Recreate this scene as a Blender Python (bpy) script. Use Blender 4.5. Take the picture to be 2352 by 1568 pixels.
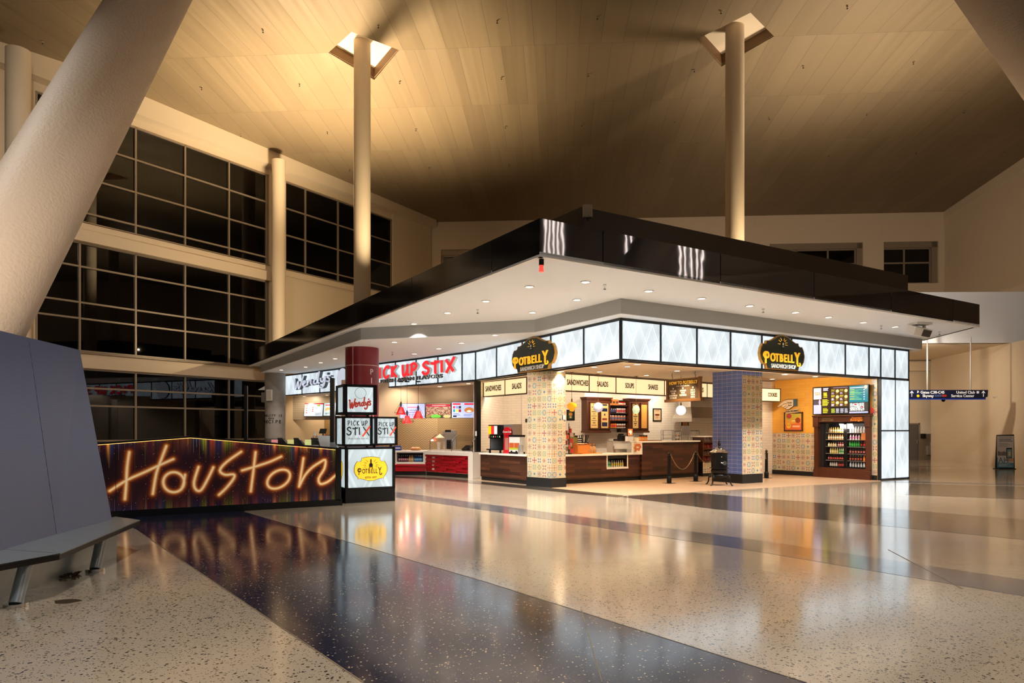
import bpy, math, random
import numpy as np
from mathutils import Matrix, Vector
random.seed(7); np.random.seed(7)
PI = math.pi
for o in list(bpy.data.objects): bpy.data.objects.remove(o)
SC = bpy.context.scene
COL = SC.collection

# ---------------------------------------------------------------- camera, world, exposure
F, CX, HY, CH = 1568.0, 1176.0, 988.0, 1.7      # focal length (px), centre column, horizon row, eye height (m)
cam_d = bpy.data.cameras.new('camera'); cam = bpy.data.objects.new('camera', cam_d); COL.objects.link(cam)
cam.location = (0, 0, CH); cam.rotation_euler = (PI/2, 0, 0)
cam_d.sensor_width = 36.0; cam_d.lens = 24.0; cam_d.shift_y = (HY-784)/2352.0
cam_d.clip_end = 300
SC.camera = cam
SC.view_settings.view_transform = 'Standard'; SC.view_settings.look = 'None'
SC.view_settings.gamma = 1; SC.view_settings.use_curve_mapping = False
SC.view_settings.exposure = 0.0
w = bpy.data.worlds.new('world'); SC.world = w; w.use_nodes = True
w.node_tree.nodes['Background'].inputs[0].default_value = (0.80, 0.76, 0.74, 1)
w.node_tree.nodes['Background'].inputs[1].default_value = 0.10

def lamp(kind, name, loc, energy, color, size=0.1, target=None, spot=None, blend=0.6, parent=None):
    d = bpy.data.lights.new(name, kind); d.energy = energy; d.color = color
    if kind == 'SPOT': d.spot_size = spot or 2.0; d.spot_blend = blend; d.shadow_soft_size = size
    elif kind == 'POINT': d.shadow_soft_size = size
    elif kind == 'AREA': d.size = size
    o = bpy.data.objects.new(name, d); COL.objects.link(o); o.location = loc
    if target is not None:
        o.rotation_euler = (Vector(target)-Vector(loc)).to_track_quat('-Z', 'Y').to_euler()
    if parent: o.parent = parent
    return o
WARM = (1.0, 0.78, 0.50); WARM2 = (1.0, 0.82, 0.62)
# hall uplights standing on the canopy roof beside the two columns
lamp('SPOT', 'hall_uplight', (-8.0, 30.2, 7.6), 17500, WARM, 0.8, (-7.6, 29.6, 16.4), 2.15, 1.0)
lamp('SPOT', 'hall_uplight', (-8.2, 29.5, 6.2), 1300, WARM, 0.02, (-14.5, 36.0, 10.0), 2.2, 1.0)
lamp('SPOT', 'hall_uplight', (-4.6, 24.8, 6.4), 2600, WARM, 0.1, (-5.6, 26.0, 16.9), 1.5, 1.0)
lamp('SPOT', 'hall_uplight', (9.0, 24.6, 6.8), 2600, WARM, 0.1, (8.5, 25.8, 16.9), 1.2, 1.0)
lamp('SPOT', 'hall_uplight', (13.6, 26.4, 8.2), 5600, WARM2, 1.0, (13.4, 26.0, 16.3), 2.1, 1.0)
lamp('SPOT', 'hall_uplight', (0.5, 10.5, 9.0), 600, WARM, 0.1, (-2.0, 19.0, 16.0), 1.6, 1.0)
# unseen spots added behind and beside the camera to brighten the floor
for _p in ((-6, -3), (4, -4), (10, 4), (-2, 5), (16, 12), (-12, 9)):
    lamp('SPOT', 'hall_fill', (_p[0], _p[1], 13.0), 2500, (1.0, 0.95, 0.90), 0.3, (_p[0]*0.9, _p[1]+1.5, 0), 1.7, 1.0)
lamp('SPOT', 'hall_uplight', (9.7, 24.0, 6.96), 1300, WARM, 0.1, (8.42, 25.8, 9.5), 1.3, 1.0)
lamp('SPOT', 'hall_fill', (-9.0, 12.0, 13.5), 3600, (1.0, 0.90, 0.78), 0.3, (-19.0, 27.5, 5.5), 1.5, 1.0)  # added spot that brightens the left wall
# wall wash on the slanted column by the bench
lamp('SPOT', 'column_uplight', (-5.4, 5.0, 3.2), 650, (1.0, 0.80, 0.62), 0.05, (-7.2, 9.6, 6.0), 1.9, 1.0)
lamp('SPOT', 'column_uplight', (-9.2, 11.5, 3.0), 500, (1.0, 0.68, 0.38), 0.03, (-7.0, 9.6, 5.4), 1.9, 1.0)
# corridor cove, then added spots that brighten the corridor and far walls
lamp('SPOT', 'cove_lamp', (20.0, 37.2, 5.2), 160, WARM2, 0.1, (21.0, 40.0, 3.0), 2.4, 1.0)
lamp('SPOT', 'far_fill', (17.5, 30.0, 5.0), 1000, WARM2, 0.1, (22.5, 38.0, 1.6), 2.3, 1.0)
lamp('SPOT', 'far_fill', (10.0, 27.0, 8.0), 2600, WARM2, 0.2, (19.0, 45.0, 12.5), 2.0, 1.0)
lamp('SPOT', 'far_fill', (15.5, 24.0, 7.5), 700, (1, .92, .86), 0.2, (20.5, 31.3, 6.8), 1.7, 1.0)

# ---------------------------------------------------------------- materials
def s2l(c):
    c = np.asarray(c, dtype=float); c = np.where(c > 1.0, c/255.0, c) if c.max() > 1.0 else c
    return np.where(c <= 0.04045, c/12.92, ((c+0.055)/1.055)**2.4)
def rgb(c): return tuple(float(x) for x in s2l(c)) + (1.0,)
MATS = {}
def newmat(name):
    m = bpy.data.materials.new(name); m.use_nodes = True; MATS[name] = m
    nt = m.node_tree; return m, nt, nt.nodes['Principled BSDF']
def L(nt, a, b): nt.links.new(a, b)
def mat(name, color, rough=0.5, metal=0.0, emit=None, es=0.0, bump=None, spec=None, var=0.0, vscale=4.0, alpha=None):
    m, nt, b = newmat(name); c = rgb(color)
    b.inputs['Base Color'].default_value = c; b.inputs['Roughness'].default_value = rough
    b.inputs['Metallic'].default_value = metal
    if spec is not None: b.inputs['Specular IOR Level'].default_value = spec
    if emit is not None:
        b.inputs['Emission Color'].default_value = rgb(emit); b.inputs['Emission Strength'].default_value = es
    tc = nt.nodes.new('ShaderNodeTexCoord')
    if var:
        n = nt.nodes.new('ShaderNodeTexNoise'); n.inputs['Scale'].default_value = vscale; n.inputs['Detail'].default_value = 5
        L(nt, tc.outputs['Object'], n.inputs['Vector'])
        mx = nt.nodes.new('ShaderNodeMix'); mx.data_type = 'RGBA'
        mx.inputs[6].default_value = tuple(x*(1-var) for x in c[:3])+(1,); mx.inputs[7].default_value = tuple(min(1, x*(1+var)) for x in c[:3])+(1,)
        L(nt, n.outputs['Fac'], mx.inputs[0]); L(nt, mx.outputs[2], b.inputs['Base Color'])
    if bump:
        n = nt.nodes.new('ShaderNodeTexNoise'); n.inputs['Scale'].default_value = bump[0]; n.inputs['Detail'].default_value = 3
        L(nt, tc.outputs['Object'], n.inputs['Vector'])
        bp = nt.nodes.new('ShaderNodeBump'); bp.inputs['Strength'].default_value = bump[1]; bp.inputs['Distance'].default_value = bump[2]
        L(nt, n.outputs['Fac'], bp.inputs['Height']); L(nt, bp.outputs['Normal'], b.inputs['Normal'])
    return m
def node_math(nt, op, a, b=None, c=None):
    n = nt.nodes.new('ShaderNodeMath'); n.operation = op
    for i, x in enumerate((a, b, c)):
        if x is None: continue
        if isinstance(x, (int, float)): n.inputs[i].default_value = x
        else: L(nt, x, n.inputs[i])
    return n.outputs[0]
def node_mix(nt, fac, a, b):
    n = nt.nodes.new('ShaderNodeMix'); n.data_type = 'RGBA'
    if isinstance(fac, (int, float)): n.inputs[0].default_value = fac
    else: L(nt, fac, n.inputs[0])
    for i, x in ((6, a), (7, b)):
        if isinstance(x, tuple): n.inputs[i].default_value = x
        else: L(nt, x, n.inputs[i])
    return n.outputs[2]
def terrazzo(name, base, chips, rough=0.13, wave=0.02, scale=62, coat=0.8):
    m, nt, b = newmat(name)
    tc = nt.nodes.new('ShaderNodeTexCoord'); col = rgb(base)
    n = nt.nodes.new('ShaderNodeTexNoise'); n.inputs['Scale'].default_value = 0.7; n.inputs['Detail'].default_value = 6
    L(nt, tc.outputs['Object'], n.inputs['Vector'])
    cur = node_mix(nt, n.outputs['Fac'], tuple(x*0.86 for x in col[:3])+(1,), tuple(min(1, x*1.14) for x in col[:3])+(1,))
    for k, (cc, thr, sz, sc) in enumerate(chips):
        v = nt.nodes.new('ShaderNodeTexVoronoi'); v.inputs['Scale'].default_value = scale*sc
        mp = nt.nodes.new('ShaderNodeMapping'); mp.inputs['Location'].default_value = (3.1*k, 7.7*k, 0); mp.inputs['Scale'].default_value = (1, 1.0, 1)
        nz = nt.nodes.new('ShaderNodeTexNoise'); nz.inputs['Scale'].default_value = 30
        L(nt, tc.outputs['Object'], nz.inputs['Vector'])
        va = nt.nodes.new('ShaderNodeVectorMath'); va.operation = 'MULTIPLY_ADD'; va.inputs[1].default_value = (0.02, 0.02, 0)
        L(nt, nz.outputs['Color'], va.inputs[0]); L(nt, tc.outputs['Object'], va.inputs[2])
        L(nt, va.outputs[0], mp.inputs['Vector']); L(nt, mp.outputs[0], v.inputs['Vector'])
        sp = nt.nodes.new('ShaderNodeSeparateColor'); L(nt, v.outputs['Color'], sp.inputs[0])
        a = node_math(nt, 'LESS_THAN', sp.outputs[0], thr); d = node_math(nt, 'LESS_THAN', v.outputs['Distance'], sz)
        cur = node_mix(nt, node_math(nt, 'MULTIPLY', a, d), cur, rgb(cc))
    L(nt, cur, b.inputs['Base Color'])
    b.inputs['Roughness'].default_value = rough; b.inputs['Specular IOR Level'].default_value = 0.6
    b.inputs['Coat Weight'].default_value = coat; b.inputs['Coat IOR'].default_value = 1.7; b.inputs['Coat Roughness'].default_value = 0.12
    n2 = nt.nodes.new('ShaderNodeTexNoise'); n2.inputs['Scale'].default_value = 1.6; n2.inputs['Detail'].default_value = 4
    L(nt, tc.outputs['Object'], n2.inputs['Vector'])
    bp = nt.nodes.new('ShaderNodeBump'); bp.inputs['Strength'].default_value = 0.35; bp.inputs['Distance'].default_value = wave*0.2
    L(nt, n2.outputs['Fac'], bp.inputs['Height']); L(nt, bp.outputs['Normal'], b.inputs['Normal'])
    n3 = nt.nodes.new('ShaderNodeTexNoise'); n3.inputs['Scale'].default_value = 3.0; n3.inputs['Detail'].default_value = 6
    L(nt, tc.outputs['Object'], n3.inputs['Vector'])
    L(nt, node_math(nt, 'MULTIPLY_ADD', n3.outputs['Fac'], rough*1.2, rough*0.45), b.inputs['Roughness'])
    return m
M_floor = terrazzo('terrazzo_beige', (190, 174, 152), [((60, 52, 46), 0.30, 0.33, 1.0), ((35, 35, 40), 0.14, 0.45, 0.62), ((205, 178, 140), 0.2, 0.34, 1.2)])
M_navy = terrazzo('terrazzo_navy', (15, 25, 54), [((150, 140, 130), 0.09, 0.30, 1.0), ((90, 90, 105), 0.12, 0.3, 1.3), ((200, 180, 140), 0.06, 0.38, 0.8)], coat=0.38)
M_slate = terrazzo('terrazzo_slate', (84, 92, 104), [((45, 48, 56), 0.2, 0.3, 1.0), ((150, 150, 150), 0.06, 0.3, 1.2)])
M_dark = terrazzo('terrazzo_charcoal', (78, 70, 62), [((40, 36, 34), 0.2, 0.3, 1.0), ((130, 118, 100), 0.08, 0.3, 1.2)])
M_shopfloor = mat('shop_floor', (170, 140, 112), 0.28, var=0.08, vscale=3)
M_cream = mat('cream_paint', (214, 196, 168), 0.55, bump=(60, 0.15, 0.004))
M_stucco = mat('rough_cream_stucco', (212, 194, 172), 0.6, bump=(22, 0.5, 0.02))
M_wallp = mat('beige_wall', (214, 196, 170), 0.6, var=0.03, vscale=1.5)
M_white = mat('white_plaster', (222, 226, 230), 0.6, var=0.02)
M_bulk = mat('grey_plaster', (170, 172, 172), 0.6, var=0.02)
M_frame = mat('bronze_grey_aluminium', (150, 136, 118), 0.4, 0.3)
M_black = mat('black_metal', (18, 18, 20), 0.32, 0.2)
M_matteblack = mat('matte_black', (14, 14, 15), 0.6)
M_steel = mat('stainless_steel', (214, 210, 204), 0.32, 0.8, bump=(9, 0.12, 0.01))
M_chrome = mat('chrome', (210, 208, 205), 0.12, 1.0)
M_gasket = mat('dark_trim', (36, 42, 46), 0.35, 0.3)
M_quartz = mat('white_quartz', (236, 230, 220), 0.25, var=0.02)
M_redlac = mat('red_lacquer', (168, 14, 30), 0.25, var=0.06, vscale=2)
M_redtext = mat('red_sign_letter', (224, 40, 48), 0.35, emit=(235, 50, 58), es=0.85)
M_whiteplastic = mat('white_plastic', (225, 225, 222), 0.4)
M_greymetal = mat('grey_letter_side', (90, 98, 108), 0.4)
M_letter = mat('white_sign_letter', (214, 220, 232), 0.4, emit=(205, 214, 232), es=0.7)
M_ink = mat('black_ink', (22, 22, 24), 0.5)
M_cherry = mat('brown_cherry_wood', (78, 40, 22), 0.35, var=0.25, vscale=6)
M_oak = mat('brown_sign_wood', (120, 82, 44), 0.45, var=0.15, vscale=5)

def wood_planks(name, dark, light, pw=1.1, ph=0.09, rough=0.4):
    m, nt, b = newmat(name); tc = nt.nodes.new('ShaderNodeTexCoord')
    sp = nt.nodes.new('ShaderNodeSeparateXYZ'); L(nt, tc.outputs['Object'], sp.inputs[0])
    cb = nt.nodes.new('ShaderNodeCombineXYZ'); L(nt, sp.outputs[0], cb.inputs[0]); L(nt, sp.outputs[2], cb.inputs[1])
    br = nt.nodes.new('ShaderNodeTexBrick'); br.inputs['Scale'].default_value = 1.0
    br.inputs['Brick Width'].default_value = pw; br.inputs['Row Height'].default_value = ph; br.inputs['Mortar Size'].default_value = 0.0015
    br.inputs['Color1'].default_value = rgb(dark); br.inputs['Color2'].default_value = rgb(light); br.inputs['Mortar'].default_value = (0.01, 0.006, 0.004, 1)
    br.inputs['Bias'].default_value = -0.1
    L(nt, cb.outputs[0], br.inputs['Vector'])
    mp = nt.nodes.new('ShaderNodeMapping'); mp.inputs['Scale'].default_value = (1.5, 18, 1); L(nt, cb.outputs[0], mp.inputs['Vector'])
    n = nt.nodes.new('ShaderNodeTexNoise'); n.inputs['Scale'].default_value = 2.2; n.inputs['Detail'].default_value = 6; n.inputs['Distortion'].default_value = 0.8
    L(nt, mp.outputs[0], n.inputs['Vector'])
    mx = nt.nodes.new('ShaderNodeMix'); mx.data_type = 'RGBA'; mx.blend_type = 'MULTIPLY'; mx.inputs[0].default_value = 0.75
    L(nt, br.outputs['Color'], mx.inputs[6])
    r = nt.nodes.new('ShaderNodeMapRange'); r.inputs['From Min'].default_value = 0.3; r.inputs['From Max'].default_value = 0.7; r.inputs['To Min'].default_value = 0.45; r.inputs['To Max'].default_value = 1.3
    L(nt, n.outputs['Fac'], r.inputs['Value']); L(nt, r.outputs[0], mx.inputs[7]); L(nt, mx.outputs[2], b.inputs['Base Color'])
    b.inputs['Roughness'].default_value = rough
    return m
M_plank = wood_planks('dark_wood_planks', (56, 33, 22), (98, 58, 37))
def tile_mat(name, c1, c2, mortar, tw, th, rough=0.2, axis='x', offset=0.5, mort=0.004, spec=0.5):
    m, nt, b = newmat(name); tc = nt.nodes.new('ShaderNodeTexCoord')
    sp = nt.nodes.new('ShaderNodeSeparateXYZ'); L(nt, tc.outputs['Object'], sp.inputs[0])
    cb = nt.nodes.new('ShaderNodeCombineXYZ'); L(nt, node_math(nt, 'ADD', sp.outputs[0], sp.outputs[1]), cb.inputs[0]); L(nt, sp.outputs[2], cb.inputs[1])
    br = nt.nodes.new('ShaderNodeTexBrick'); br.inputs['Scale'].default_value = 1.0; br.offset = offset
    br.inputs['Brick Width'].default_value = tw; br.inputs['Row Height'].default_value = th; br.inputs['Mortar Size'].default_value = mort
    br.inputs['Mortar Smooth'].default_value = 0.2
    br.inputs['Color1'].default_value = rgb(c1); br.inputs['Color2'].default_value = rgb(c2); br.inputs['Mortar'].default_value = rgb(mortar)
    L(nt, cb.outputs[0], br.inputs['Vector']); L(nt, br.outputs['Color'], b.inputs['Base Color'])
    b.inputs['Roughness'].default_value = rough; b.inputs['Specular IOR Level'].default_value = spec
    bp = nt.nodes.new('ShaderNodeBump'); bp.inputs['Strength'].default_value = 0.4; bp.inputs['Distance'].default_value = 0.004; bp.invert = True
    L(nt, br.outputs['Fac'], bp.inputs['Height']); L(nt, bp.outputs['Normal'], b.inputs['Normal'])
    return m
M_wtile = tile_mat('white_subway_tile', (232, 224, 210), (238, 230, 216), (206, 194, 176), 0.40, 0.10)
M_ytile = tile_mat('yellow_subway_tile', (222, 160, 58), (228, 168, 66), (200, 140, 50), 0.40, 0.10, 0.22, mort=0.002)
M_btile = tile_mat('blue_square_tile', (96, 122, 196), (108, 132, 204), (206, 206, 226), 0.205, 0.125, 0.12, offset=0.0, mort=0.004)
M_slatwall = tile_mat('grey_slat_wall', (176, 166, 150), (184, 172, 156), (96, 88, 78), 3.0, 0.10, 0.35, mort=0.006)

def chevron_mat():
    m, nt, b = newmat('chevron_tile'); tc = nt.nodes.new('ShaderNodeTexCoord')
    sp = nt.nodes.new('ShaderNodeSeparateXYZ'); L(nt, tc.outputs['Object'], sp.inputs[0])
    x = sp.outputs[0]; z = sp.outputs[2]
    zig = node_math(nt, 'PINGPONG', x, 0.16)
    a = node_math(nt, 'ADD', z, node_math(nt, 'MULTIPLY', zig, 0.9))
    fr = node_math(nt, 'FRACT', node_math(nt, 'MULTIPLY', a, 10.0))
    l1 = node_math(nt, 'LESS_THAN', fr, 0.30)
    L(nt, node_mix(nt, l1, rgb((206, 186, 150)), rgb((158, 136, 104))), b.inputs['Base Color'])
    b.inputs['Roughness'].default_value = 0.35
    return m
M_chev = chevron_mat()

def lattice_mat(name, strength=1.25, tint=(0.86, 0.94, 1.0), gx=0.30, contrast=0.34):
    """backlit acrylic panel printed with a pale argyle lattice"""
    m, nt, b = newmat(name); tc = nt.nodes.new('ShaderNodeTexCoord')
    sp = nt.nodes.new('ShaderNodeSeparateXYZ'); L(nt, tc.outputs['Object'], sp.inputs[0])
    x = node_math(nt, 'ADD', sp.outputs[0], sp.outputs[1]); z = node_math(nt, 'MULTIPLY', sp.outputs[2], 0.45)
    p = node_math(nt, 'ADD', x, z); q = node_math(nt, 'SUBTRACT', x, z)
    tot = None
    for src, off, wd in ((p, 0.0, 0.045), (p, 0.16, 0.022), (q, 0.0, 0.045), (q, 0.16, 0.022)):
        fr = node_math(nt, 'FRACT', node_math(nt, 'ADD', node_math(nt, 'DIVIDE', src, gx), off))
        l = node_math(nt, 'LESS_THAN', node_math(nt, 'ABSOLUTE', node_math(nt, 'SUBTRACT', fr, 0.5)), wd)
        tot = l if tot is None else node_math(nt, 'MAXIMUM', tot, l)
    n = nt.nodes.new('ShaderNodeTexNoise'); n.inputs['Scale'].default_value = 0.9; n.inputs['Detail'].default_value = 1
    L(nt, tc.outputs['Object'], n.inputs['Vector'])
    big = nt.nodes.new('ShaderNodeMapRange'); big.inputs['From Min'].default_value = 0.38; big.inputs['From Max'].default_value = 0.62
    big.inputs['To Min'].default_value = 1.0 - contrast; big.inputs['To Max'].default_value = 1.08; L(nt, n.outputs['Fac'], big.inputs['Value'])
    val = node_math(nt, 'MULTIPLY_ADD', tot, 0.24, big.outputs[0])
    v = node_math(nt, 'MULTIPLY', val, strength)
    b.inputs['Base Color'].default_value = (0.28, 0.32, 0.34, 1); b.inputs['Roughness'].default_value = 0.25
    b.inputs['Emission Color'].default_value = tint+(1,); L(nt, v, b.inputs['Emission Strength'])
    return m
M_panel = lattice_mat('backlit_lattice_panel', 0.89, (0.82, 0.93, 1.0), gx=0.44, contrast=0.22)
M_cube = lattice_mat('backlit_cube_panel', 0.70, (0.80, 0.93, 0.96), 0.8, 0.25)
M_menu = mat('backlit_menu_panel', (255, 232, 190), 0.4, emit=(255, 224, 172), es=0.88)
M_lens = mat('downlight_lens', (255, 240, 220), 0.4, emit=(255, 226, 190), es=9)
M_bulb = mat('bulb_glow', (255, 255, 255), 0.4, emit=(255, 235, 215), es=6)

def attr_mat(name, rough=0.4, emit=0.0, spec=0.5):
    m, nt, b = newmat(name); a = nt.nodes.new('ShaderNodeAttribute'); a.attribute_name = 'Col'
    L(nt, a.outputs['Color'], b.inputs['Base Color']); b.inputs['Roughness'].default_value = rough
    b.inputs['Specular IOR Level'].default_value = spec
    if emit:
        L(nt, a.outputs['Color'], b.inputs['Emission Color']); b.inputs['Emission Strength'].default_value = emit
    return m
M_attr = attr_mat('printed_surface', 0.35)
M_attrtile = attr_mat('patterned_tile', 0.22)
M_screen = attr_mat('lit_screen', 0.2, 0.9)
M_mural = attr_mat('mural_print', 0.25, 0.42)  # printed panel; glow added to its colour for the strip light above
M_matteprint = attr_mat('matte_print', 0.6)

def ceil_mat():
    m, nt, b = newmat('ceiling_panels'); tc = nt.nodes.new('ShaderNodeTexCoord')
    sp = nt.nodes.new('ShaderNodeSeparateXYZ'); L(nt, tc.outputs['Object'], sp.inputs[0])
    y2 = node_math(nt, 'MULTIPLY_ADD', sp.outputs[0], 0.065, sp.outputs[1])
    x2 = node_math(nt, 'MULTIPLY_ADD', sp.outputs[1], -0.065, sp.outputs[0])
    cb = nt.nodes.new('ShaderNodeCombineXYZ'); L(nt, x2, cb.inputs[0]); L(nt, node_math(nt, 'SUBTRACT', y2, 26.3), cb.inputs[1])
    br = nt.nodes.new('ShaderNodeTexBrick'); br.offset = 0.5; br.inputs['Scale'].default_value = 1.0
    br.inputs['Brick Width'].default_value = 0.85; br.inputs['Row Height'].default_value = 4.45; br.inputs['Mortar Size'].default_value = 0.010
    br.inputs['Color1'].default_value = rgb((132, 114, 88)); br.inputs['Color2'].default_value = rgb((140, 122, 94)); br.inputs['Mortar'].default_value = rgb((112, 98, 78))
    L(nt, cb.outputs[0], br.inputs['Vector']); L(nt, br.outputs['Color'], b.inputs['Base Color'])
    b.inputs['Roughness'].default_value = 0.5; b.inputs['Metallic'].default_value = 0.25
    saw = node_math(nt, 'PINGPONG', x2, 0.85)
    nn = nt.nodes.new('ShaderNodeTexNoise'); nn.inputs['Scale'].default_value = 0.55; nn.inputs['Detail'].default_value = 2
    mp = nt.nodes.new('ShaderNodeMapping'); mp.inputs['Scale'].default_value = (2.0, 0.12, 1); L(nt, cb.outputs[0], mp.inputs['Vector']); L(nt, mp.outputs[0], nn.inputs['Vector'])
    h = node_math(nt, 'ADD', node_math(nt, 'MULTIPLY', saw, 0.06), node_math(nt, 'MULTIPLY', nn.outputs['Fac'], 0.12))
    bp = nt.nodes.new('ShaderNodeBump'); bp.inputs['Strength'].default_value = 0.7; bp.inputs['Distance'].default_value = 1.0
    L(nt, h, bp.inputs['Height']); L(nt, bp.outputs['Normal'], b.inputs['Normal'])
    return m
M_ceil = ceil_mat()
def glass_mat(name, tint=(0.02, 0.02, 0.025), refl=0.35, see=0.5):
    m, nt, b = newmat(name); out = nt.nodes['Material Output']; nt.nodes.remove(b)
    tr = nt.nodes.new('ShaderNodeBsdfTransparent'); tr.inputs[0].default_value = (see, see, see, 1)
    gl = nt.nodes.new('ShaderNodeBsdfGlossy'); gl.inputs['Roughness'].default_value = 0.015; gl.inputs[0].default_value = (0.9, 0.92, 0.95, 1)
    fr = nt.nodes.new('ShaderNodeLayerWeight'); fr.inputs[0].default_value = 0.5
    fac = node_math(nt, 'MULTIPLY_ADD', node_math(nt, 'POWER', fr.outputs['Facing'], 4.0), refl*.6, 0.025*refl+.01)
    mx = nt.nodes.new('ShaderNodeMixShader'); L(nt, fac, mx.inputs[0]); L(nt, tr.outputs[0], mx.inputs[1]); L(nt, gl.outputs[0], mx.inputs[2])
    L(nt, mx.outputs[0], out.inputs[0]); return m
M_glass = glass_mat('window_glass', refl=1.0, see=0.35)
M_clear = glass_mat('clear_glass', refl=1.0, see=0.95)
M_mirror = mat('dark_mirror_metal', (84, 88, 100), 0.03, 1.0, bump=(0.7, 0.16, 0.02))
M_fasc = mat('black_gloss_panel', (16, 16, 17), 0.12, 0.0, bump=(0.4, 0.3, 0.03), spec=0.7)

def perf_mat():
    m, nt, b = newmat('perforated_blue_metal'); tc = nt.nodes.new('ShaderNodeTexCoord')
    sp = nt.nodes.new('ShaderNodeSeparateXYZ'); L(nt, tc.outputs['Object'], sp.inputs[0])
    cb = nt.nodes.new('ShaderNodeCombineXYZ'); L(nt, sp.outputs[1], cb.inputs[0]); L(nt, sp.outputs[2], cb.inputs[1])
    v = nt.nodes.new('ShaderNodeTexVoronoi'); v.inputs['Scale'].default_value = 75; v.inputs['Randomness'].default_value = 0.0
    L(nt, cb.outputs[0], v.inputs['Vector'])
    d = node_math(nt, 'LESS_THAN', v.outputs['Distance'], 0.30)
    L(nt, node_mix(nt, d, rgb((114, 128, 166)), rgb((58, 66, 94))), b.inputs['Base Color'])
    b.inputs['Metallic'].default_value = 0.35; b.inputs['Roughness'].default_value = 0.36
    n = nt.nodes.new('ShaderNodeTexNoise'); n.inputs['Scale'].default_value = 1.2; L(nt, tc.outputs['Object'], n.inputs['Vector'])
    bp = nt.nodes.new('ShaderNodeBump'); bp.inputs['Strength'].default_value = 0.25; bp.inputs['Distance'].default_value = 0.03
    L(nt, n.outputs['Fac'], bp.inputs['Height']); L(nt, bp.outputs['Normal'], b.inputs['Normal'])
    return m
M_perf = perf_mat()
M_bench = mat('brushed_bench_steel', (158, 168, 174), 0.3, 0.5, var=0.08, vscale=8)
M_corr = tile_mat('corrugated_siding', (58, 64, 66), (50, 56, 58), (10, 10, 12), 0.22, 30.0, 0.6, mort=0.05)
M_conc = mat('stained_concrete', (146, 138, 130), 0.6, var=0.45, vscale=2.2)
M_crimson = tile_mat('crimson_scale_laminate', (120, 20, 34), (112, 16, 30), (150, 46, 56), 0.05, 0.05, 0.3, mort=0.003)

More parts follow.
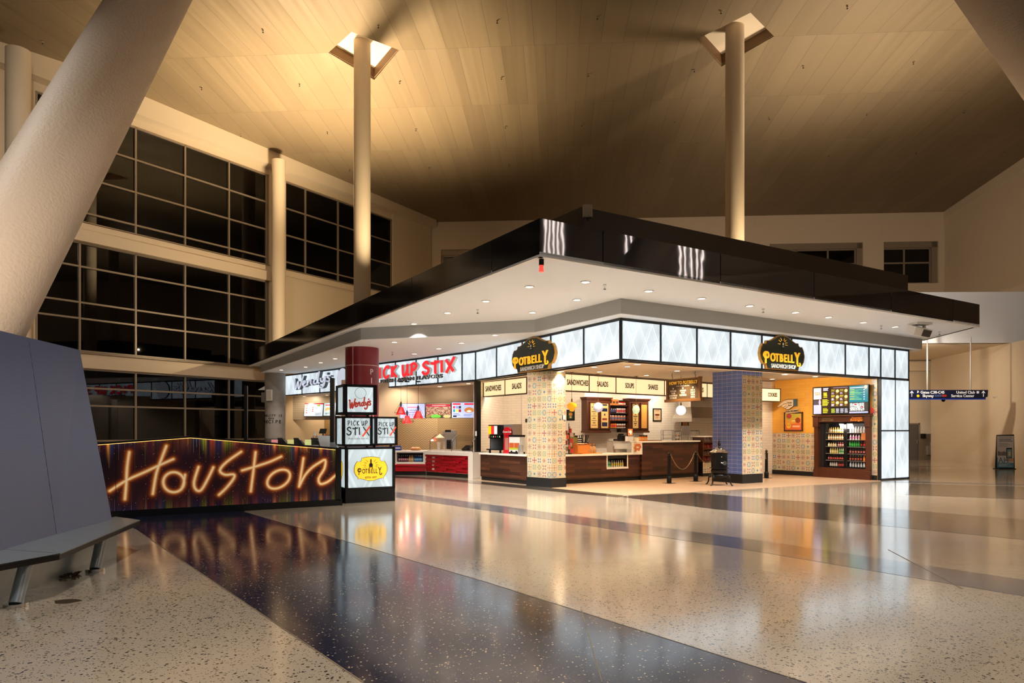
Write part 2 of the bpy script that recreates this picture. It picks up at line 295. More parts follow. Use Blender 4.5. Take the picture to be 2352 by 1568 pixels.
# ---------------------------------------------------------------- mesh builder
class MB:
    def __init__(s): s.v = []; s.f = []; s.sm = []
    def add(s, vs, fs, smooth=False, M=None):
        n = len(s.v)
        if M is not None: vs = [tuple(M @ Vector(v)) for v in vs]
        s.v += [tuple(v) for v in vs]; s.f += [tuple(i+n for i in f) for f in fs]; s.sm += [smooth]*len(fs); return s
    def box(s, x0, x1, y0, y1, z0, z1, M=None):
        vs = [(x, y, z) for z in (z0, z1) for y in (y0, y1) for x in (x0, x1)]
        return s.add(vs, [(0, 2, 3, 1), (4, 5, 7, 6), (0, 1, 5, 4), (2, 6, 7, 3), (0, 4, 6, 2), (1, 3, 7, 5)], False, M)
    def cbox(s, x, y, z, w, d, h, rot=0, M=None):
        R = Matrix.Translation((x, y, z)) @ Matrix.Rotation(rot, 4, 'Z')
        if M is not None: R = M @ R
        return s.box(-w/2, w/2, -d/2, d/2, 0, h, R)
    def prism(s, pts, z0, z1, M=None):
        n = len(pts); a = sum(pts[i][0]*pts[(i+1) % n][1]-pts[(i+1) % n][0]*pts[i][1] for i in range(n))
        zz0 = list(z0) if hasattr(z0, '__len__') else [z0]*n; zz1 = list(z1) if hasattr(z1, '__len__') else [z1]*n
        if a < 0: pts = pts[::-1]; zz0 = zz0[::-1]; zz1 = zz1[::-1]
        vs = [(p[0], p[1], zz0[i]) for i, p in enumerate(pts)]+[(p[0], p[1], zz1[i]) for i, p in enumerate(pts)]
        fs = [tuple(range(n-1, -1, -1)), tuple(range(n, 2*n))]+[(i, (i+1) % n, (i+1) % n+n, i+n) for i in range(n)]
        return s.add(vs, fs, False, M)
    def slab(s, pts, y0, y1, M=None):
        """outline in the x-z plane, thickness along y (front face at y0)"""
        n = len(pts); a = sum(pts[i][0]*pts[(i+1) % n][1]-pts[(i+1) % n][0]*pts[i][1] for i in range(n))
        if a < 0: pts = pts[::-1]
        vs = [(p[0], y0, p[1]) for p in pts]+[(p[0], y1, p[1]) for p in pts]
        fs = [tuple(range(n)), tuple(range(2*n-1, n-1, -1))]+[(i, i+n, (i+1) % n+n, (i+1) % n) for i in range(n)]
        return s.add(vs, fs, False, M)
    def cyl(s, p0, p1, r0, r1=None, n=16, caps=True, M=None, smooth=True):
        r1 = r0 if r1 is None else r1; p0 = Vector(p0); p1 = Vector(p1); d = (p1-p0).normalized()
        a = d.orthogonal().normalized(); b = d.cross(a); vs = []
        for p, r in ((p0, r0), (p1, r1)):
            for i in range(n):
                t = 2*PI*i/n; vs.append(p+a*math.cos(t)*r+b*math.sin(t)*r)
        s.add(vs, [(i, (i+1) % n, (i+1) % n+n, i+n) for i in range(n)], smooth, M)
        if caps: s.add(vs, [tuple(range(n-1, -1, -1)), tuple(range(n, 2*n))], False, M)
        return s
    def lathe(s, prof, n=20, c=(0, 0, 0), M=None):
        vs = []; k = len(prof)
        for r, z in prof:
            for i in range(n):
                t = 2*PI*i/n; vs.append((c[0]+r*math.cos(t), c[1]+r*math.sin(t), c[2]+z))
        fs = [(j*n+i, j*n+(i+1) % n, (j+1)*n+(i+1) % n, (j+1)*n+i) for j in range(k-1) for i in range(n)]
        s.add(vs, fs, True, M); s.add(vs[:n], [tuple(range(n-1, -1, -1))], False, M); s.add(vs[-n:], [tuple(range(n))], False, M); return s
    def tube(s, pts, r, n=8, M=None):
        for a, b in zip(pts[:-1], pts[1:]): s.cyl(a, b, r, r, n, True, M)
        return s
    def ball(s, c, r, n=16, sc=(1, 1, 1), M=None):
        k = n//2; prof = [(max(1e-4, r*math.sin(PI*j/k)), -r*math.cos(PI*j/k)) for j in range(k+1)]
        R = Matrix.Translation(c) @ Matrix.Diagonal((sc[0], sc[1], sc[2], 1))
        if M is not None: R = M @ R
        return s.lathe(prof, n, (0, 0, 0), R)
    def ribbon(s, pts, w, y0, y1, M=None, closed=False, taper=False):
        """brush stroke of width w along x-z points, thickness y0..y1"""
        P = smooth_path(pts, closed); n = len(P)
        for i in range(n-1):
            a = Vector((P[i][0], 0, P[i][1])); b = Vector((P[i+1][0], 0, P[i+1][1])); d = b-a
            if d.length < 1e-6: continue
            nn = Vector((-d.z, 0, d.x)).normalized()
            if taper:
                wa = w*(0.45+0.55*math.sin(PI*min(1, (i+1)/n*1.0))); wb = w*(0.45+0.55*math.sin(PI*min(1, (i+2)/n*1.0)))
            else: wa = wb = w
            q = [a+nn*wa/2, a-nn*wa/2, b-nn*wb/2, b+nn*wb/2]
            s.slab([(p.x, p.z) for p in q], y0, y1, M)
            if i: 
                s.slab([(a.x+wa/2*math.cos(t*PI/4), a.z+wa/2*math.sin(t*PI/4)) for t in range(8)], y0+0.0004, y1, M)
        return s
    def text(s, body, size, M=None, ext=0.004, bold=0.0, align='CENTER', shear=0.0, sx=1.0, y=0.0):
        vs, fs = text_mesh(body, size, ext, bold, align, shear, sx)
        R = Matrix(((1, 0, 0, 0), (0, 0, -1, y), (0, 1, 0, 0), (0, 0, 0, 1)))
        if M is not None: R = M @ R
        return s.add(vs, fs, False, R)
    def build(s, name, m, parent=None, loc=(0, 0, 0), rot=0.0, bevel=0.0, label=None):
        me = bpy.data.meshes.new(name); me.from_pydata(s.v, [], s.f); me.update()
        for p, k in zip(me.polygons, s.sm): p.use_smooth = k
        if any(s.sm): me.set_sharp_from_angle(angle=math.radians(40))
        me.materials.append(m); o = bpy.data.objects.new(name, me); COL.objects.link(o)
        o.location = loc; o.rotation_euler = (0, 0, rot)
        if parent: o.parent = parent
        if bevel:
            b = o.modifiers.new('bevel', 'BEVEL'); b.width = bevel; b.segments = 2; b.limit_method = 'ANGLE'
        if label: o['label'] = label
        return o
def smooth_path(pts, closed=False, k=5):
    if len(pts) < 3: return pts
    P = list(pts); out = []; n = len(P)
    rng = range(n) if closed else range(n-1)
    for i in rng:
        if closed: p0, p1, p2, p3 = P[(i-1) % n], P[i], P[(i+1) % n], P[(i+2) % n]
        else: p0, p1, p2, p3 = P[max(0, i-1)], P[i], P[i+1], P[min(n-1, i+2)]
        for j in range(k):
            t = j/k
            out.append(tuple(0.5*((2*p1[c])+(-p0[c]+p2[c])*t+(2*p0[c]-5*p1[c]+4*p2[c]-p3[c])*t*t+(-p0[c]+3*p1[c]-3*p2[c]+p3[c])*t**3) for c in range(len(p1))))
    out.append(P[0] if closed else P[-1]); return out
_tc = {}
def text_mesh(body, size, ext, bold, align, shear, sx):
    key = (body, size, ext, bold, align, shear, sx)
    if key in _tc: return _tc[key]
    c = bpy.data.curves.new('t', 'FONT'); c.body = body; c.size = size; c.extrude = ext; c.offset = bold; c.align_x = align; c.align_y = 'CENTER'; c.shear = shear
    c.resolution_u = 3
    o = bpy.data.objects.new('t', c); COL.objects.link(o); bpy.context.view_layer.update()
    me = bpy.data.meshes.new_from_object(o)
    vs = [(v.co.x*sx, v.co.y, v.co.z) for v in me.vertices]; fs = [tuple(p.vertices) for p in me.polygons]
    bpy.data.objects.remove(o); bpy.data.curves.remove(c); bpy.data.meshes.remove(me)
    _tc[key] = (vs, fs); return vs, fs

def tag(o, label, cat, group=None):
    o['label'] = label; o['category'] = cat
    if group: o['group'] = group
    return o
def thing(name, label, cat, loc=(0, 0, 0), rot=0.0, group=None):
    o = bpy.data.objects.new(name, None); COL.objects.link(o); o.empty_display_size = 0.1
    o.location = loc; o.rotation_euler = (0, 0, rot); return tag(o, label, cat, group)
def struct(o, kind='structure'): o['kind'] = kind; return o
def copy_tree(root, loc, rot=None, label=None, group=None, scale=None):
    r = root.copy(); COL.objects.link(r); r.location = loc
    if rot is not None: r.rotation_euler = (0, 0, rot)
    if scale: r.scale = scale
    if label: r['label'] = label
    if group: r['group'] = group
    def rec(src, dst):
        for ch in list(src.children):
            c = ch.copy(); COL.objects.link(c); c.parent = dst; rec(ch, c)
    rec(root, r); return r
def ang(d): return math.atan2(d[1], d[0])
def unit(a, b):
    v = Vector((b[0]-a[0], b[1]-a[1])); l = v.length; return (v.x/l, v.y/l), l
def G(px, py, z=0.0):
    """point of the horizontal plane at height z"""
    Y = F*(CH-z)/(py-HY); return ((px-CX)/F*Y, Y, z)
def AX(px, Y): return (px-CX)/F*Y
def ZZ(py, Y): return CH-(py-HY)/F*Y
def T_on(px, o, d):
    """distance along plan line o + t d at photo column px"""
    r = (px-CX)/F; return (o[0]-r*o[1])/(r*d[1]-d[0])

# ---------------------------------------------------------------- raster prints (vertex colours, patterns only)
class Canvas:
    def __init__(s, nx, ny, bg): s.nx, s.ny = nx, ny; s.a = np.zeros((ny, nx, 3)); s.a[:] = bg; s.Y, s.X = np.mgrid[0:ny, 0:nx]; s.u = (s.X+0.5)/nx; s.v = (s.Y+0.5)/ny
    def rect(s, u0, u1, v0, v1, c): s.a[(s.u >= u0) & (s.u < u1) & (s.v >= v0) & (s.v < v1)] = c
    def ell(s, u, v, ru, rv, c, ring=None):
        d = np.sqrt(((s.u-u)/ru)**2+((s.v-v)/rv)**2); m = d < 1
        if ring: m &= d > ring
        s.a[m] = c
    def lines(s, u0, u1, v0, v1, n, c, duty=0.5, rnd=0.4):
        for i in range(n):
            vv = v0+(v1-v0)*i/n; s.rect(u0, u1-(u1-u0)*rnd*random.random(), vv, vv+(v1-v0)/n*duty, c)
    def speck(s, u0, u1, v0, v1, cols):
        m = (s.u >= u0) & (s.u < u1) & (s.v >= v0) & (s.v < v1); k = np.random.randint(0, len(cols), s.a.shape[:2]); C = np.array(cols, float); s.a[m] = C[k][m]
    def build(s, name, w, h, m, parent=None, loc=(0, 0, 0), label=None):
        nx, ny = s.nx, s.ny; me = bpy.data.meshes.new(name)
        xs = np.linspace(0, w, nx+1); zs = np.linspace(0, h, ny+1)
        vv = np.zeros(((ny+1)*(nx+1), 3)); vv[:, 0] = np.tile(xs, ny+1); vv[:, 2] = np.repeat(zs, nx+1)
        i = np.arange(nx)[None, :]+np.arange(ny)[:, None]*(nx+1); fs = np.stack([i, i+1, i+nx+2, i+nx+1], -1).reshape(-1, 4)
        me.from_pydata(vv.tolist(), [], fs.tolist()); me.update()
        ca = me.color_attributes.new('Col', 'FLOAT_COLOR', 'CORNER')
        c = s2l(np.clip(s.a, 0, 255)/255.0).reshape(-1, 3); c = np.repeat(c, 4, axis=0); c = np.hstack([c, np.ones((len(c), 1))]).astype(np.float32)
        ca.data.foreach_set('color', c.ravel()); me.materials.append(m)
        o = bpy.data.objects.new(name, me); COL.objects.link(o); o.location = loc
        if parent: o.parent = parent
        if label: o['label'] = label
        return o

# ================================================================ THE HALL
# ---- floor
fl = MB().box(-45, 60, -20, 62, -0.2, 0).build('floor', M_floor); struct(fl)
def inlay(name, pts, m, z=0.002):
    o = MB().prism(pts, -0.01, z).build(name, m, fl); return o
def gp(*pp): return [G(x, y)[:2] for x, y in pp]
inlay('navy_band', [(-9.2, 18.8), (-8.2, 13.98), (-6.48, 11.74), (-1.0, 4.6), (3.9, -1.8), (7.0, -1.8), (1.98, 4.6), (-0.3, 7.66), (-5.6, 14.26), (-5.9, 16.2)], M_navy)
inlay('slate_band', [(-9, 26.6), (-3.25, 18.9), (0.31, 14.69), (3.86, 10.5), (5.86, 7.7), (10.6, 2.0), (11.3, 1.0), (10.3, 1.0), (5.28, 6.95), (3.5, 9.5), (0.285, 13.5), (-3.6, 18.1), (-9.6, 25.8)], M_slate)
inlay('charcoal_band', gp((1418, 1140), (1591, 1131), (2352, 1193), (2900, 1238), (2900, 1290), (2352, 1239), (1640, 1169)), M_dark)
inlay('shop_floor', [G(1096, 1104)[:2], G(1212, 1113)[:2], G(1275, 1121)[:2], G(1432, 1137.5)[:2], G(1591, 1129.5)[:2], G(2022, 1105)[:2], (12.6, 23.3), (10.3, 27), (4, 29), (-1, 26)], M_shopfloor, 0.005)
inlay('border_strip', gp((905, 1093), (1000, 1097), (1090, 1104.5), (1212, 1116), (1275, 1122), (1432, 1138), (1418, 1142), (1275, 1129), (1090, 1110), (1000, 1101.5), (905, 1097)), M_dark, 0.006)
inlay('far_grey_band', gp((2092, 1110), (2500, 1122), (2500, 1152), (2080, 1136)), M_dark, 0.003)
inlay('far_blue_strip', gp((2030, 1104), (2600, 1116), (2600, 1119.5), (2030, 1107.0)), M_slate, 0.004)
# brass divider strips between the terrazzo fields
jm = mat('zinc_strip', (150, 140, 118), 0.35, 0.6)
def strip(a, b, w=0.006):
    d, l = unit(a, b); n = (-d[1]*w, d[0]*w)
    inlay('divider_strip', [(a[0]+n[0], a[1]+n[1]), (b[0]+n[0], b[1]+n[1]), (b[0]-n[0], b[1]-n[1]), (a[0]-n[0], a[1]-n[1])], jm, 0.004)
strip((-6.48, 11.74), (-1.0, 4.6)); strip((-5.6, 14.26), (-0.3, 7.66)); strip((-0.3, 7.66), (1.98, 4.6)); strip(G(1335, 1400)[:2], G(1383, 1568)[:2], 0.004); strip(G(2040, 1262)[:2], G(2210, 1352)[:2], 0.004)

# ---- hall ceiling (two slopes meeting on the column line, with diamond openings)
RY = lambda x: 26.3-0.065*x
zN = lambda x, y: 16.5-0.10*(RY(x)-y)
zF = lambda x, y: 16.5-0.025*(y-RY(x))
D1 = [(-7.2, RY(-7.2)), (-5.9, 25.1), (-4.4, RY(-4.4)), (-5.8, 28.75)]
D2 = [(7.0, RY(7.0)), (8.35, 23.9), (9.85, RY(9.85)), (8.5, 27.7)]
XL, XR = -30, 36
far = [(XL, RY(XL)), D1[0], D1[3], D1[2], D2[0], D2[3], D2[2], (XR, RY(XR)), (XR, 50), (XL, 50)]
near = [(XL, -6), (XR, -6), (XR, RY(XR)), D2[2], D2[1], D2[0], D1[2], D1[1], D1[0], (XL, RY(XL))]
ce = MB(); ce.prism(far[::-1][::-1], [zF(*p) for p in far], [zF(*p)+0.25 for p in far])
def orient(pts, f):
    n = len(pts); a = sum(pts[i][0]*pts[(i+1) % n][1]-pts[(i+1) % n][0]*pts[i][1] for i in range(n))
    return pts if a > 0 else pts[::-1]
ce = MB()
for pts, f in ((orient(far, 0), zF), (orient(near, 0), zN)):
    ce.prism(pts, [f(*p) for p in pts], [f(*p)+0.25 for p in pts])
ceiling = struct(ce.build('ceiling', M_ceil))
M_recess = mat('shaded_opening_edge', (112, 84, 54), 0.6)  # opening walls coloured darker for the shade inside the recess
for D in (D1, D2):
    m = MB(); zt = 16.92
    for i in range(4):
        a, b = D[i], D[(i+1) % 4]; d, l = unit(a, b); c = ((a[0]+b[0])/2, (a[1]+b[1])/2)
        zz = (zN(*a) if a[1] < RY(a[0]) else zF(*a)); zz2 = (zN(*b) if b[1] < RY(b[0]) else zF(*b)); zz = max(zz, zz2)+.03
        m.cbox(c[0], c[1], zz, l, 0.06, zt-zz, ang(d))
    m.build('column_opening', M_recess, ceiling); MB().prism(D, zt, zt+0.1).build('opening_plate', M_cream, ceiling)

# ---- sprinkler heads on the hall ceiling
def sprinkler(loc, label, grp):
    t = thing('sprinkler_head', label, 'sprinkler', loc, 0, grp)
    MB().cyl((0, 0, 0), (0, 0, -0.03), 0.035, 0.035, 12).build('escutcheon', M_chrome, t)
    MB().cyl((0, 0, -0.05), (0, 0, -0.10), 0.014, 0.014, 8).build('pipe_stub', M_chrome, t)
    MB().cyl((0, 0, -0.10), (0, 0, -0.112), 0.03, 0.03, 12).build('deflector', M_black, t)
    return t
spr = [(98, 94), (604, 68), (869, 57), (1142, 46), (1372, 37), (1656, 24), (1946, 13), (2242, 3), (463, 200), (688, 192), (918, 186), (1152, 176), (1351, 169), (1595, 159), (1845, 150), (2098, 141),
       (553, 308), (752, 302), (955, 295), (1161, 289), (1336, 284), (1550, 276), (1767, 269), (1991, 259), (2214, 254), (803, 389), (985, 383), (1169, 377), (1325, 373), (1514, 368), (1904, 355), (2104, 350), (2307, 344),
       (925, 454), (1008, 452), (1174, 449), (1315, 445), (1485, 439), (1837, 431), (2016, 427), (2198, 422), (1024, 501), (1178, 498), (1627, 487), (1790, 483), (1956, 479), (2123, 475)]
def on_ceiling(px, py):
    z = 16.3
    for _ in range(12):
        x, y, _z = G(px, py, z); z = zN(x, y) if y < RY(x) else zF(x, y)
    return (x, y, z)
s0 = None
for px, py in spr:
    p = on_ceiling(px, py)
    if s0 is None: s0 = sprinkler(p, 'tiny sprinkler head in the flat panelled hall ceiling', 'sprinkler heads of the hall ceiling')
    else: copy_tree(s0, p)

# ---- left wall with three storeys of glazing.  local x runs along the wall, away from the camera
WO = (-23.82, 20.0); WL = 1.2087
wd = (0.679/WL, 1/WL); wrot = ang(wd)
SY = lambda Y: (Y-20.0)*WL
def wall_t(name, label=None): 
    o = bpy.data.objects.new(name, None); COL.objects.link(o); o.location = (WO[0], WO[1], 0); o.rotation_euler = (0, 0, wrot); return o
wm = MB(); S0, S1 = SY(8), SY(46.8)
wm.box(S0, S1, 0.0, 0.4, 15.2, 17.2)                      # head
wm.box(S0, SY(36.1), -0.25, 0.4, 9.57, 10.05); wm.box(S0, S1, -0.10, 0.4, 10.05, 10.37)
wm.box(S0, SY(36.3), -0.25, 0.4, 4.30, 4.76); wm.box(S0, SY(36.3), 0, 0.4, -0.0, 0.15)
wm.box(S0, SY(36.3), -0.05, 0.4, 4.76, 4.90)
for a, b in ((26.1, 27.15),): wm.box(SY(a), SY(b), -0.02, 0.4, 0, 16.5)
wm.box(SY(36.12), SY(36.95), -0.12, 0.4, 0, 16.5)
wm.box(SY(36.95), S1, 0.0, 0.4, 0, 10.05)
wm.box(SY(43.75), S1, -0.1, 0.4, 0, 16.5)
wl = wall_t('wall_left'); struct(wl)
wm.build('wall_frame', M_cream, wl)
MB().slab([(S0, 15.55), (S0, 17.0), (S1, 17.0), (S1, 15.55)], -0.6, 0.0).build('cornice', M_cream, wl)
# exterior seen through the glass: corrugated siding of the neighbouring concourse
MB().box(S0, S1+4, 5.5, 5.9, 0, 18).build('exterior_siding', M_corr, wl)
wn = 0
def window(s0, s1, z0, z1, mull, rows, rail=True):
    global wn; wn += 1
    o = wall_t('window_%d' % wn); struct(o)
    m = MB(); t = 0.075
    for s in mull: m.box(s-t/2, s+t/2, -0.03, 0.12, z0, z1)
    for z in rows: m.box(s0, s1, -0.02, 0.10, z-t/2, z+t/2)
    m.box(s0, s1, -0.03, 0.12, z0, z0+t); m.box(s0, s1, -0.03, 0.12, z1-t, z1)
    if rail:
        m.box(s0, s1, -0.14, -0.10, z0+0.02, z0+0.06)
    m.build('window_frame', M_frame, o)
    MB().box(s0, s1, 0.05, 0.06, z0, z1).build('pane', M_glass, o)
ml = [SY(28.5+1.9*k-1.9*8) for k in range(13)]
for (a, b) in ((12.0, 26.1), (27.15, 36.12)):
    mm = [SY(a)+0.04, SY(b)-0.04]+[s for s in ml if SY(a)+0.5 < s < SY(b)-0.2]
    if a > 20: mm += [SY(36.0)]
    window(SY(a), SY(b), 10.37, 15.2, mm, (10.83, 12.29, 13.74))
    window(SY(a), SY(b), 4.90, 9.57, mm, (8.55, 7.05, 6.38, 5.02))
    window(SY(a), SY(b), 0.15, 4.30, mm, (3.48, 2.74, 1.25), False)
mm = [SY(36.99), SY(38.1), SY(40.05), SY(41.95), SY(43.7)]
window(SY(36.95), SY(43.75), 10.37, 15.2, mm, (10.83, 12.29, 13.74))

# round columns in front of the left wall
def column(name, x, y, r, z0, z1, label, grp=None):
    o = MB().cyl((0, 0, 0), (0, 0, z1-z0), r, r, 48).build(name, M_cream, None, (x, y, z0)); tag(o, label, 'column', grp); return o
column('round_column', AX(42, 25.0), 25.0, 0.40, 0, 15.6, 'cream round column in front of glazed wall, left of the big slanted column')
column('round_column', AX(640, 35.2), 35.2, 0.34, 0, 15.6, 'slim cream column at the right end of three-storey glazed wall')
column('round_column', -5.87, 26.75, 0.325, 4.9, 16.92, 'tall cream column rising into left diamond opening of the ceiling')
column('round_column', 8.42, 25.8, 0.345, 4.9, 16.92, 'tall cream column rising into right diamond opening of the ceiling')

# big slanted columns
def slanted(base, top, r, label):
    b = Vector(base); o = MB().cyl((0, 0, 0), Vector(top)-b, r, r, 64).build('slanted_column', M_stucco, None, base)
    return tag(o, label, 'column')
slanted((-7.0, 6.85, 0), (-7.0, 6.85+0.635*15.2, 15.2), 0.60, 'huge slanted cream column leaning over the blue metal kiosk')
slanted((10.2, 7.4, 0), (9.9, 7.4+0.62*15.2, 15.2), 0.62, 'slanted column cut off by the upper right picture corner')

# ---- back wall (parallel to the ridge)
BY = lambda x: 46.54-0.065*x
bw = bpy.data.objects.new('wall_back', None); COL.objects.link(bw); struct(bw)
bd = (1/math.hypot(1, .065), -.065/math.hypot(1, .065)); brot = ang(bd); bw.location = (-5.56, BY(-5.56), 0); bw.rotation_euler = (0, 0, brot)
def TX(px): return T_on(px, (-5.56, BY(-5.56)), bd)
m = MB()
h1 = (TX(1013), TX(1205)); h2 = (TX(1768), TX(1983)); h3 = (TX(2030), TX(2156)); nb = (TX(921), TX(983))
x_end = TX(2172)
zt = 14.1
m.box(-8, x_end+0.6, 0, 0.5, zt, 17); m.box(-8, x_end+0.6, 0, 0.5, 0, 11.35)
edges = [-8, nb[0], nb[1], h1[0], h1[1], TX(1733), TX(1745), h2[0], h2[1], h3[0], h3[1], x_end+0.6]
for i in range(0, len(edges)-1, 2): m.box(edges[i], edges[i+1], 0, 0.5, 11.35, zt)
m.box(nb[0], nb[1], 0.3, 0.5, 11.35, zt); m.box(TX(1733)-0.01, h2[0], 0.3, 0.5, 11.35, zt)
m.box(TX(905), TX(918), -0.25, 0.0, 0, 16.6)
for px in (1012, 1763, 1733, 2028): m.box(TX(px)-0.015, TX(px)+0.015, -0.012, 0, 11.35, 16.2)
m.build('wall_surface', M_wallp, bw)
for (a, b, mu) in ((h1[0], h1[1], ()), (h2[0], h2[1], (TX(1832), TX(1905))), (h3[0], h3[1], (TX(2081),))):
    wn += 1; o = bpy.data.objects.new('window_%d' % wn, None); COL.objects.link(o); struct(o); o.location = bw.location; o.rotation_euler = (0, 0, brot)
    f = MB(); a2, b2, z0, z1 = a+0.0, b-0.35, 11.35, zt-0.35
    f.box(b2, b, 0.15, 0.45, z0, zt); f.box(a, b, 0.15, 0.45, z1, zt)
    for s in (a2+.06, b2-.06)+mu: f.box(s-0.05, s+0.05, 0.25, 0.4, z0, z1)
    for z in (z0+.05, z1-.05, 12.75): f.box(a2, b2, 0.25, 0.4, z-0.05, z+0.05)
    f.build('window_frame', M_frame, o)
    MB().box(a2, b2, 0.32, 0.33, z0, z1).build('pane', M_glass, o)
MB().box(-8, x_end, 0.9, 1.0, 10, 15).build('dark_exterior', mat('night_exterior', (20, 16, 18), 0.9), bw)

# right wall, upper part folds toward the camera
rd = (-0.121, -0.9927); RO = (28.3, 44.7)
wr = bpy.data.objects.new('wall_right', None); COL.objects.link(wr); struct(wr); wr.location = (RO[0], RO[1], 0); wr.rotation_euler = (0, 0, ang(rd))
MB().box(-0.4, 45, 0, 0.4, 0, 17).build('wall_surface', M_wallp, wr)
MB().box(-0.4, 45, -1.0, 0.0, 7.9, 9.2).build('ledge', M_wallp, wr)
MB().box(0, 45, -0.05, 0.0, 15.6, 16.8).build('cornice', M_wallp, wr)
# corridor bulkhead and soffit
tr = struct(MB().box(0, 30, 0, 0.4, 5.70, 8.02).build('trim_1', M_white, None, (15.5, 31.3, 0), ang((1, -0.02))))
tr = struct(MB().prism([(15.5, 31.5), (45, 31.0), (45, 42), (11, 42)], 5.70, 5.85).build('trim_2', M_wallp))
tr = struct(MB().prism([(11, 40.2), (25, 39.2), (25, 39.6), (11, 40.6)], 0, 5.7).build('wall_corridor', M_wallp))
# lower right wall
ld, ll = unit((24.0, 38.6), (22.0, 22.2))
lw = MB().box(0, 34, -0.3, 0, 0, 5.7); lw.box(0, 34, 0, 0.012, 1.98, 2.0)
for s in (0.0, 5.6, 7.9): lw.box(s-0.01, s+0.01, 0, 0.012, 0, 5.7)
lwo = struct(lw.build('wall_corridor_right', M_wallp, None, (24.0, 38.6, 0), ang(ld)))
lwo.rotation_euler = (0, 0, ang(ld))
struct(MB().box(0, 6.2, 0.0, 0.05, 0, 0.36).box(6.7, 34, 0.0, 0.05, 0, 0.30).build('baseboard_right', mat('brushed_bronze', (150, 120, 82), 0.3, 0.9), None, (24.0, 38.6, 0), ang(ld)))
# warm lit cove panel above the corridor door
struct(MB().box(19.0, 24.0, 0, 0.3, 5.1, 5.6).build('trim_3', M_wallp, None, (0, 38.9, 0)))
# corridor door and drinking fountain recess
Yd = 39.3
dr = thing('door_1', 'grey flush door at the end of the right corridor', 'door', (AX(2088, Yd), Yd, 0)); del dr['category'], dr['label']; struct(dr)
dw = AX(2109, Yd)-AX(2088, Yd)
MB().box(-0.3, dw, -0.05, 0.0, 0, 2.05).build('door_leaf', mat('dark_grey_paint', (88, 82, 78), 0.5), dr)
MB().box(dw, dw+0.06, -0.07, 0.0, 0, 2.12).box(-0.3, dw+0.06, -0.07, 0, 2.05, 2.12).build('door_frame', M_frame, dr)
MB().box(dw-0.13, dw-0.07, -0.09, -0.05, 0.95, 1.15).cyl((dw-0.1, -0.1, 1.05), (dw-0.22, -0.1, 1.05), 0.012).build('door_handle', M_chrome, dr)
Yf = 39.12
al = thing('drinking_fountain', 'steel wall drinking fountain in a grey recess beside corridor door', 'fountain', (AX(2112, Yf), Yf, 0))
fw = AX(2151, Yf)-AX(2112, Yf)
MB().box(0, fw, -0.02, 0.0, 0, 1.5).build('back_panel', mat('taupe_panel', (120, 106, 90), 0.4, 0.3), al)
MB().box(0.62, 0.98, -0.32, -0.02, 0.85, 1.02).box(0.40, 0.66, -0.10, -0.02, 0.3, 0.8).build('basin', M_steel, al)
MB().box(0.66, 0.94, -0.2, -0.02, 0.45, 0.85).build('cabinet', M_steel, al)
o = tag(MB().box(0, 0.24, -0.1, 0, 0, 0.26).build('paper_dispenser', M_black, None, (AX(2114, Yf), Yf-0.02, 1.25)), 'small black box on the recess wall above the drinking fountain', 'dispenser')
tag(MB().box(-0.035, 0.035, 0, 0.01, 0, 0.11).build('wall_outlet', M_whiteplastic, None, (23.55+0.0, 35.2, 0.44), ang(ld)), 'white wall outlet low on the right corridor wall', 'outlet')
t = thing('wall_sconce', 'shallow white up-light sconce on the right corridor wall', 'lamp', (AX(2297, 32.4), 32.4, 3.2), ang(ld))
MB().lathe([(0.03, -0.05), (0.2, 0.0), (0.3, 0.09), (0.31, 0.10), (0.2, 0.02)], 20).build('bowl', M_whiteplastic, t)

# hanging wayfinding sign
Ys = 30.6; xa, xb = AX(2088, Ys), AX(2270, Ys)
t = thing('wayfinding_sign', 'long navy hanging sign with white arrows pointing to gates and club', 'sign', (xa, Ys, ZZ(915, Ys)))
W_ = xb-xa; H_ = 20/F*Ys
MB().slab([(0, 0), (W_-0.12, 0.0), (W_-0.10, 0.06), (W_-0.02, 0.08), (W_, H_), (0, H_)], 0, 0.22).build('sign_body', mat('navy_sign', (20, 28, 62), 0.35), t, bevel=0.01)
MB().box(0, W_-0.12, -0.006, 0.2, -0.045, 0.0).build('blue_edge', mat('blue_sign_edge', (24, 52, 140), 0.35, emit=(20, 50, 140), es=0.4), t)
M_signtext = mat('white_sign_text', (235, 235, 235), 0.4, emit=(225, 225, 225), es=0.35)
m = MB(); m.text('Gates C30-C45', 0.17, Matrix.Translation((1.05, 0, H_*0.70)), 0.004, 0.002, y=-0.004).text('Skyway', 0.17, Matrix.Translation((0.85, 0, H_*0.30)), 0.004, 0.002, y=-0.004)
m.text('United Club', 0.17, Matrix.Translation((W_-1.02, 0, H_*0.70)), 0.004, 0.002, y=-0.004).text('Service Center', 0.17, Matrix.Translation((W_-1.15, 0, H_*0.30)), 0.004, 0.002, y=-0.004)
for x in (0.12, W_-0.22):
    m.box(x-0.012, x+0.012, -0.008, 0, 0.08, 0.33); m.slab([(x, 0.35), (x-0.085, 0.25), (x-0.06, 0.235), (x, 0.3), (x+0.06, 0.235), (x+0.085, 0.25)], -0.008, 0)
m.slab([(0.36, 0.25), (0.39, 0.25), (0.42, 0.29), (0.46, 0.28), (0.42, 0.32), (0.39, 0.36), (0.37, 0.31)], -0.008, 0)
m.box(W_-0.52, W_-0.42, -0.008, 0, 0.23, 0.33)
m.build('lettering', M_signtext, t)
m = MB(); m.cyl((0.40, -0.01, H_*0.3), (0.40, 0, H_*0.3), 0.06, 0.06, 20); m.build('yellow_roundel', mat('sign_yellow', (238, 200, 40), 0.4, emit=(238, 200, 40), es=0.3), t)
m = MB()
for k in range(3): m.box(1.15+k*0.11, 1.24+k*0.11, -0.008, 0, 0.08, 0.17)
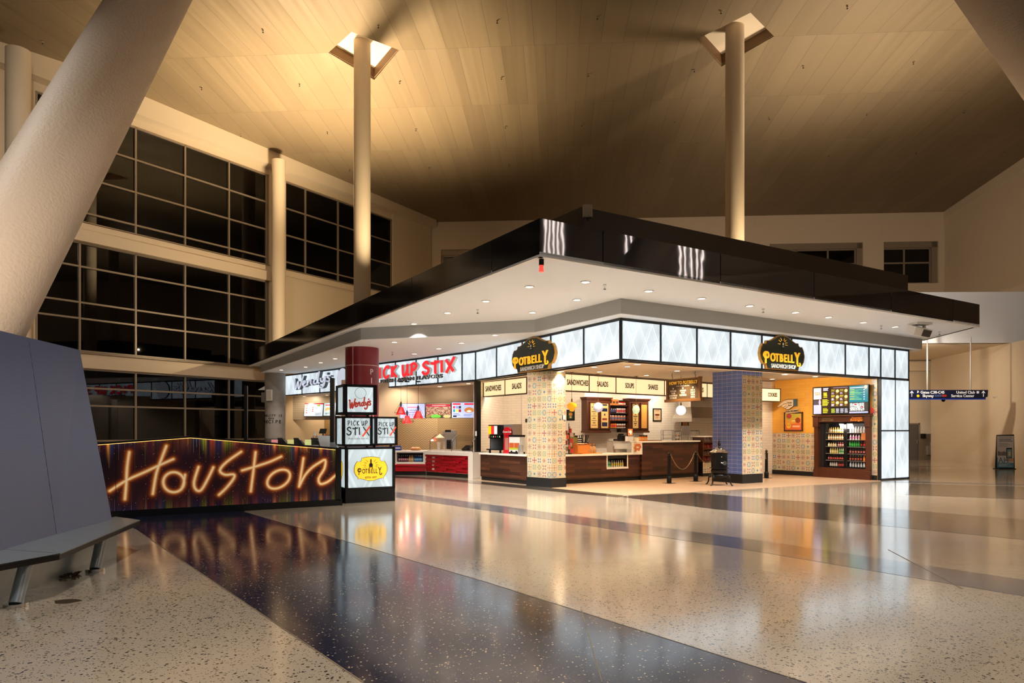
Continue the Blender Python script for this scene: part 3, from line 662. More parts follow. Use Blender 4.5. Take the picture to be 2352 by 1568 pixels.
m.build('blue_tags', mat('sign_tag_blue', (70, 90, 150), 0.4), t)
m = MB()
for k in range(2): m.box(1.48+k*0.11, 1.57+k*0.11, -0.008, 0, 0.08, 0.17)
m.build('red_tags', mat('sign_tag_red', (190, 60, 50), 0.4), t)
for px in (2133, 2233):
    MB().cyl((AX(px, Ys)-xa, 0.1, H_), (AX(px, Ys)-xa, 0.1, 5.9-t.location.z), 0.03, 0.03, 8).build('hanger_rod', M_steel, t)
MB().ball((AX(2170, Ys)-xa, 0.1, -0.07), 0.08, 12).build('dome_camera', M_black, t)

# advertising stand
Yp = 30.0; xa = AX(2287, Yp); wP = AX(2331, Yp)-xa
t = thing('poster_stand', 'freestanding poster with a phone picture and large IAH letters by the right wall', 'poster stand', (xa, Yp, 0))
MB().slab([(0.0, 0.03), (wP, 0.0), (wP-0.03, 1.52), (0.06, 1.50)], 0.0, 0.05).build('board', M_black, t)
c = Canvas(56, 90, (196, 196, 196)); c.lines(0.12, 0.95, 0.03, 0.2, 4, (90, 90, 95), 0.4, 0.2); c.lines(0.1, 0.8, 0.22, 0.36, 6, (150, 150, 150), 0.4)
c.a[:] = c.a[::1]
for i in range(9): c.rect(0.06+i*0.07, 0.11+i*0.07, 0.48+0.04*random.random(), 0.62, (70, 60, 58))
c.rect(0.56, 0.9, 0.38, 0.72, (30, 30, 32)); c.rect(0.60, 0.86, 0.42, 0.68, (120, 160, 170)); c.rect(0.68, 0.80, 0.5, 0.62, (200, 190, 150)); c.rect(0.5, 1, 0.70, 0.80, (180, 150, 120)); c.rect(0.0, 1.0, 0.84, 1.0, (70, 140, 170)); c.lines(0.1, 0.9, 0.88, 0.98, 3, (220, 230, 235), 0.3)
c.a = c.a[::-1]
c.build('poster_print', wP-0.10, 1.40, M_matteprint, t, (0.05, -0.005, 0.06))
MB().text('IAH', 0.34, Matrix.Translation((0.30, 0, 0.38)), 0.003, 0.0, y=-0.008).build('lettering', mat('poster_blue', (60, 120, 150), 0.5), t)
MB().box(0.05, wP-0.05, -0.15, 0.25, 0, 0.03).build('base', M_black, t)
o = tag(MB().box(0, 0.6, 0, 0.4, 0, 0.9).build('low_cabinet', M_black, None, (AX(2338, 31.9), 31.9, 0)), 'low black cabinet behind the poster stand at the right edge', 'cabinet')

# ================================================================ CANOPY
ZS, ZT, ZB, ZL = 4.91, 5.59, 4.55, 3.46
P0 = (0.51, 12.5); PR = (14.45, 21.1); PL = (-13.1, 34.0)
Cb, Db, Bb, Ab = (2.74, 17.2), (13.95, 24.0), (-1.30, 24.3), (-11.65, 35.05)
u = (.855, .519); v = (-.519, .855)
cn = thing('canopy', 'large flat roof canopy with dark glossy edge over the food counters', 'canopy')
body = [P0, PR, (14.75, 24.4), (13.2, 29.5), (0, 40), PL]
MB().prism(body, ZS, ZS+0.06).build('soffit', M_white, cn)
MB().prism([(0.6, 12.9), (14.0, 21.2), (14.3, 24.4), (12.9, 29.5), (0, 39.5), (-12.6, 34)], ZT-0.1, ZT-0.03).build('roof_deck', M_matteblack, cn)
# fascia panels
def fascia(a, b, pxs, m, name, thick=0.12):
    d, l = unit(a, b); ts = [0]+[T_on(px, a, d) for px in pxs]+[l]
    for i in range(len(ts)-1):
        MB().box(ts[i]+0.008, ts[i+1]-0.008, 0, thick, 0, ZT-ZS).build(name, m, cn, (a[0], a[1], ZS), ang(d), bevel=0.004)
    MB().box(0, l, 0.02, thick-0.02, 0.0, ZT-ZS-0.01).build('fascia_backing', M_matteblack, cn, (a[0], a[1], ZS), ang(d))
fascia(P0, PR, (1385, 1655, 1870, 2047, 2190), M_mirror, 'mirror_fascia_panel')
dl, ll_ = unit(PL, P0); fascia(PL, P0, (700, 820, 946, 1129), M_fasc, 'black_fascia_panel')
MB().box(0, 3.3, 0, 0.1, 0, ZT-ZS).build('end_fascia_panel', M_fasc, cn, (PR[0], PR[1], ZS), ang(unit(PR, (14.75, 24.4))[0]))
# white drip edge
for a, b in ((P0, PR), (PL, P0)):
    d, l = unit(a, b); MB().box(0, l, -0.012, 0.10, -0.03, 0.012).build('drip_edge', M_whiteplastic, cn, (a[0], a[1], ZS), ang(d))
# set-back dark parapet on top
pp = [(1.63, 16.0), (13.4, 23.1), (12.9, 27.5), (-2.5, 33), (-5.9, 27.9)]
MB().prism(pp, ZT-0.1, 6.94).build('parapet', mat('dark_brown_parapet', (46, 40, 38), 0.45), cn)
# lowered bulkhead
bk = [(2.65, 16.6), (14.42, 24.0), (14.6, 24.6), (12.2, 28.5), (0, 38), (-12.4, 33.6), (-4.74, 21.4), (0.66, 19.8)]
MB().prism(bk, ZB, ZS).build('bulkhead', M_bulk, cn)
MB().prism([(p[0]*0.999, p[1]+0.004) for p in bk], ZB-0.012, ZB).build('lower_soffit', M_white, cn)

# ---- lit sign band
bt = thing('lit_sign_band', 'bright white backlit lattice panels wrapping above the food counters', 'light box')
def band(a, b, cuts, z0=ZL, z1=ZB-0.02, over=0.0, m=M_panel):
    d, l = unit(a, b); r = ang(d); ts = [0]+cuts+[l+over]
    for i in range(len(ts)-1):
        if ts[i+1]-ts[i] < 0.05: continue
        MB().box(0.02, ts[i+1]-ts[i]-0.02, 0.02, 0.035, 0.05, z1-z0-0.06).build('light_panel', m, bt, (a[0]+d[0]*ts[i], a[1]+d[1]*ts[i], z0), r)
    f = MB()
    for t_ in ts: f.box(t_-0.022, t_+0.022, -0.01, 0.04, 0, z1-z0)
    f.box(-0.02, l+over, -0.01, 0.04, 0, 0.05); f.box(-0.02, l+over, -0.01, 0.04, z1-z0-0.06, z1-z0); f.box(0.35, l-0.12, 0.06, 0.30, 0.0, z1-z0)
    f.build('panel_frame', M_gasket, bt, (a[0], a[1], z0), r)
lR = unit(Cb, Db)[1]; dR = unit(Cb, Db)[0]
band(Cb, Db, [1.36, 2.69, 4.02, 5.35, 6.70, 8.03, 9.41, 10.72, 11.40, 12.26])
dC, lC = unit(Bb, Cb); band(Bb, Cb, [lC-6.6, lC-4.9, lC-3.25, lC-1.6])
dA, lA = unit(Ab, Bb); band(Ab, Bb, [lA-x for x in (13.1, 11.3, 9.5, 7.9, 6.45, 5.0, 3.57, 2.18, .75)])
# the column of lit panels at the right end
a = (Cb[0]+dR[0]*11.40, Cb[1]+dR[1]*11.40)
lc = thing('lit_pylon', 'full height white lattice light panels at the right end of the shop front', 'light box')
f = MB(); zr = [0.0, ZZ(989, 23.5), ZL]
for (s0_, s1_) in ((0.0, 0.86), (0.86, 1.72)):
    for z0, z1 in ((0.04, zr[1]), (zr[1], ZL-0.01)):
        MB().box(s0_+0.025, s1_-0.02, 0.0, 0.08, z0+0.025, z1-0.02).build('light_panel', M_panel, lc, (a[0], a[1], 0), ang(dR))
    f.box(s0_-0.012, s0_+0.022, -0.01, 0.2, 0, ZL)
f.box(1.70, 1.74, -0.01, 0.22, 0, ZL); f.box(0, 1.72, -0.01, 0.2, 0, 0.045); f.box(0, 1.72, -0.01, 0.2, zr[1]-0.02, zr[1]+0.02); f.box(0.02, 1.7, 0.08, 0.30, 0, ZL)
f.build('panel_frame', M_gasket, lc, (a[0], a[1], 0), ang(dR))

# ---- shop ceiling
sh = [(2.74, 17.45), (14.0, 24.1), (10.6, 31.5), (6, 40), (-4, 40), (-11.4, 36), (-1.25, 24.55)]
struct(MB().prism([(2.71, 17.30), (13.9, 24.12), (13.72, 24.42), (2.78, 17.80), (-.80, 24.55), (-1.0, 25.8), (-10.7, 36.0), (-11.4, 35.3), (-1.18, 24.42)], ZL-0.0, ZL+0.3).build('trim_4', M_wallp))
M_ctile = tile_mat('ceiling_tiles', (196, 182, 158), (200, 186, 162), (150, 134, 110), 1.22, 0.61, 0.7, offset=0)
nt = M_ctile.node_tree
_sp = [n for n in nt.nodes if n.type == 'SEPXYZ'][0]; _cb = [n for n in nt.nodes if n.type == 'COMBXYZ'][0]
for l in list(_cb.inputs[0].links)+list(_cb.inputs[1].links): nt.links.remove(l)
nt.links.new(_sp.outputs[0], _cb.inputs[0]); nt.links.new(_sp.outputs[1], _cb.inputs[1])
struct(MB().prism([(x, y) for x, y in sh], ZL+0.16, ZL+0.4).build('ceiling', M_ctile))

# ================================================================ HELPERS FOR THE SHOPS
def local(name, label, cat, o, d, z=0, group=None): return thing(name, label, cat, (o[0], o[1], z), ang(d), group)
def addv(p, d, t, q=0.0):
    """point t along d and q away from the viewer"""
    return (p[0]+d[0]*t-d[1]*q, p[1]+d[1]*t+d[0]*q)
def on_line(px, o, d): t = T_on(px, o, d); return (o[0]+d[0]*t, o[1]+d[1]*t)
def simple(name, mb, m, label, cat, loc, rot=0, group=None, bevel=0):
    return tag(mb.build(name, m, None, loc, rot, bevel), label, cat, group)

# patterned encaustic tiles
BLUE, REDD, ORG, SAGE, BRN, TEAL, CRM = (54, 96, 158), (140, 46, 48), (216, 146, 60), (150, 152, 100), (110, 74, 64), (100, 146, 164), (218, 206, 180)
def tile_design(k, n=14):
    y, x = np.mgrid[0:n, 0:n]; x = (x+0.5)/n*2-1; y = (y+0.5)/n*2-1; r = np.hypot(x, y); th = np.arctan2(y, x); ax, ay = abs(x), abs(y)
    a = np.zeros((n, n, 3)); a[:] = CRM
    def P(m, c): a[m] = c
    corner = (ax > 0.72) & (ay > 0.72)
    if k == 0: P(corner, BLUE); P((r < .8) & (r > .55), TEAL); P(r < .42, ORG); P(r < .15, CRM)
    elif k == 1: a[:] = (216, 206, 160); P(ax+ay < .42, BLUE); P((ax+ay > 1.5), (196, 190, 140))
    elif k == 2: P((r < .78) & (r > .66), BRN); P((r < .45) & (r > .33), REDD); P(corner, REDD); P(r < .12, REDD)
    elif k == 3: P((np.cos(4*th) < -.1) & (r < .80) & (r > .2), (160, 74, 70)); P((r < .92) & (r > .82), (190, 150, 140)); P(corner, BRN)
    elif k == 4: P((ax+ay < .95), SAGE); P((ax+ay < .6), (204, 198, 150)); P(r < .2, ORG); P(corner, SAGE)
    elif k == 5: P((np.cos(4*th) > 0.2) & (r < .85) & (r > .25), (186, 84, 76)); P(r < .2, BLUE)
    elif k == 6: P((np.cos(4*th) < -.2) & (r < .8), BLUE); P(r < .25, CRM); P((ax > .8) ^ (ay > .8), (206, 170, 120))
    elif k == 7: P((r < .85) & (r > .7), TEAL); P((np.cos(8*th) > 0) & (r < .6) & (r > .3), (84, 120, 150)); P(corner, ORG)
    elif k == 8: P((np.cos(4*th) > .1) & (r < .92) & (r > .3), (206, 150, 84)); P(r < .22, REDD); P(corner, (84, 60, 100))
    elif k == 9: a[:] = (206, 204, 168); P((np.maximum(ax, ay) < .7) & (np.maximum(ax, ay) > .55), SAGE); P(r < .25, TEAL)
    elif k == 10: P((r < .7) & (np.cos(6*th) > 0), (196, 96, 60)); P(r < .22, BRN); P(corner, ORG)
    else: P(corner, BLUE); P((r < .6) & (r > .45), SAGE); P(r < .3, (150, 140, 90)); P((ax+ay > .95) & (ax+ay < 1.1), REDD)
    a = (a*.72+np.array(CRM)*.28)*.90; a[0, :] = a[-1, :] = a[:, 0] = a[:, -1] = (206, 186, 150)
    return a
ORDER = [[0, 1, 2, 3], [8, 9, 10, 7], [6, 5, 2, 10], [8, 4, 11, 9]]
def tiled(w, h, n=12, ts=0.205, ox=0):
    nx, nz = int(round(w/ts*n)), int(round(h/ts*n)); c = Canvas(nx, nz, CRM)
    for j in range(int(math.ceil(nz/n))):
        for i in range(int(math.ceil(nx/n))):
            k = ORDER[j % 4][(i+ox+2*((j//4) % 2)) % 4]
            if random.random() < 0.22: k = random.randrange(12)
            t = tile_design(k, n); j0, i0 = j*n, i*n; c.a[j0:j0+n, i0:i0+n] = t[:max(0, min(n, nz-j0)), :max(0, min(n, nx-i0))]
    return c
def tile_face(w, h, parent, name='tile_cladding', ox=0): return tiled(w, h, 12, 0.205, ox).build(name, w, h, M_attrtile, parent)

# ---- pillars
c0 = (1.17, 20.2); dl1 = (-.70, .714); wl1 = 1.0; wr1 = 0.51
t = thing('tiled_pillar', 'square pillar fully clad in colourful patterned tiles beside the wood counter', 'pillar', (c0[0], c0[1], 0))
q = [(0, 0), (u[0]*wr1, u[1]*wr1), (u[0]*wr1+dl1[0]*wl1*.9, u[1]*wr1+dl1[1]*wl1*.9), (dl1[0]*wl1, dl1[1]*wl1)]
MB().prism(q, 0.28, ZL+0.01).build('core', M_wallp, t)
qq = [(-0.0, -0.03), (u[0]*wr1+.02, u[1]*wr1-.01), (q[2][0], q[2][1]), (dl1[0]*wl1-.03, dl1[1]*wl1-.01)]
MB().prism(qq, 0, 0.28).build('black_base', M_matteblack, t)
o = tile_face(wr1, ZL-0.28, t); o.location = (0+.002, -.004, 0.28); o.rotation_euler = (0, 0, ang(u))
o = tile_face(wl1, ZL-0.28, t); o.location = (dl1[0]*wl1-.004, dl1[1]*wl1-.004, 0.28); o.rotation_euler = (0, 0, ang((-dl1[0], -dl1[1])))
MB().box(0.38, 0.50, -0.012, 0, 2.02, 2.16).build('notice_plate', M_whiteplastic, t, (0, 0, 0), ang(u))
MB().box(0.38, 0.405, -0.016, -0.012, 2.02, 2.16).build('notice_stripe', mat('plate_blue', (30, 50, 120), 0.4), t, (0, 0, 0), ang(u))
c2 = (7.33, 21.73)
t = thing('blue_tiled_pillar', 'square pillar with blue tiles on one face and patterned tiles on the other', 'pillar', (c2[0], c2[1], 0), ang(u))
MB().box(0, 0.95, 0, 1.23, 0.30, ZL+.16).build('core', M_btile, t)
MB().box(-0.012, 0.962, -0.012, 1.242, 0, 0.30).build('black_base', M_matteblack, t)
o = tile_face(0.95, ZL-0.30, t, ox=2); o.location = (0, -.004, 0.30)

# ---- yellow and patterned right side wall
E, Fp = (10.17, 26.66), (12.46, 23.10); dw_, lw_ = unit(E, Fp); lw_ -= .10
fr0, fr1 = T_on(1875, E, dw_), T_on(2003, E, dw_)
ww = bpy.data.objects.new('wall_yellow', None); COL.objects.link(ww); struct(ww); ww.location = (E[0], E[1], 0); ww.rotation_euler = (0, 0, ang(dw_))
MB().box(0, fr0, 0, 0.2, 0, 3.7).box(fr0, lw_, 0, 0.2, 2.1, 3.7).box(fr1, lw_, 0, 0.2, 0, 3.7).build('yellow_tiles', M_ytile, ww)
MB().box(0, fr0, -0.02, 0, 0, 0.17).box(fr1, lw_, -0.02, 0, 0, 0.17).build('black_base', M_matteblack, ww)
o = tiled(fr0, 1.42).build('patterned_tiles', fr0, 1.42, M_attrtile, ww); o.location = (0, -.006, 0.17)
o = tiled(lw_-fr1, 3.3, ox=1).build('patterned_tiles', lw_-fr1, 3.3, M_attrtile, ww); o.location = (fr1, -.006, 0.17)
struct(MB().box(-1.3, 0, 0, 0.2, 0.0, 3.6).build('wall_partition', M_wtile, None, (E[0], E[1], 0), ang(u)))

# ---- back walls
K = (2.82, 26.5)
struct(MB().box(0, 9.5, 0, 0.2, 0, 3.7).build('wall_kitchen', M_wtile, None, (K[0], K[1], 0), ang(u)))
kd, kl = unit((-.36, 28.2), K)
struct(MB().box(0, kl, 0, 0.2, 0, 3.7).build('wall_kitchen_left', M_wtile, None, (-.36, 28.2, 0), ang(kd)))
ad, al_ = unit((-1.2, 24.75), (-.36, 28.2))
struct(MB().box(0, al_, 0, 0.2, 0, 3.7).build('wall_alcove', M_wtile, None, (-1.2, 24.75, 0), ang(ad)))
sx = T_on(1198, (-.36, 28.2), kd)
struct(MB().box(sx-0.02, sx+0.02, -0.03, 0, 0.9, 3.2).build('trim_5', M_steel, None, (-.36, 28.2, 0), ang(kd)))
sw = T_on(1209.5, (-.36, 28.2), kd)
simple('wall_switch', MB().box(-0.05, 0.05, -0.02, 0, 0, 0.15), M_black, 'black light switch on the white tile wall left of the patterned pillar', 'switch', (-.36+kd[0]*sw, 28.2+kd[1]*sw, 2.02), ang(kd))
# post between the two shops
simple('black_post', MB().box(-0.09, 0.09, -0.06, 0.12, 0.93, ZL), M_black, 'black square post between red counter and the soda counter', 'post', (Bb[0]+.04, Bb[1]+.1, 0), ang(dC), bevel=0.004)
simple('notice_sticker', MB().box(-0.06, 0.06, -0.006, 0, 0, 0.17), M_whiteplastic, 'small white notice sticker on the black square post', 'notice', (Bb[0]+.04-.02, Bb[1]-.0, 1.50), ang(dC))

# ---- pick-up shop
CW = (-3.33, 30.5)
d1, l1 = unit((-6.6, 30.6), CW); struct(MB().box(0, l1, 0, 0.2, 0, 3.7).build('wall_chevron', M_chev, None, (-6.6, 30.6, 0), ang(d1)))
d1, l1 = unit(CW, (-1.45, 28.3)); struct(MB().box(0, l1, 0, 0.2, 0, 3.7).build('wall_chevron_right', M_chev, None, (CW[0], CW[1], 0), ang(d1)))
d1, l1 = unit((-1.45, 28.3), (-1.3, 24.6)); struct(MB().box(0, l1, 0, 0.05, 0, 3.7).build('wall_divider', M_wallp, None, (-1.45, 28.3, 0), ang(d1)))
struct(MB().box(0, 4.9, 0, 0.25, 2.22, 3.68).build('trim_6', M_wallp, None, (-6.4, 28.25, 0), 0))
struct(MB().box(0, .15, 0, 5.5, 0, 3.68).build('wall_shop_left', M_wallp, None, (-6.7, 26.8, 0), 0))
# menu screens
def screen(label, px0, px1, py0, py1, Y, cv, cat='screen', rotx=0.0, grp=None):
    x0, x1 = AX(px0, Y), AX(px1, Y); z1, z0 = ZZ(py0, Y), ZZ(py1, Y)
    t = thing('menu_screen', label, cat, (x0, Y, z0), 0, grp)
    MB().box(0, x1-x0, 0, 0.07, 0, z1-z0).build('housing', M_black, t, bevel=0.004)
    MB().box((x1-x0)/2-.06, (x1-x0)/2+.06, 0.07, 0.36, (z1-z0)/2, (z1-z0)/2+.1).build('bracket', M_black, t)
    cv.a = cv.a[::-1]; cv.build('display', x1-x0-.03, z1-z0-.03, M_screen, t, (.015, -.003, .015)); t.rotation_euler = (rotx, 0, 0); return t
c = Canvas(60, 38, (168, 182, 232)); c.rect(.3, .72, .2, .28, (206, 120, 150)); c.rect(.38, .7, .42, .47, (120, 130, 170)); c.rect(.34, .7, .58, .63, (120, 130, 170)); c.rect(.36, .66, .74, .78, (130, 140, 180))
screen('pale blue menu screen with a few text lines behind the red pendants', 918, 976.5, 926, 961, 27.9, c)
c = Canvas(60, 38, (60, 60, 40)); c.speck(0, 1, .2, .85, [(90, 60, 50), (150, 110, 100), (50, 50, 40), (170, 60, 70), (200, 180, 150), (70, 80, 40)]); c.rect(0, 1, .06, .24, (140, 20, 46)); c.lines(.25, .8, .12, .2, 1, (220, 190, 190), .6, 0); c.rect(0, 1, 0, .06, (120, 120, 90))
c.ell(.4, .9, .2, .13, (90, 170, 60)); c.ell(.85, .9, .15, .12, (210, 170, 120)); c.ell(.08, .9, .1, .1, (120, 110, 60))
screen('menu screen filled with a picture of sliced meat dishes', 977.5, 1036, 925, 960, 27.9, c)
c = Canvas(60, 38, (180, 196, 240)); c.rect(.04, .36, .06, .17, (222, 40, 50)); c.rect(.52, .9, .05, .16, (222, 40, 50)); 
for i, cc in enumerate([(200, 40, 70), (130, 140, 200), (30, 50, 60), (30, 130, 160), (210, 210, 80), (150, 30, 50)]): c.rect(.05+.12*(i % 3), .14+.12*(i % 3), .24+.22*(i//3), .40+.22*(i//3), cc)
c.ell(.72, .5, .2, .18, (190, 120, 60)); c.ell(.72, .58, .1, .07, (240, 235, 220)); c.lines(.05, .4, .7, .9, 3, (80, 90, 140), .4); c.lines(.5, .95, .78, .92, 2, (110, 120, 170), .4); c.rect(.05, .2, .85, .95, (20, 20, 30))
screen('menu screen with six small coloured squares and a fried snack plate', 1037, 1094, 923, 960, 27.9, c)

# counters
def plain_counter(name, label, a, b, h, depth, front, parts=(), kick=0.13, top=0.05, over=0.04):
    d, l = unit(a, b); t = local(name, label, 'counter', a, d)
    MB().box(-over, l+over, -over, depth, h-top, h).build('worktop', M_quartz, t, bevel=0.006)
    MB().box(0, l, 0.0, depth-0.03, kick, h-top).build('front_panel', front, t)
    MB().box(0.02, l-0.02, 0.03, depth-0.05, 0, kick).build('kick_plate', M_matteblack, t)
    return t, d, l
S0a, S0b = (-1.08, 23.35), (.45, 21.35)
soda_c, sd, sl = plain_counter('drink_counter', 'dark wood counter with white top carrying the soda fountain', S0a, S0b, 0.93, 0.75, M_plank)
# red counter
RA, RB = (-3.28, 25.9), (-1.40, 24.1)
d, l = unit(RA, RB); t = local('red_counter', 'white topped counter with red relief block front and glass sneeze guard', 'counter', RA, d)
MB().box(0, l+0.05, -0.05, 0.9, 0.86, 0.93).build('worktop', M_quartz, t, bevel=0.005)
MB().box(0, l, 0.03, 0.85, 0.14, 0.86).build('carcass', M_quartz, t)
MB().box(0, l, 0.06, 0.85, 0, 0.14).build('kick_plate', M_matteblack, t)
MB().box(l-0.16, l+0.08, -0.06, 0.9, 0, 0.93).box(0, l, -0.05, 0.05, 0.79, 0.86).build('end_leg', M_quartz, t, bevel=0.004)
m = MB()
for j in range(9):
    for i in range(7):
        if (i*3+j*5) % 7 == 0 or (i+j*2) % 5 == 0: dd = 0.022
        else: dd = -0.012*((i*2+j) % 3)
        wseg = (l-0.18)/7; off = (j % 2)*wseg/2 if 0 < i < 6 else 0
        m.box(i*wseg+off+.004, (i+1)*wseg+off if i < 6 else l-.17, dd, 0.05, 0.15+j*0.071, 0.218+j*0.071)
m.build('red_relief_panel', M_redlac, t)
gd = MB(); zt_ = 0.93
for s in (0.12, l*0.52, l-0.12): gd.cyl((s, 0.12, zt_), (s, 0.12, zt_+0.36), 0.018, 0.018, 8).cyl((s, 0.12, zt_+0.36), (s+.0, 0.42, zt_+0.62), 0.018, 0.018, 8)
gd.build('guard_posts', M_chrome, t)
MB().box(0.12, l-.12, 0.11, 0.12, zt_+0.08, zt_+0.36).build('guard_glass', M_clear, t)
MB().prism([(0.12, 0.12), (l-.12, 0.12), (l-.12, 0.42), (.12, .42)], [zt_+.36, zt_+.36, zt_+.62, zt_+.62], [zt_+.37, zt_+.37, zt_+.63, zt_+.63]).build('guard_canopy_glass', M_clear, t)
for i in range(7): MB().box(0.2+i*.33, 0.48+i*.33, 0.22, 0.75, 0.925, 0.945).build('food_pan', M_steel, t)
# left red cooler counter
LA, LB = (-5.6, 25.95), (-3.30, 25.92); d, l = unit(LA, LB)
t = local('cooler_counter', 'white counter with open drinks cooler above a red lit plinth', 'counter', LA, d)
ca, cb = T_on(911, LA, d), T_on(972, LA, d)
MB().box(0, l+.02, -0.05, 0.85, 0.86, 0.93).build('worktop', M_quartz, t, bevel=0.005)
MB().box(0, ca, 0, .8, .42, .86).box(cb, l, 0, .8, .42, .86).box(ca, cb, 0, .8, .42, .50).build('carcass', M_quartz, t)
MB().box(ca, cb, .55, .6, .5, .86).box(ca, cb, 0.02, .56, .80, .86).build('cooler_back', M_matteblack, t)
MB().box(0, l, 0.04, .7, .14, .42).box(.9, 1.9, -0.01, .1, .16, .30).box(1.2, l, -.01, .1, .34, .42).build('red_plinth', M_redlac, t)
MB().box(0, l, 0.0, 0.03, .405, .42).build('light_strip', mat('pink_led', (255, 160, 150), 0.4, emit=(255, 110, 100), es=3.5), t)
MB().box(0, l, 0.08, .7, 0, .14).build('kick_plate', M_matteblack, t)

# ---- bottles
BM = {}
def bmat(c, rough=0.15):
    k = tuple(c)
    if k not in BM: BM[k] = mat('liquid_%d_%d_%d' % k, c, rough)
    return BM[k]
def bottle(label, loc, body, cap, lab, h=0.2, r=0.031, grp=None, rot=0):
    t = thing('bottle', label, 'bottle', loc, rot, grp)
    MB().lathe([(r*.9, 0), (r, .01*h/.2), (r, h*.58), (r*.8, h*.70), (r*.38, h*.86), (r*.36, h*.93)], 12).build('bottle_body', bmat(body), t)
    MB().lathe([(r*.42, h*.93), (r*.42, h), (r*.3, h)], 10).build('cap', bmat(cap, .4), t)
    if lab: MB().lathe([(r*1.02, h*.22), (r*1.03, h*.24), (r*1.03, h*.52), (r*1.02, h*.54)], 12).build('paper_label', bmat(lab, .5), t)
    return t
def row(label, grp, pts, z, body, cap, lab, h=0.2, r=0.031):
    p = bottle(label, (pts[0][0], pts[0][1], z), body, cap, lab, h, r, grp)
    for q in pts[1:]: copy_tree(p, (q[0], q[1], z))
WHT, CLR, COLA, GRN = (235, 235, 230), (190, 196, 194), (44, 20, 14), (30, 130, 50)
def pts_on(o, d, t0, t1, n, q): return [addv(o, d, t0+(t1-t0)*(i+.5)/n, q) for i in range(n)]
row('dark purple bottle in the open cooler of the white counter', 'dark bottles in the open cooler', pts_on(LA, unit(LA, LB)[0], ca+.04, ca+.42, 5, .15), .5, (70, 24, 50), WHT, (210, 150, 170), .24, .036)
row('amber bottle in the middle of the open cooler of the white counter', 'amber bottles in the open cooler', pts_on(LA, unit(LA, LB)[0], ca+.43, ca+.62, 3, .15), .5, (190, 140, 80), WHT, (230, 200, 150), .24, .036)
row('blue bottle in the open cooler of the white counter', 'blue bottles in the open cooler', pts_on(LA, unit(LA, LB)[0], ca+.64, cb-.04, 5, .15), .5, (40, 90, 150), WHT, (130, 180, 220), .24, .036)
# things on the pick-up counters
p = on_line(954, addv(LA, unit(LA, LB)[0], 0, .35), unit(LA, LB)[0])
t = thing('snack_basket', 'shallow wicker basket of wrapped rolls on the white counter', 'basket', (p[0], p[1], .93))
MB().lathe([(.14, 0), (.20, .02), (.22, .07), (.20, .075), (.18, .03)], 20).build('wicker_bowl', mat('wicker', (170, 110, 50), .6), t)
for i, a_ in enumerate((0, 1.2, 2.5, 3.8, 5.1)): MB().ball((.1*math.cos(a_), .1*math.sin(a_), .08), .065, 10, (1.3, 1, .8)).build('roll', mat('bread_roll_%d' % i, (214, 170, 120), .6), t)
p = (AX(911, 26.2), 26.2)
t = thing('blue_box', 'blue cardboard box with white print at the counter end by the lit tower', 'box', (p[0], p[1], .93))
MB().box(-.14, .16, 0, .2, 0, .17).build('carton', mat('carton_blue', (30, 60, 140), .5), t); MB().box(-.10, .14, -.003, 0, .07, .11).build('white_print', M_whiteplastic, t)
m = MB(); [m.cyl((x, .08, .17), (x+.02, .08, .23), .008) for x in (-.1, -.04, .02, .1)]; m.build('straws', M_black, t)
Yk = 28.2
t = thing('drink_dispenser', 'tall stainless dispenser with paper cups against the chevron wall', 'dispenser', (AX(1016, Yk), Yk, .93))
wk = AX(1047, Yk)-AX(1016, Yk)
MB().box(.1, wk, .15, .55, 0, ZZ(987, Yk)-.93).build('cabinet', M_steel, t, bevel=.01); MB().box(.1, wk*.62, .1, .2, .9-.2, ZZ(987, Yk)-.93).build('control_panel', M_black, t)
MB().cyl((wk*.5, .1, 0), (wk*.5, .1, .38), .12).build('brewer', M_black, t)
simple('cup_stack', MB().cyl((0, 0, 0), (0, 0, .72), .09, .13, 20), M_whiteplastic, 'tall stack of white paper cups left of the stainless dispenser', 'cups', (AX(1022, 28.6), 28.6, .93))
simple('cup_stack', MB().cyl((0, 0, 0), (0, 0, .30), .06, .08, 20), M_whiteplastic, 'short stack of white cups behind the sneeze guard', 'cups', (AX(1008, 27.6), 27.6, .93))
Y7 = 27.3
simple('back_worktop', MB().box(0, AX(1084, Y7)-AX(980, Y7), 0, .8, 0, .93), M_steel, 'steel back worktop behind the glass sneeze guard', 'counter', (AX(980, Y7), Y7, 0))
t = thing('till', 'slanted black till screen on the counter near the black post', 'till', (AX(1070, 25.3), 25.3, .93), -.5)
MB().slab([(-.2, 0), (.15, 0), (.15, .05), (-.15, .05)], 0, .25).build('till_base', M_black, t); MB().slab([(-.22, .05), (0.0, .22), (.2, .22), (.0, .05)], 0, .3).build('till_screen', M_black, t)
t = thing('heat_lamp', 'small heat lamp with a pale shade over the food pans', 'lamp', (AX(1010, 27.6), 27.6, .93))
MB().lathe([(.2, .47), (.04, .60), (.03, .62)], 20).build('shade', mat('lamp_shade', (236, 220, 190), .5, emit=(255, 220, 170), es=.6), t); MB().tube([(0, .1, 0), (0, .1, .6), (0, 0, .6)], .012).build('arm', M_steel, t)
# glossy drinks poster cluster behind guard
simple('sauce_bottles', MB().lathe([(.03, 0), (.03, .1), (.01, .14)], 8, (0, 0, 0)), mat('sauce_red', (150, 30, 40), .4), 'small red sauce bottle behind the sneeze guard', 'bottle', (AX(1001, 28.2), 28.2, 1.3)) if False else None

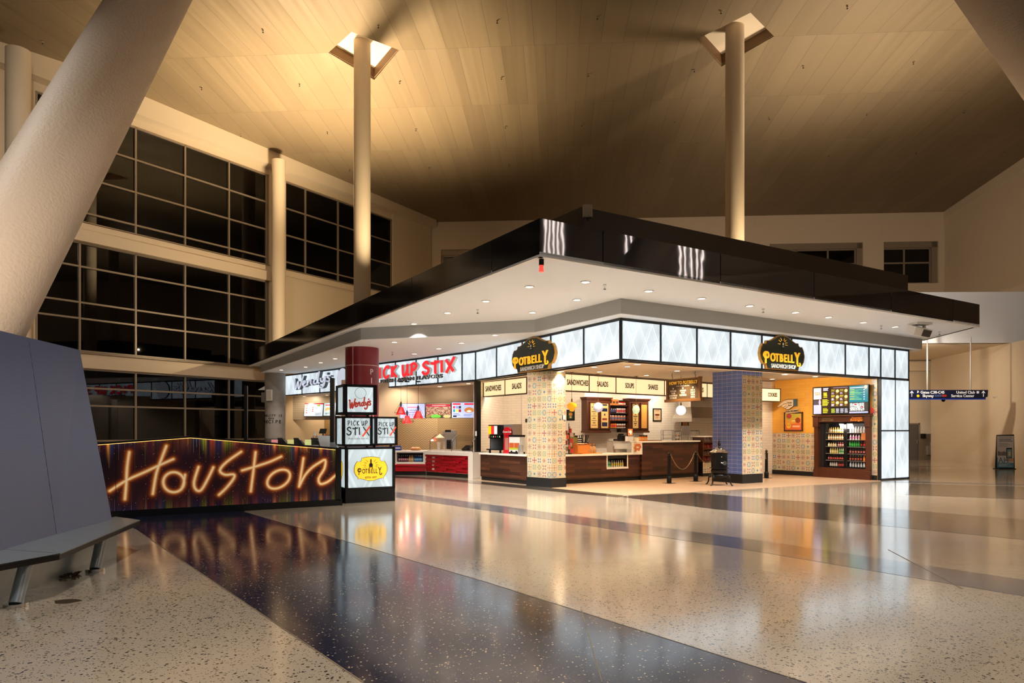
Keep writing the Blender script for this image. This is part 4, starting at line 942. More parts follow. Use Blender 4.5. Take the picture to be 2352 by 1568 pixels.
# red pendants
def red_pendant(px, pyb, Y, label):
    zb = ZZ(pyb, Y); t = thing('red_pendant', label, 'pendant lamp', (AX(px, Y), Y, zb))
    MB().lathe([(.20, 0), (.085, .28), (.05, .30)], 6).build('red_shade', mat('red_fabric_shade%d' % px, (200, 24, 30), .5, emit=(230, 30, 34), es=.65), t)
    MB().lathe([(.19, .005), (.12, .012), (.01, .012)], 6).build('diffuser', M_bulb, t)
    m = MB(); 
    for k in range(6):
        a = k*PI/3+.3; b = a+PI/3
        m.cyl((.25*math.cos(a), .25*math.sin(a), .08), (0, 0, .50), .005, .005, 5).cyl((.25*math.cos(a), .25*math.sin(a), .08), (.19*math.cos(a), .19*math.sin(a), 0), .005, .005, 5).cyl((.25*math.cos(a), .25*math.sin(a), .08), (.25*math.cos(b), .25*math.sin(b), .08), .005, .005, 5)
    m.build('wire_cage', M_black, t)
    MB().cyl((0, 0, .30), (0, 0, .50), .025).build('socket', M_black, t); MB().cyl((0, 0, .5), (0, 0, ZL+.155-zb), .006, .006, 6).build('cord', M_black, t)
    MB().cyl((0, 0, ZL+.115-zb), (0, 0, ZL+.161-zb), .1, .1, 16).build('ceiling_rose', M_black, t)
    lamp('POINT', 'pendant_light', (0, 0, -.06), 6, (1, .45, .3), .05, parent=t)
red_pendant(921, 952, 26.6, 'leftmost of three red pendant lamps in black wire cages')
red_pendant(935, 972, 26.6, 'lowest of three red pendant lamps in black wire cages')
red_pendant(960.5, 960.5, 26.6, 'rightmost of three red pendant lamps in black wire cages')

# ---- burger shop on the far left
Yw = 37.4
struct(MB().box(-2.5, 4.6, 0, .2, 2.28, 3.66).build('wall_slatted', M_slatwall, None, (-12.2, Yw, 0), 0))
struct(MB().box(-3, 5.4, 0, .2, 0, 3.66).build('wall_burger_back', mat('warm_steel_panel', (176, 150, 108), .35, .4), None, (-12.2, 39.2, 0), 0))
struct(MB().box(0, AX(696, 38.4)-AX(664, 38.4), 0, .2, 0, 2.28).build('wall_burger_tile', M_wtile, None, (AX(664, 38.4), 38.4, 0), 0))
struct(MB().box(-.1, .1, 0, .3, 0, ZL).build('trim_7', M_wallp, None, (AX(785.5, 28), 28, 0), 0))
def menucard(seed):
    c = Canvas(44, 40, (176, 196, 214)); c.rect(0, 1, 0, .07, (196, 30, 46)); random.seed(seed)
    for i in range(4): c.ell(.12, .2+i*.18, .05, .05, (150, 90, 60)); c.lines(.2, .36, .18+i*.18, .24+i*.18, 1, (120, 130, 150), .6, .2)
    for i in range(4): c.ell(.45, .16+i*.15, .04, .05, (190, 60, 60)); c.lines(.52, .7, .16+i*.17, .22+i*.17, 1, (120, 140, 160), .6)
    c.ell(.75, .16, .09, .07, (120, 140, 60)); c.lines(.6, .95, .75, .95, 4, (120, 130, 150), .4); return c
screen('left menu screen of the burger shop with rows of small items', 697.5, 741, 924, 956, 36.6, menucard(3), rotx=-.28)
c = Canvas(44, 40, (180, 204, 216)); c.rect(.1, .5, .12, .2, (200, 60, 70)); c.ell(.42, .52, .32, .18, (206, 170, 110)); c.ell(.45, .62, .22, .06, (240, 236, 226)); c.ell(.25, .85, .05, .05, (40, 50, 90)); c.lines(.1, .7, .78, .95, 3, (120, 130, 150), .3)
screen('middle menu screen of the burger shop with a fried food picture', 742, 770, 923, 955, 36.6, c, rotx=-.28)
screen('right menu screen of the burger shop partly behind the black post', 770.5, 793, 922, 955, 36.6, menucard(8), rotx=-.28)
Yc = 32.3
t = thing('order_counter', 'low service counter behind the mural wall with tills on top', 'counter', (AX(650, Yc), Yc, 0)); wc = AX(742, Yc)-AX(650, Yc)
MB().box(0, wc, 0, .7, .95, 1.0).build('worktop', M_steel, t); MB().box(0, wc, .05, .65, 0, .95).build('front_panel', M_conc, t)
for i, (px, cc) in enumerate(((630, (230, 150, 160)), (667, (214, 214, 140)), (707, (206, 220, 150)))):
    lab = ['pink card standing in front of the leftmost till', 'yellow card standing in front of the middle till', 'green tinted card in front of the rightmost till'][i]
    simple('menu_card', MB().box(-.15, .15, -.01, .01, 0, .26), mat('card_%d' % i, cc, .5, emit=cc, es=.3), lab, 'card', (AX(px, Yc), Yc-.02+.06, 1.0))
    t = thing('till', ['leftmost', 'middle', 'rightmost'][i]+' black till on the service counter behind mural wall', 'till', (AX(px+16, Yc+.3), Yc+.3, 1.0))
    MB().slab([(-.28, 0), (.30, 0), (.12, .24), (-.28, .24)], 0, .3).build('till_body', M_black, t, bevel=.01); MB().slab([(-.2, .24), (.08, .24), (.02, .34), (-.2, .34)], .05, .1).build('till_screen', M_matteblack, t)
t = thing('kitchen_rack', 'steel kitchen rack with cups and a dark monitor on top', 'rack', (AX(718, 35.2), 35.2, 0)); wr_ = AX(752, 35.2)-AX(718, 35.2)
m = MB()
for z in (.5, .8, 1.1, 1.4): m.box(0, wr_, 0, .6, z, z+.03)
for x in (0, wr_-.04): m.box(x, x+.04, 0, .04, 0, 1.4).box(x, x+.04, .56, .6, 0, 1.4)
m.build('steel_frame', M_steel, t)
MB().box(0.02, wr_-.02, .1, .5, .83, 1.05).box(.1, wr_-.2, .1, .5, 1.13, 1.3).build('dark_trays', M_black, t)
Yr = 35.3
simple('paper_cup', MB().cyl((0, 0, 0), (0, 0, .2), .07, .09), M_whiteplastic, 'white paper cup at the left end of the steel kitchen rack', 'cup', (AX(721.5, Yr), Yr+.2, 1.43))
t = thing('order_monitor', 'tilted black order monitor above the steel kitchen rack', 'screen', (AX(738, Yr), Yr+.3, 1.43))
MB().slab([(-.22, .1), (.14, .1), (.2, .36), (-.14, .36)], 0, .05).build('monitor', M_matteblack, t); MB().box(-.03, .03, 0, .05, 0, .12).build('stand', M_black, t)
for i in range(5):
    simple('fries_carton', MB().slab([(0, 0), (.09, 0), (.13, .33), (.0, .33)], 0, .05), mat('carton_stripe_%d' % (i % 2), [(220, 40, 40), (240, 226, 196)][i % 2], .5), '%s fry carton in the row of cartons left of the black post' % ['first red', 'first cream', 'second red', 'second cream', 'third red'][i], 'carton', (AX(746+i*3.6, 32.0), 32.0, 1.16), 0, 'fry cartons standing in a row')
simple('carton_shelf', MB().box(-.1, .5, 0, .3, 0, 1.16), M_steel, 'narrow steel stand under the fry cartons', 'shelf', (AX(746, 31.95), 31.95, 0))
t = thing('wall_shelf', 'small brown shelf bracket on the tile wall of the burger shop', 'shelf', (AX(676, 38.35), 38.35, ZZ(979, 38.35)))
MB().box(-.15, .18, -.15, 0, 0, .04).box(-.15, -.05, -.15, 0, 0.04, .14).box(.12, .18, -.15, 0, 0.04, .1).build('bracket', M_oak, t)

# ---- concrete column with lettering
Yq = 34.0; xq = AX(632, Yq)
t = thing('concrete_column', 'stained concrete column with black lettering at the left end of the shops', 'column', (xq, Yq, 0))
MB().cyl((0, 0, 0), (0, 0, ZB), .49, .49, 48).build('shaft', M_conc, t)
MB().cyl((0, 0, 0), (0, 0, 1.3), .495, .495, 48).build('grey_base', mat('grey_base_wrap', (100, 92, 84), .5), t)
m = MB()
def wraptext(m, s, z, size, r, a0, da):
    for i, ch in enumerate(s):
        a = a0+(i-(len(s)-1)/2)*da
        M = Matrix.Translation((r*math.sin(a), -r*math.cos(a), z)) @ Matrix.Rotation(a, 4, 'Z')
        if ch != ' ': m.text(ch, size, M, .003, .004, y=-.004)
wraptext(m, 'QUALITY IS', 2.42, .15, .49, -.05, .22); wraptext(m, 'OUR', 2.28, .10, .49, -.05, .2); wraptext(m, 'RECIPE', 2.12, .22, .49, -.05, .34)
m.build('lettering', M_ink, t)
t = thing('wall_speaker', 'white rectangular speaker on the front of the concrete column', 'speaker', (AX(628, Yq)-.0, Yq-.62, ZZ(921, Yq)))
MB().box(-.14, .14, 0, .13, 0, .54).build('case', M_whiteplastic, t, bevel=.02); MB().box(-.11, .11, -.006, 0, .04, .5).build('grille', mat('speaker_grille', (196, 186, 170), .7), t)
t = thing('wall_speaker', 'grey camera housing on the left side of the concrete column', 'camera', (AX(606, Yq), Yq-.1, ZZ(924, Yq)))
MB().box(-.1, .1, 0, .25, 0, .5).build('case', mat('housing_grey', (110, 104, 98), .6), t, bevel=.02); MB().slab([(-.26, .62), (.1, .82), (.12, .62)], 0, .25).build('hood', M_whiteplastic, t)
MB().box(.05, .15, .1, .15, .5, .64).build('bracket', M_black, t)
# red column
xr, yr = -5.19, 23.62
t = thing('crimson_column', 'thick crimson round column rising behind the stacked sign cubes', 'column', (xr, yr, 0))
MB().cyl((0, 0, 0), (0, 0, ZB), .565, .565, 64).build('shaft', M_crimson, t)
m = MB()
for z in (ZZ(838, yr-.5), 1.6): m.cyl((0, 0, z-.012), (0, 0, z+.012), .57, .57, 64)
for a in (-.35, 1.75, 3.9): m.cyl((.567*math.sin(a), -.567*math.cos(a), 0), (.567*math.sin(a), -.567*math.cos(a), ZB), .012, .012, 6)
m.build('joint_strips', mat('pale_joint', (200, 170, 160), .5), t)
m = MB()
for i, ch in enumerate('PICK UP STIX'):
    if ch != ' ': m.text(ch, .26, Matrix.Translation((.57*math.sin(.80), -.57*math.cos(.80), 3.68-i*.30)) @ Matrix.Rotation(.80, 4, 'Z'), .003, .004, y=-.006)
m.build('vertical_lettering', mat('pale_lettering', (220, 200, 196), .5), t)

# ================================================================ SANDWICH SHOP
L2a, L2b = (1.55, 21.45), (4.42, 23.35)
lowc, ld2, ll2 = unit(L2a, L2b)[0], None, unit(L2a, L2b)[1]; dlow = lowc
t = local('wood_counter', 'long dark plank counter with white top and a built-in drinks cooler', 'counter', L2a, dlow)
ca, cb = T_on(1394, L2a, dlow), T_on(1441, L2a, dlow)
h = .93
MB().box(-.04, ll2-.02, -.06, .7, h-.055, h).build('worktop', M_quartz, t, bevel=.006)
MB().box(0, ca, 0, .66, .14, h-.055).box(ca, cb, 0, .66, .14, .42).box(cb, ll2, 0, .66, .14, h-.055).build('front_panel', M_plank, t)
MB().box(0, ll2, .04, .6, 0, .14).build('kick_plate', M_matteblack, t)
MB().box(ca-.02, cb+.02, -.03, .5, .42, .48).box(ca-.02, ca+.02, -.015, 0, .42, h-.05).box(cb-.02, cb+.02, -.015, 0, .42, h-.05).build('cooler_frame', M_quartz, t)
MB().box(ca, cb, .5, .55, .48, h-.06).box(ca, cb-.06, 0.0, .45, .76, h-.055).build('cooler_back', M_matteblack, t)
row('clear bottle with green cap in the cooler of the plank counter', 'green capped bottles in the plank counter cooler', pts_on(L2a, dlow, ca+.05, ca+.26, 3, .12), .48, (150, 190, 170), (20, 110, 60), (60, 140, 90), .22, .034)
row('clear bottle with yellow label in the cooler of the plank counter', 'yellow labelled bottles in the plank counter cooler', pts_on(L2a, dlow, ca+.28, cb-.06, 6, .12), .48, (196, 196, 186), WHT, (200, 180, 40), .22, .03)
H3a, H3b = (4.42, 23.25), (6.85, 25.1); dh, lh = unit(H3a, H3b)
t = local('high_bar', 'tall dark plank bar counter with white top and a wooden pig plaque', 'counter', H3a, dh)
HB = 1.33
MB().box(-.03, lh+.05, -.06, .5, HB-.05, HB).build('worktop', M_quartz, t, bevel=.006)
MB().box(0, lh, 0, .45, .15, HB-.05).build('front_panel', M_plank, t)
MB().box(0, lh, .03, .4, 0, .15).build('kick_plate', M_matteblack, t)
MB().box(-.02, .015, -.012, .45, h-.05, HB-.05).build('white_edge', M_quartz, t)
pc = T_on(1463, H3a, dh); t = local('pig_plaque', 'small orange wooden pig plaque fixed to the tall bar front', 'plaque', addv(H3a, dh, pc, -.02), dh, 1.12)
pig = [(-.15, 0), (-.14, .06), (-.11, .11), (-.05, .13), (.03, .13), (.10, .12), (.12, .14), (.14, .10), (.17, .05), (.19, .03), (.18, -.01), (.14, -.03), (.11, -.07), (.10, -.12), (.06, -.12), (.05, -.08), (-.05, -.09), (-.06, -.13), (-.10, -.13), (-.11, -.07), (-.15, -.04), (-.17, .02)]
MB().slab(pig, -.01, .02).build('pig_shape', mat('orange_wood', (196, 110, 48), .5, var=.15, vscale=20), t); MB().text('PIN', .08, None, .002, .003, y=-.014).build('lettering', M_whiteplastic, t)

# chips rack
CR = (7.02, 25.12); dcr = u; t = local('crisp_rack', 'brown wooden rack of crisp bags between the bar and the blue pillar', 'rack', CR, dcr)
MB().box(-.05, 1.35, -.03, .55, 1.45, 1.50).build('worktop', M_quartz, t)
m = MB().box(0, .05, 0, .5, .1, 1.45).box(1.25, 1.3, 0, .5, .1, 1.45).box(0, 1.3, .45, .5, .5, 1.45)
for z in (.52, .75, .99, 1.23): m.box(0, 1.3, 0, .5, z, z+.02).box(0, 1.3, -.01, .01, z, z+.05)
m.build('rack_body', M_cherry, t)
o = tiled(1.3, .40).build('patterned_plinth', 1.3, .40, M_attrtile, t, (0, -.003, .12)); MB().box(0, 1.3, 0, .5, 0, .52).build('plinth', M_matteblack, t)
bagm = [mat('crisp_bag_%d' % i, c_, .35, var=.4, vscale=30) for i, c_ in enumerate([(176, 60, 50), (150, 120, 100), (190, 70, 40), (170, 150, 140), (120, 40, 40)])]
def bag(loc, rot, m, label, grp, tilt=-.35):
    b = MB(); k = 8; vs = []; fs = []
    for s in (-1, 1):
        for j in range(k+1):
            for i in range(k+1):
                a, c_ = i/k*2-1, j/k*2-1; th = .045*(1-a**4)*(1-c_**4)**.5
                vs.append((a*.075*(1-.06*abs(c_)), s*th, (c_+1)*.10+.005*math.sin(a*9)))
    for s in range(2):
        for j in range(k):
            for i in range(k):
                q = s*(k+1)**2+j*(k+1)+i; f = (q, q+1, q+k+2, q+k+1); fs.append(f if s == 0 else f[::-1])
    b.add(vs, fs, True); o = b.build('crisp_bag', m, None, loc, rot); o.rotation_euler = (tilt, 0, rot); return tag(o, label, 'crisp bag', grp)
shelf_n = ['lowest', 'second lowest', 'second highest', 'top']
for j, z in enumerate((.54, .77, 1.01, 1.25)):
    b0 = None
    for i in range(7):
        p = addv(CR, dcr, .13+i*.17, .16)
        if b0 is None or i in (3,): b0 = bag((p[0], p[1], z), ang(dcr), bagm[(j+i) % 5], 'crisp bag on the %s shelf of the brown rack%s' % (shelf_n[j], ', darker right half' if i == 3 else ', lighter left half'), 'crisp bags on the %s rack shelf' % shelf_n[j])
        else: 
            q = b0.copy(); COL.objects.link(q); q.location = (p[0], p[1], z)

# hanging backlit menu strip
def lightbox(name, label, a, d, cuts, z0, z1, texts, dep=.22):
    t = local(name, label, 'light box', a, d, z0); l = cuts[-1]; hh = z1-z0
    f = MB().box(0, l, .02, dep, 0, .035).box(0, l, .02, dep, hh-.035, hh).box(0, l, dep-.02, dep, 0, hh)
    for c_ in cuts: f.box(c_-.018, c_+.018, -.012, dep, 0, hh)
    f.box(0, l, -.012, .02, 0, .03).box(0, l, -.012, .02, hh-.03, hh); f.build('sign_frame', mat(name+'_frame', (70, 54, 36), .4, .3), t)
    for i in range(len(cuts)-1): MB().box(cuts[i]+.018, cuts[i+1]-.018, 0, .02, .03, hh-.03).build('light_panel', M_menu, t)
    for s, x, sz in texts: MB().text(s, sz, Matrix.Translation((x, 0, hh*.5)) , .003, .006, sx=.62, y=-.006).build('lettering', M_ink, t)
    return t
MA = (1.70, 22.45); MBb = (8.04, 27.4); dm, lm = unit(MA, MBb); f_ = lambda px: T_on(px, MA, dm)
lightbox('menu_light_box', 'glowing cream sign strip with dish names above the wood counter', MA, dm, [0.0]+[f_(p_) for p_ in (1353, 1414.5, 1526, 1563, 1624, 1690)], 2.99, 3.58,
         [('SANDWICHES', f_(1327), .25), ('SALADS', f_(1384), .25), ('SOUPS', f_(1446), .25), ('SHAKES', f_(1500), .25), ('SANDWICHES', f_(1598), .25)])
ML = (-1.06, 25.3); dml, lml = unit(ML, (.55, 22.9)); g_ = lambda px: T_on(px, ML, dml)
lightbox('menu_light_box', 'glowing cream sign naming sandwiches and salads above the soda fountain', ML, dml, [g_(1111), g_(1160), lml-.1], 2.93, 3.50, [('SANDWICHES', g_(1133), .27), ('SALADS', g_(1187), .27)])
kp = (AX(1792, 25.55), 25.55); ck = addv(kp, u, -1.1)
_t = lightbox('menu_light_box', 'square glowing cream sign reading cookies beside the yellow wall', ck, u, [0, 1.1], 2.76, 3.26, [('COOKIES', .66, .2)])
MB().cyl((.2, .1, .5), (.2, .1, ZL+.17-2.76), .012).cyl((.9, .1, .5), (.9, .1, ZL+.17-2.76), .012).build('hanger_rods', M_black, _t)

# HOW TO sign on chains
ha, hb = (5.2, 23.0), (5.99, 21.7); d, l = unit(ha, hb); t = local('hanging_board', 'brown hanging board with yellow heading and three steps in chalk lettering', 'sign', ha, d, 2.70)
MB().box(.06, l-.06, 0, .06, .03, .66).build('board', mat('board_brown', (78, 62, 44), .5), t)
MB().box(0, .08, -.02, .08, 0, .70).box(l-.08, l, -.02, .08, 0, .72).box(-.02, l+.02, -.02, .08, .66, .70).box(-.05, l+.05, -.05, .11, -.06, .03).build('wood_frame', M_oak, t, bevel=.006)
MB().text('HOW TO POTBELLY', .145, Matrix.Translation((l/2, 0, .56)), .002, .003, sx=.95, y=-.003).build('heading', mat('heading_yellow', (240, 190, 60), .5, emit=(240, 190, 60), es=.3), t)
m = MB().text('order first & pay last', .07, Matrix.Translation((l/2, 0, .46)), .002, 0, y=-.003)
for x, ws in ((.32, ('CHOOSE', 'YOUR', 'SANDWICH', 'OR SALAD')), (.76, ('CHOOSE', 'YOUR', 'TOPPINGS')), (1.2, ('PAY &', 'ENJOY', 'YOUR', 'MEAL!'))):
    x = x*l/1.52
    m.cyl((x, -.004, .385), (x, 0, .385), .03, .03, 12)
    for i, s in enumerate(ws): m.text(s, .075, Matrix.Translation((x, 0, .30-i*.075)), .002, .002, sx=.9, y=-.003)
m.build('chalk_lettering', mat('chalk_white', (220, 214, 200), .6), t)
for x in (.25, l-.25): MB().tube([(x, .03, .70), (x+.02, .03, .76), (x-.02, .03, .82), (x, .03, .9)], .008, 6).build('hook', M_black, t)

# cabinets on the kitchen wall
fk = lambda px: T_on(px, addv(K, u, 0, -.32), u)
def cabinet(a, b, label, posters):
    t = local('wall_cabinet', label, 'cabinet', addv(K, u, a, -.34), u, 1.66); w_ = b-a; H = 1.22
    MB().box(0, w_, 0, .34, 0, H).build('body', M_cherry, t, bevel=.006)
    MB().box(-.04, w_+.04, -.04, .34, H, H+.05).box(-.07, w_+.07, -.08, .34, H+.05, H+.10).box(-.03, w_+.03, -.03, .34, -.05, .02).build('cornice', M_cherry, t, bevel=.008)
    for i in range(2):
        x0 = w_*(.10+.45*i); x1 = w_*(.50+.45*i); f = MB().box(x0, x0+.05, -.03, 0, .08, H-.08).box(x1-.05, x1, -.03, 0, .08, H-.08).box(x0, x1, -.03, 0, .08, .13).box(x0, x1, -.03, 0, H-.13, H-.08)
        dd = f.build('door', M_cherry, t)
        c = posters[i]; c.a = c.a[::-1]; c.build('door_poster', x1-x0-.1, H-.26, M_attr, dd, (x0+.05, -.012, .13))
    return t
def poster_canvas(bg, items):
    c = Canvas(22, 60, bg)
    for (v0, v1, col, in_) in items: c.rect(in_, 1-in_, v0, v1, col)
    return c
NV = (30, 36, 66)
pa = poster_canvas((214, 178, 112), [(.05+.09*i, .09+.09*i, (120, 96, 60), .2 if i % 2 else .3) for i in range(10)])
pb = poster_canvas((214, 178, 112), [(.04, .10, NV, .2), (.2, .34, NV, .12), (.42, .50, NV, .4), (.6, .68, (140, 60, 40), .2), (.76, .93, NV, .12)])
pcv = poster_canvas((210, 174, 110), [(.04+.075*i, .08+.075*i, (90, 74, 50), .15+.1*(i % 3)) for i in range(12)])
pd = poster_canvas((206, 150, 74), [])
cabinet(fk(1347), fk(1401), 'left brown wall cabinet with two cream poster doors', (pa, pb))
cabinet(fk(1445), fk(1489), 'right brown wall cabinet with cream lettered and plain orange doors', (pcv, pd))
s0_, s1_ = fk(1402), fk(1444); t = local('jar_shelf', 'dark brown open wall shelf holding four rows of jars between cabinets', 'shelf', addv(K, u, s0_, -.28), u, 1.78); w_ = s1_-s0_
m = MB().box(0, w_, .24, .28, 0, 1.12)
JZ = (.0, .30, .60, .90)
for z in JZ: m.box(0, w_, 0, .28, z-.02, z+.015)
m.build('shelf_boards', mat('dark_shelf_wood', (40, 20, 16), .5), t)
def jars(z, t0, t1, n, body, lid, lab, label, grp, box=False, hh=.19):
    r = (t1-t0)/n*.44; p0 = None
    for i in range(n):
        p = addv(K, u, s0_+t0+(t1-t0)*(i+.5)/n, -.16); loc = (p[0], p[1], 1.78+z+.015)
        if p0 is None:
            p0 = thing('jar' if not box else 'carton', label, 'jar' if not box else 'box', loc, ang(u), grp)
            if box: MB().box(-r, r, -.05, .05, 0, hh).build('carton_body', bmat(body, .5), p0); MB().box(-r*.7, r*.7, -.053, -.05, hh*.3, hh*.7).build('printed_panel', bmat(lab, .5), p0)
            else:
                MB().lathe([(r*.9, 0), (r, .01), (r, hh*.78), (r*.8, hh*.84)], 14).build('jar_body', bmat(body, .2), p0); MB().cyl((0, 0, hh*.84), (0, 0, hh), r*.85, r*.85, 14).build('lid', bmat(lid, .35), p0)
                MB().lathe([(r*1.02, hh*.2), (r*1.03, hh*.22), (r*1.03, hh*.62), (r*1.02, hh*.64)], 14).build('paper_label', bmat(lab, .5), p0)
        else: copy_tree(p0, loc)
jars(.90, .03, w_*.55, 3, (222, 130, 50), WHT, (70, 50, 40), 'orange carton on the top shelf of the jar shelf', 'orange cartons on the jar shelf', True, .23)
jars(.90, w_*.56, w_-.03, 4, (180, 40, 40), (180, 40, 40), (235, 220, 190), 'short red tin on the top row of the jar shelf', 'red tins on the jar shelf', False, .15)
jars(.60, .03, w_*.45, 4, (34, 28, 44), (20, 20, 24), (60, 60, 90), 'dark bottle jar on the second row of the jar shelf', 'dark jars on the jar shelf', False, .2)
jars(.60, w_*.46, w_-.03, 4, (190, 170, 160), (220, 210, 200), (170, 50, 60), 'pale jar with red label on second row of the jar shelf', 'red labelled jars on the jar shelf', False, .18)
jars(.30, .03, w_-.03, 6, (206, 110, 60), (236, 230, 214), (90, 90, 120), 'orange jar with white lid on the third row of the jar shelf', 'white lidded jars on the jar shelf', False, .2)
jars(.0, .03, w_*.47, 4, (226, 150, 50), (220, 60, 50), (190, 50, 40), 'yellow jar with red label on the lowest row of the jar shelf', 'yellow jars on the jar shelf', False, .2)
jars(.0, w_*.48, w_-.03, 4, (225, 215, 205), (240, 235, 230), (120, 60, 40), 'white jar on the lowest row of the jar shelf', 'white jars on the jar shelf', False, .17)
t = local('utility_box', 'small dark box hanging below the right end of jar shelf', 'box', addv(K, u, fk(1428), -.3), u, 1.62); MB().box(0, .25, 0, .28, 0, .13).build('box_body', mat('dark_shelf_wood2', (40, 22, 18), .5), t)

# framed pictures
def picture(o, d, px0, px1, z0, z1, bg, items, label):
    t0, t1 = T_on(px0, o, d), T_on(px1, o, d); w_ = t1-t0; t = local('framed_picture', label, 'picture', addv(o, d, t0, -.03), d, z0); hh = z1-z0; b = .045
    MB().box(0, w_, 0, .03, 0, b).box(0, w_, 0, .03, hh-b, hh).box(0, b, 0, .03, 0, hh).box(w_-b, w_, 0, .03, 0, hh).build('frame', M_black, t)
    c = Canvas(26, 36, bg)
    for f in items: f(c)
    c.a = c.a[::-1]; c.build('print', w_-2*b, hh-2*b, M_attr, t, (b, .012, b)); return t
picture(K, u, 1499, 1518.5, ZZ(967.5, 28.7), ZZ(938, 28.7), (208, 180, 140), [lambda c: c.lines(.2, .85, .08, .2, 1, (110, 84, 60), .6, .1), lambda c: c.ell(.5, .5, .36, .09, (96, 40, 24)), lambda c: c.lines(.25, .8, .68, .9, 3, (150, 120, 90), .4)], 'black framed cream print of a sandwich on the white tile wall')
picture(K, u, 1565, 1581, ZZ(983, 30.0), ZZ(966, 30.0), (196, 140, 84), [lambda c: c.lines(.2, .8, .3, .8, 3, (150, 100, 60), .4)], 'small black framed orange print below the steel hood')
picture((-.36, 28.2), kd, 1302, 1320, ZZ(965.5, 27), ZZ(941, 27), (52, 60, 40), [lambda c: c.ell(.5, .4, .32, .2, (206, 140, 50)), lambda c: c.rect(.3, .7, .65, .85, (190, 180, 120))], 'dark green framed poster behind the amber pendant')
so = T_on(1364, K, u)
simple('wall_socket', MB().box(-.05, .05, -.015, 0, 0, .11), M_black, 'dark double wall socket above the paper bags on the tile wall', 'socket', addv(K, u, so, -.002)+(ZZ(1025, 27.3),), ang(u))

# cooker hood
hp = addv(K, u, fk(1545)+.1, -1.3); t = local('cooker_hood', 'large stainless steel cooker hood behind the hanging board', 'hood', hp, u, 2.05)
MB().prism([(0, 0), (3.4, 0), (3.4, 1.1), (0, 1.1)], 0, .16).build('lip', M_steel, t, bevel=.006)
b = MB(); vs = [(0, 0, .16), (3.4, 0, .16), (3.4, 1.1, .16), (0, 1.1, .16), (.35, .4, .62), (3.4, .4, .62), (3.4, 1.1, .62), (.35, 1.1, .62)]
b.add(vs, [(0, 1, 5, 4), (1, 2, 6, 5), (2, 3, 7, 6), (3, 0, 4, 7), (4, 5, 6, 7), (3, 2, 1, 0)]); b.box(.35, 3.4, .4, 1.1, .62, 1.5); b.build('canopy_shell', M_steel, t)
MB().box(.03, .16, -.004, 0, .02, .14).build('sticker', M_whiteplastic, t)

# back worktop and bread racks
bwk = addv(K, u, 1.5, -1.0)
simple('prep_worktop', MB().box(0, 6.0, 0, .9, 0, .9), M_steel, 'steel preparation worktop along the white tile wall', 'counter', (bwk[0], bwk[1], 0), ang(u))
def rack(px0, px1, Y, pyt, label, m_=M_chrome, loaf=True, n=5):
    x0, x1 = AX(px0, Y), AX(px1, Y); zt = ZZ(pyt, Y); z0 = .9; t = thing('bread_rack', label, 'rack', (x0, Y, z0)); w_ = x1-x0; hh = zt-z0; m = MB()
    for x in (0, w_):
        for y in (0, .35): m.cyl((x, y, 0), (x, y, hh), .014, .014, 6)
    m.tube([(0, 0, hh), (w_, 0, hh)], .014, 6).tube([(0, .35, hh), (w_, .35, hh)], .014, 6)
    for i in range(n): m.box(0, w_, 0, .35, .06+i*(hh-.1)/n, .075+i*(hh-.1)/n)
    m.build('rack_frame', m_, t)
    if loaf:
        for i in range(n):
            for k in range(2): MB().ball((w_*(.28+.44*k), .15, .115+i*(hh-.1)/n), .07, 10, (w_*2.6, 1, .5)).build('bread', mat('bread_%s_%d%d' % (name_n(), i, k), (206, 150, 96), .6), t)
    return t
_nn = [0]
def name_n(): _nn[0] += 1; return str(_nn[0])
rack(1523, 1549, 26.6, 988, 'white rounded bread rack standing behind the high bar', M_whiteplastic, False)
rack(1551, 1565, 27.0, 990, 'narrow steel rack of bread rolls right of the white rack', M_chrome, True, 4)
rack(1586, 1606, 27.4, 989, 'wire rack below the cooker hood near the blue pillar', M_chrome, True, 3)
simple('receipt_pad', MB().box(-.16, .16, 0, .02, 0, .38), M_whiteplastic, 'white paper sheets hanging behind the bar under the hood', 'paper', (AX(1575, 27.1), 27.1, 1.5))

# globe pendants
def globe(px, py, Y, r, label, shade, prof=None):
    z = ZZ(py, Y); t = thing('globe_pendant', label, 'pendant lamp', (AX(px, Y), Y, z))
    if prof: MB().lathe(prof, 24).build('glass_shade', shade, t)
    else: MB().ball((0, 0, 0), r, 24).build('glass_shade', shade, t)
    MB().ball((0, 0, 0), .04, 10).build('bulb', M_bulb, t)
    zt = ZL+.16-z
    MB().cyl((0, 0, r*.95), (0, 0, r+.10), .03, .02).build('socket', M_oak, t); MB().cyl((0, 0, r+.1), (0, 0, zt), .006, .006, 6).build('chain', M_oak, t)
    if px < 1500: MB().cyl((0, 0, zt-.03), (0, 0, zt), .06, .06).build('ceiling_rose', M_oak, t)
    return t
Ml = lambda n, c_, e, es_: mat(n, c_, .2, emit=e, es=es_)
globe(1313.5, 933, 22.6, .16, 'amber glass lantern pendant next to the patterned pillar', Ml('amber_glass', (230, 170, 40), (255, 170, 40), .55), [(.02, -.17), (.07, -.16), (.08, -.10), (.15, -.05), (.17, .02), (.14, .09), (.07, .12), (.02, .14)])
globe(1374, 935, 23.2, .17, 'clear ribbed glass globe pendant in front of the left cabinet', Ml('clear_globe', (190, 196, 214), (200, 206, 230), .45))
globe(1461, 941, 24.2, .14, 'green glass pendant in front of the right cabinet', Ml('green_glass', (190, 220, 170), (214, 235, 190), .7), [(.05, -.14), (.11, -.08), (.13, .02), (.10, .12), (.03, .17)])
globe(1564, 942, 23.6, .165, 'round white milk glass pendant left of the cooker hood', Ml('milk_glass', (250, 250, 250), (255, 250, 240), 2.2))

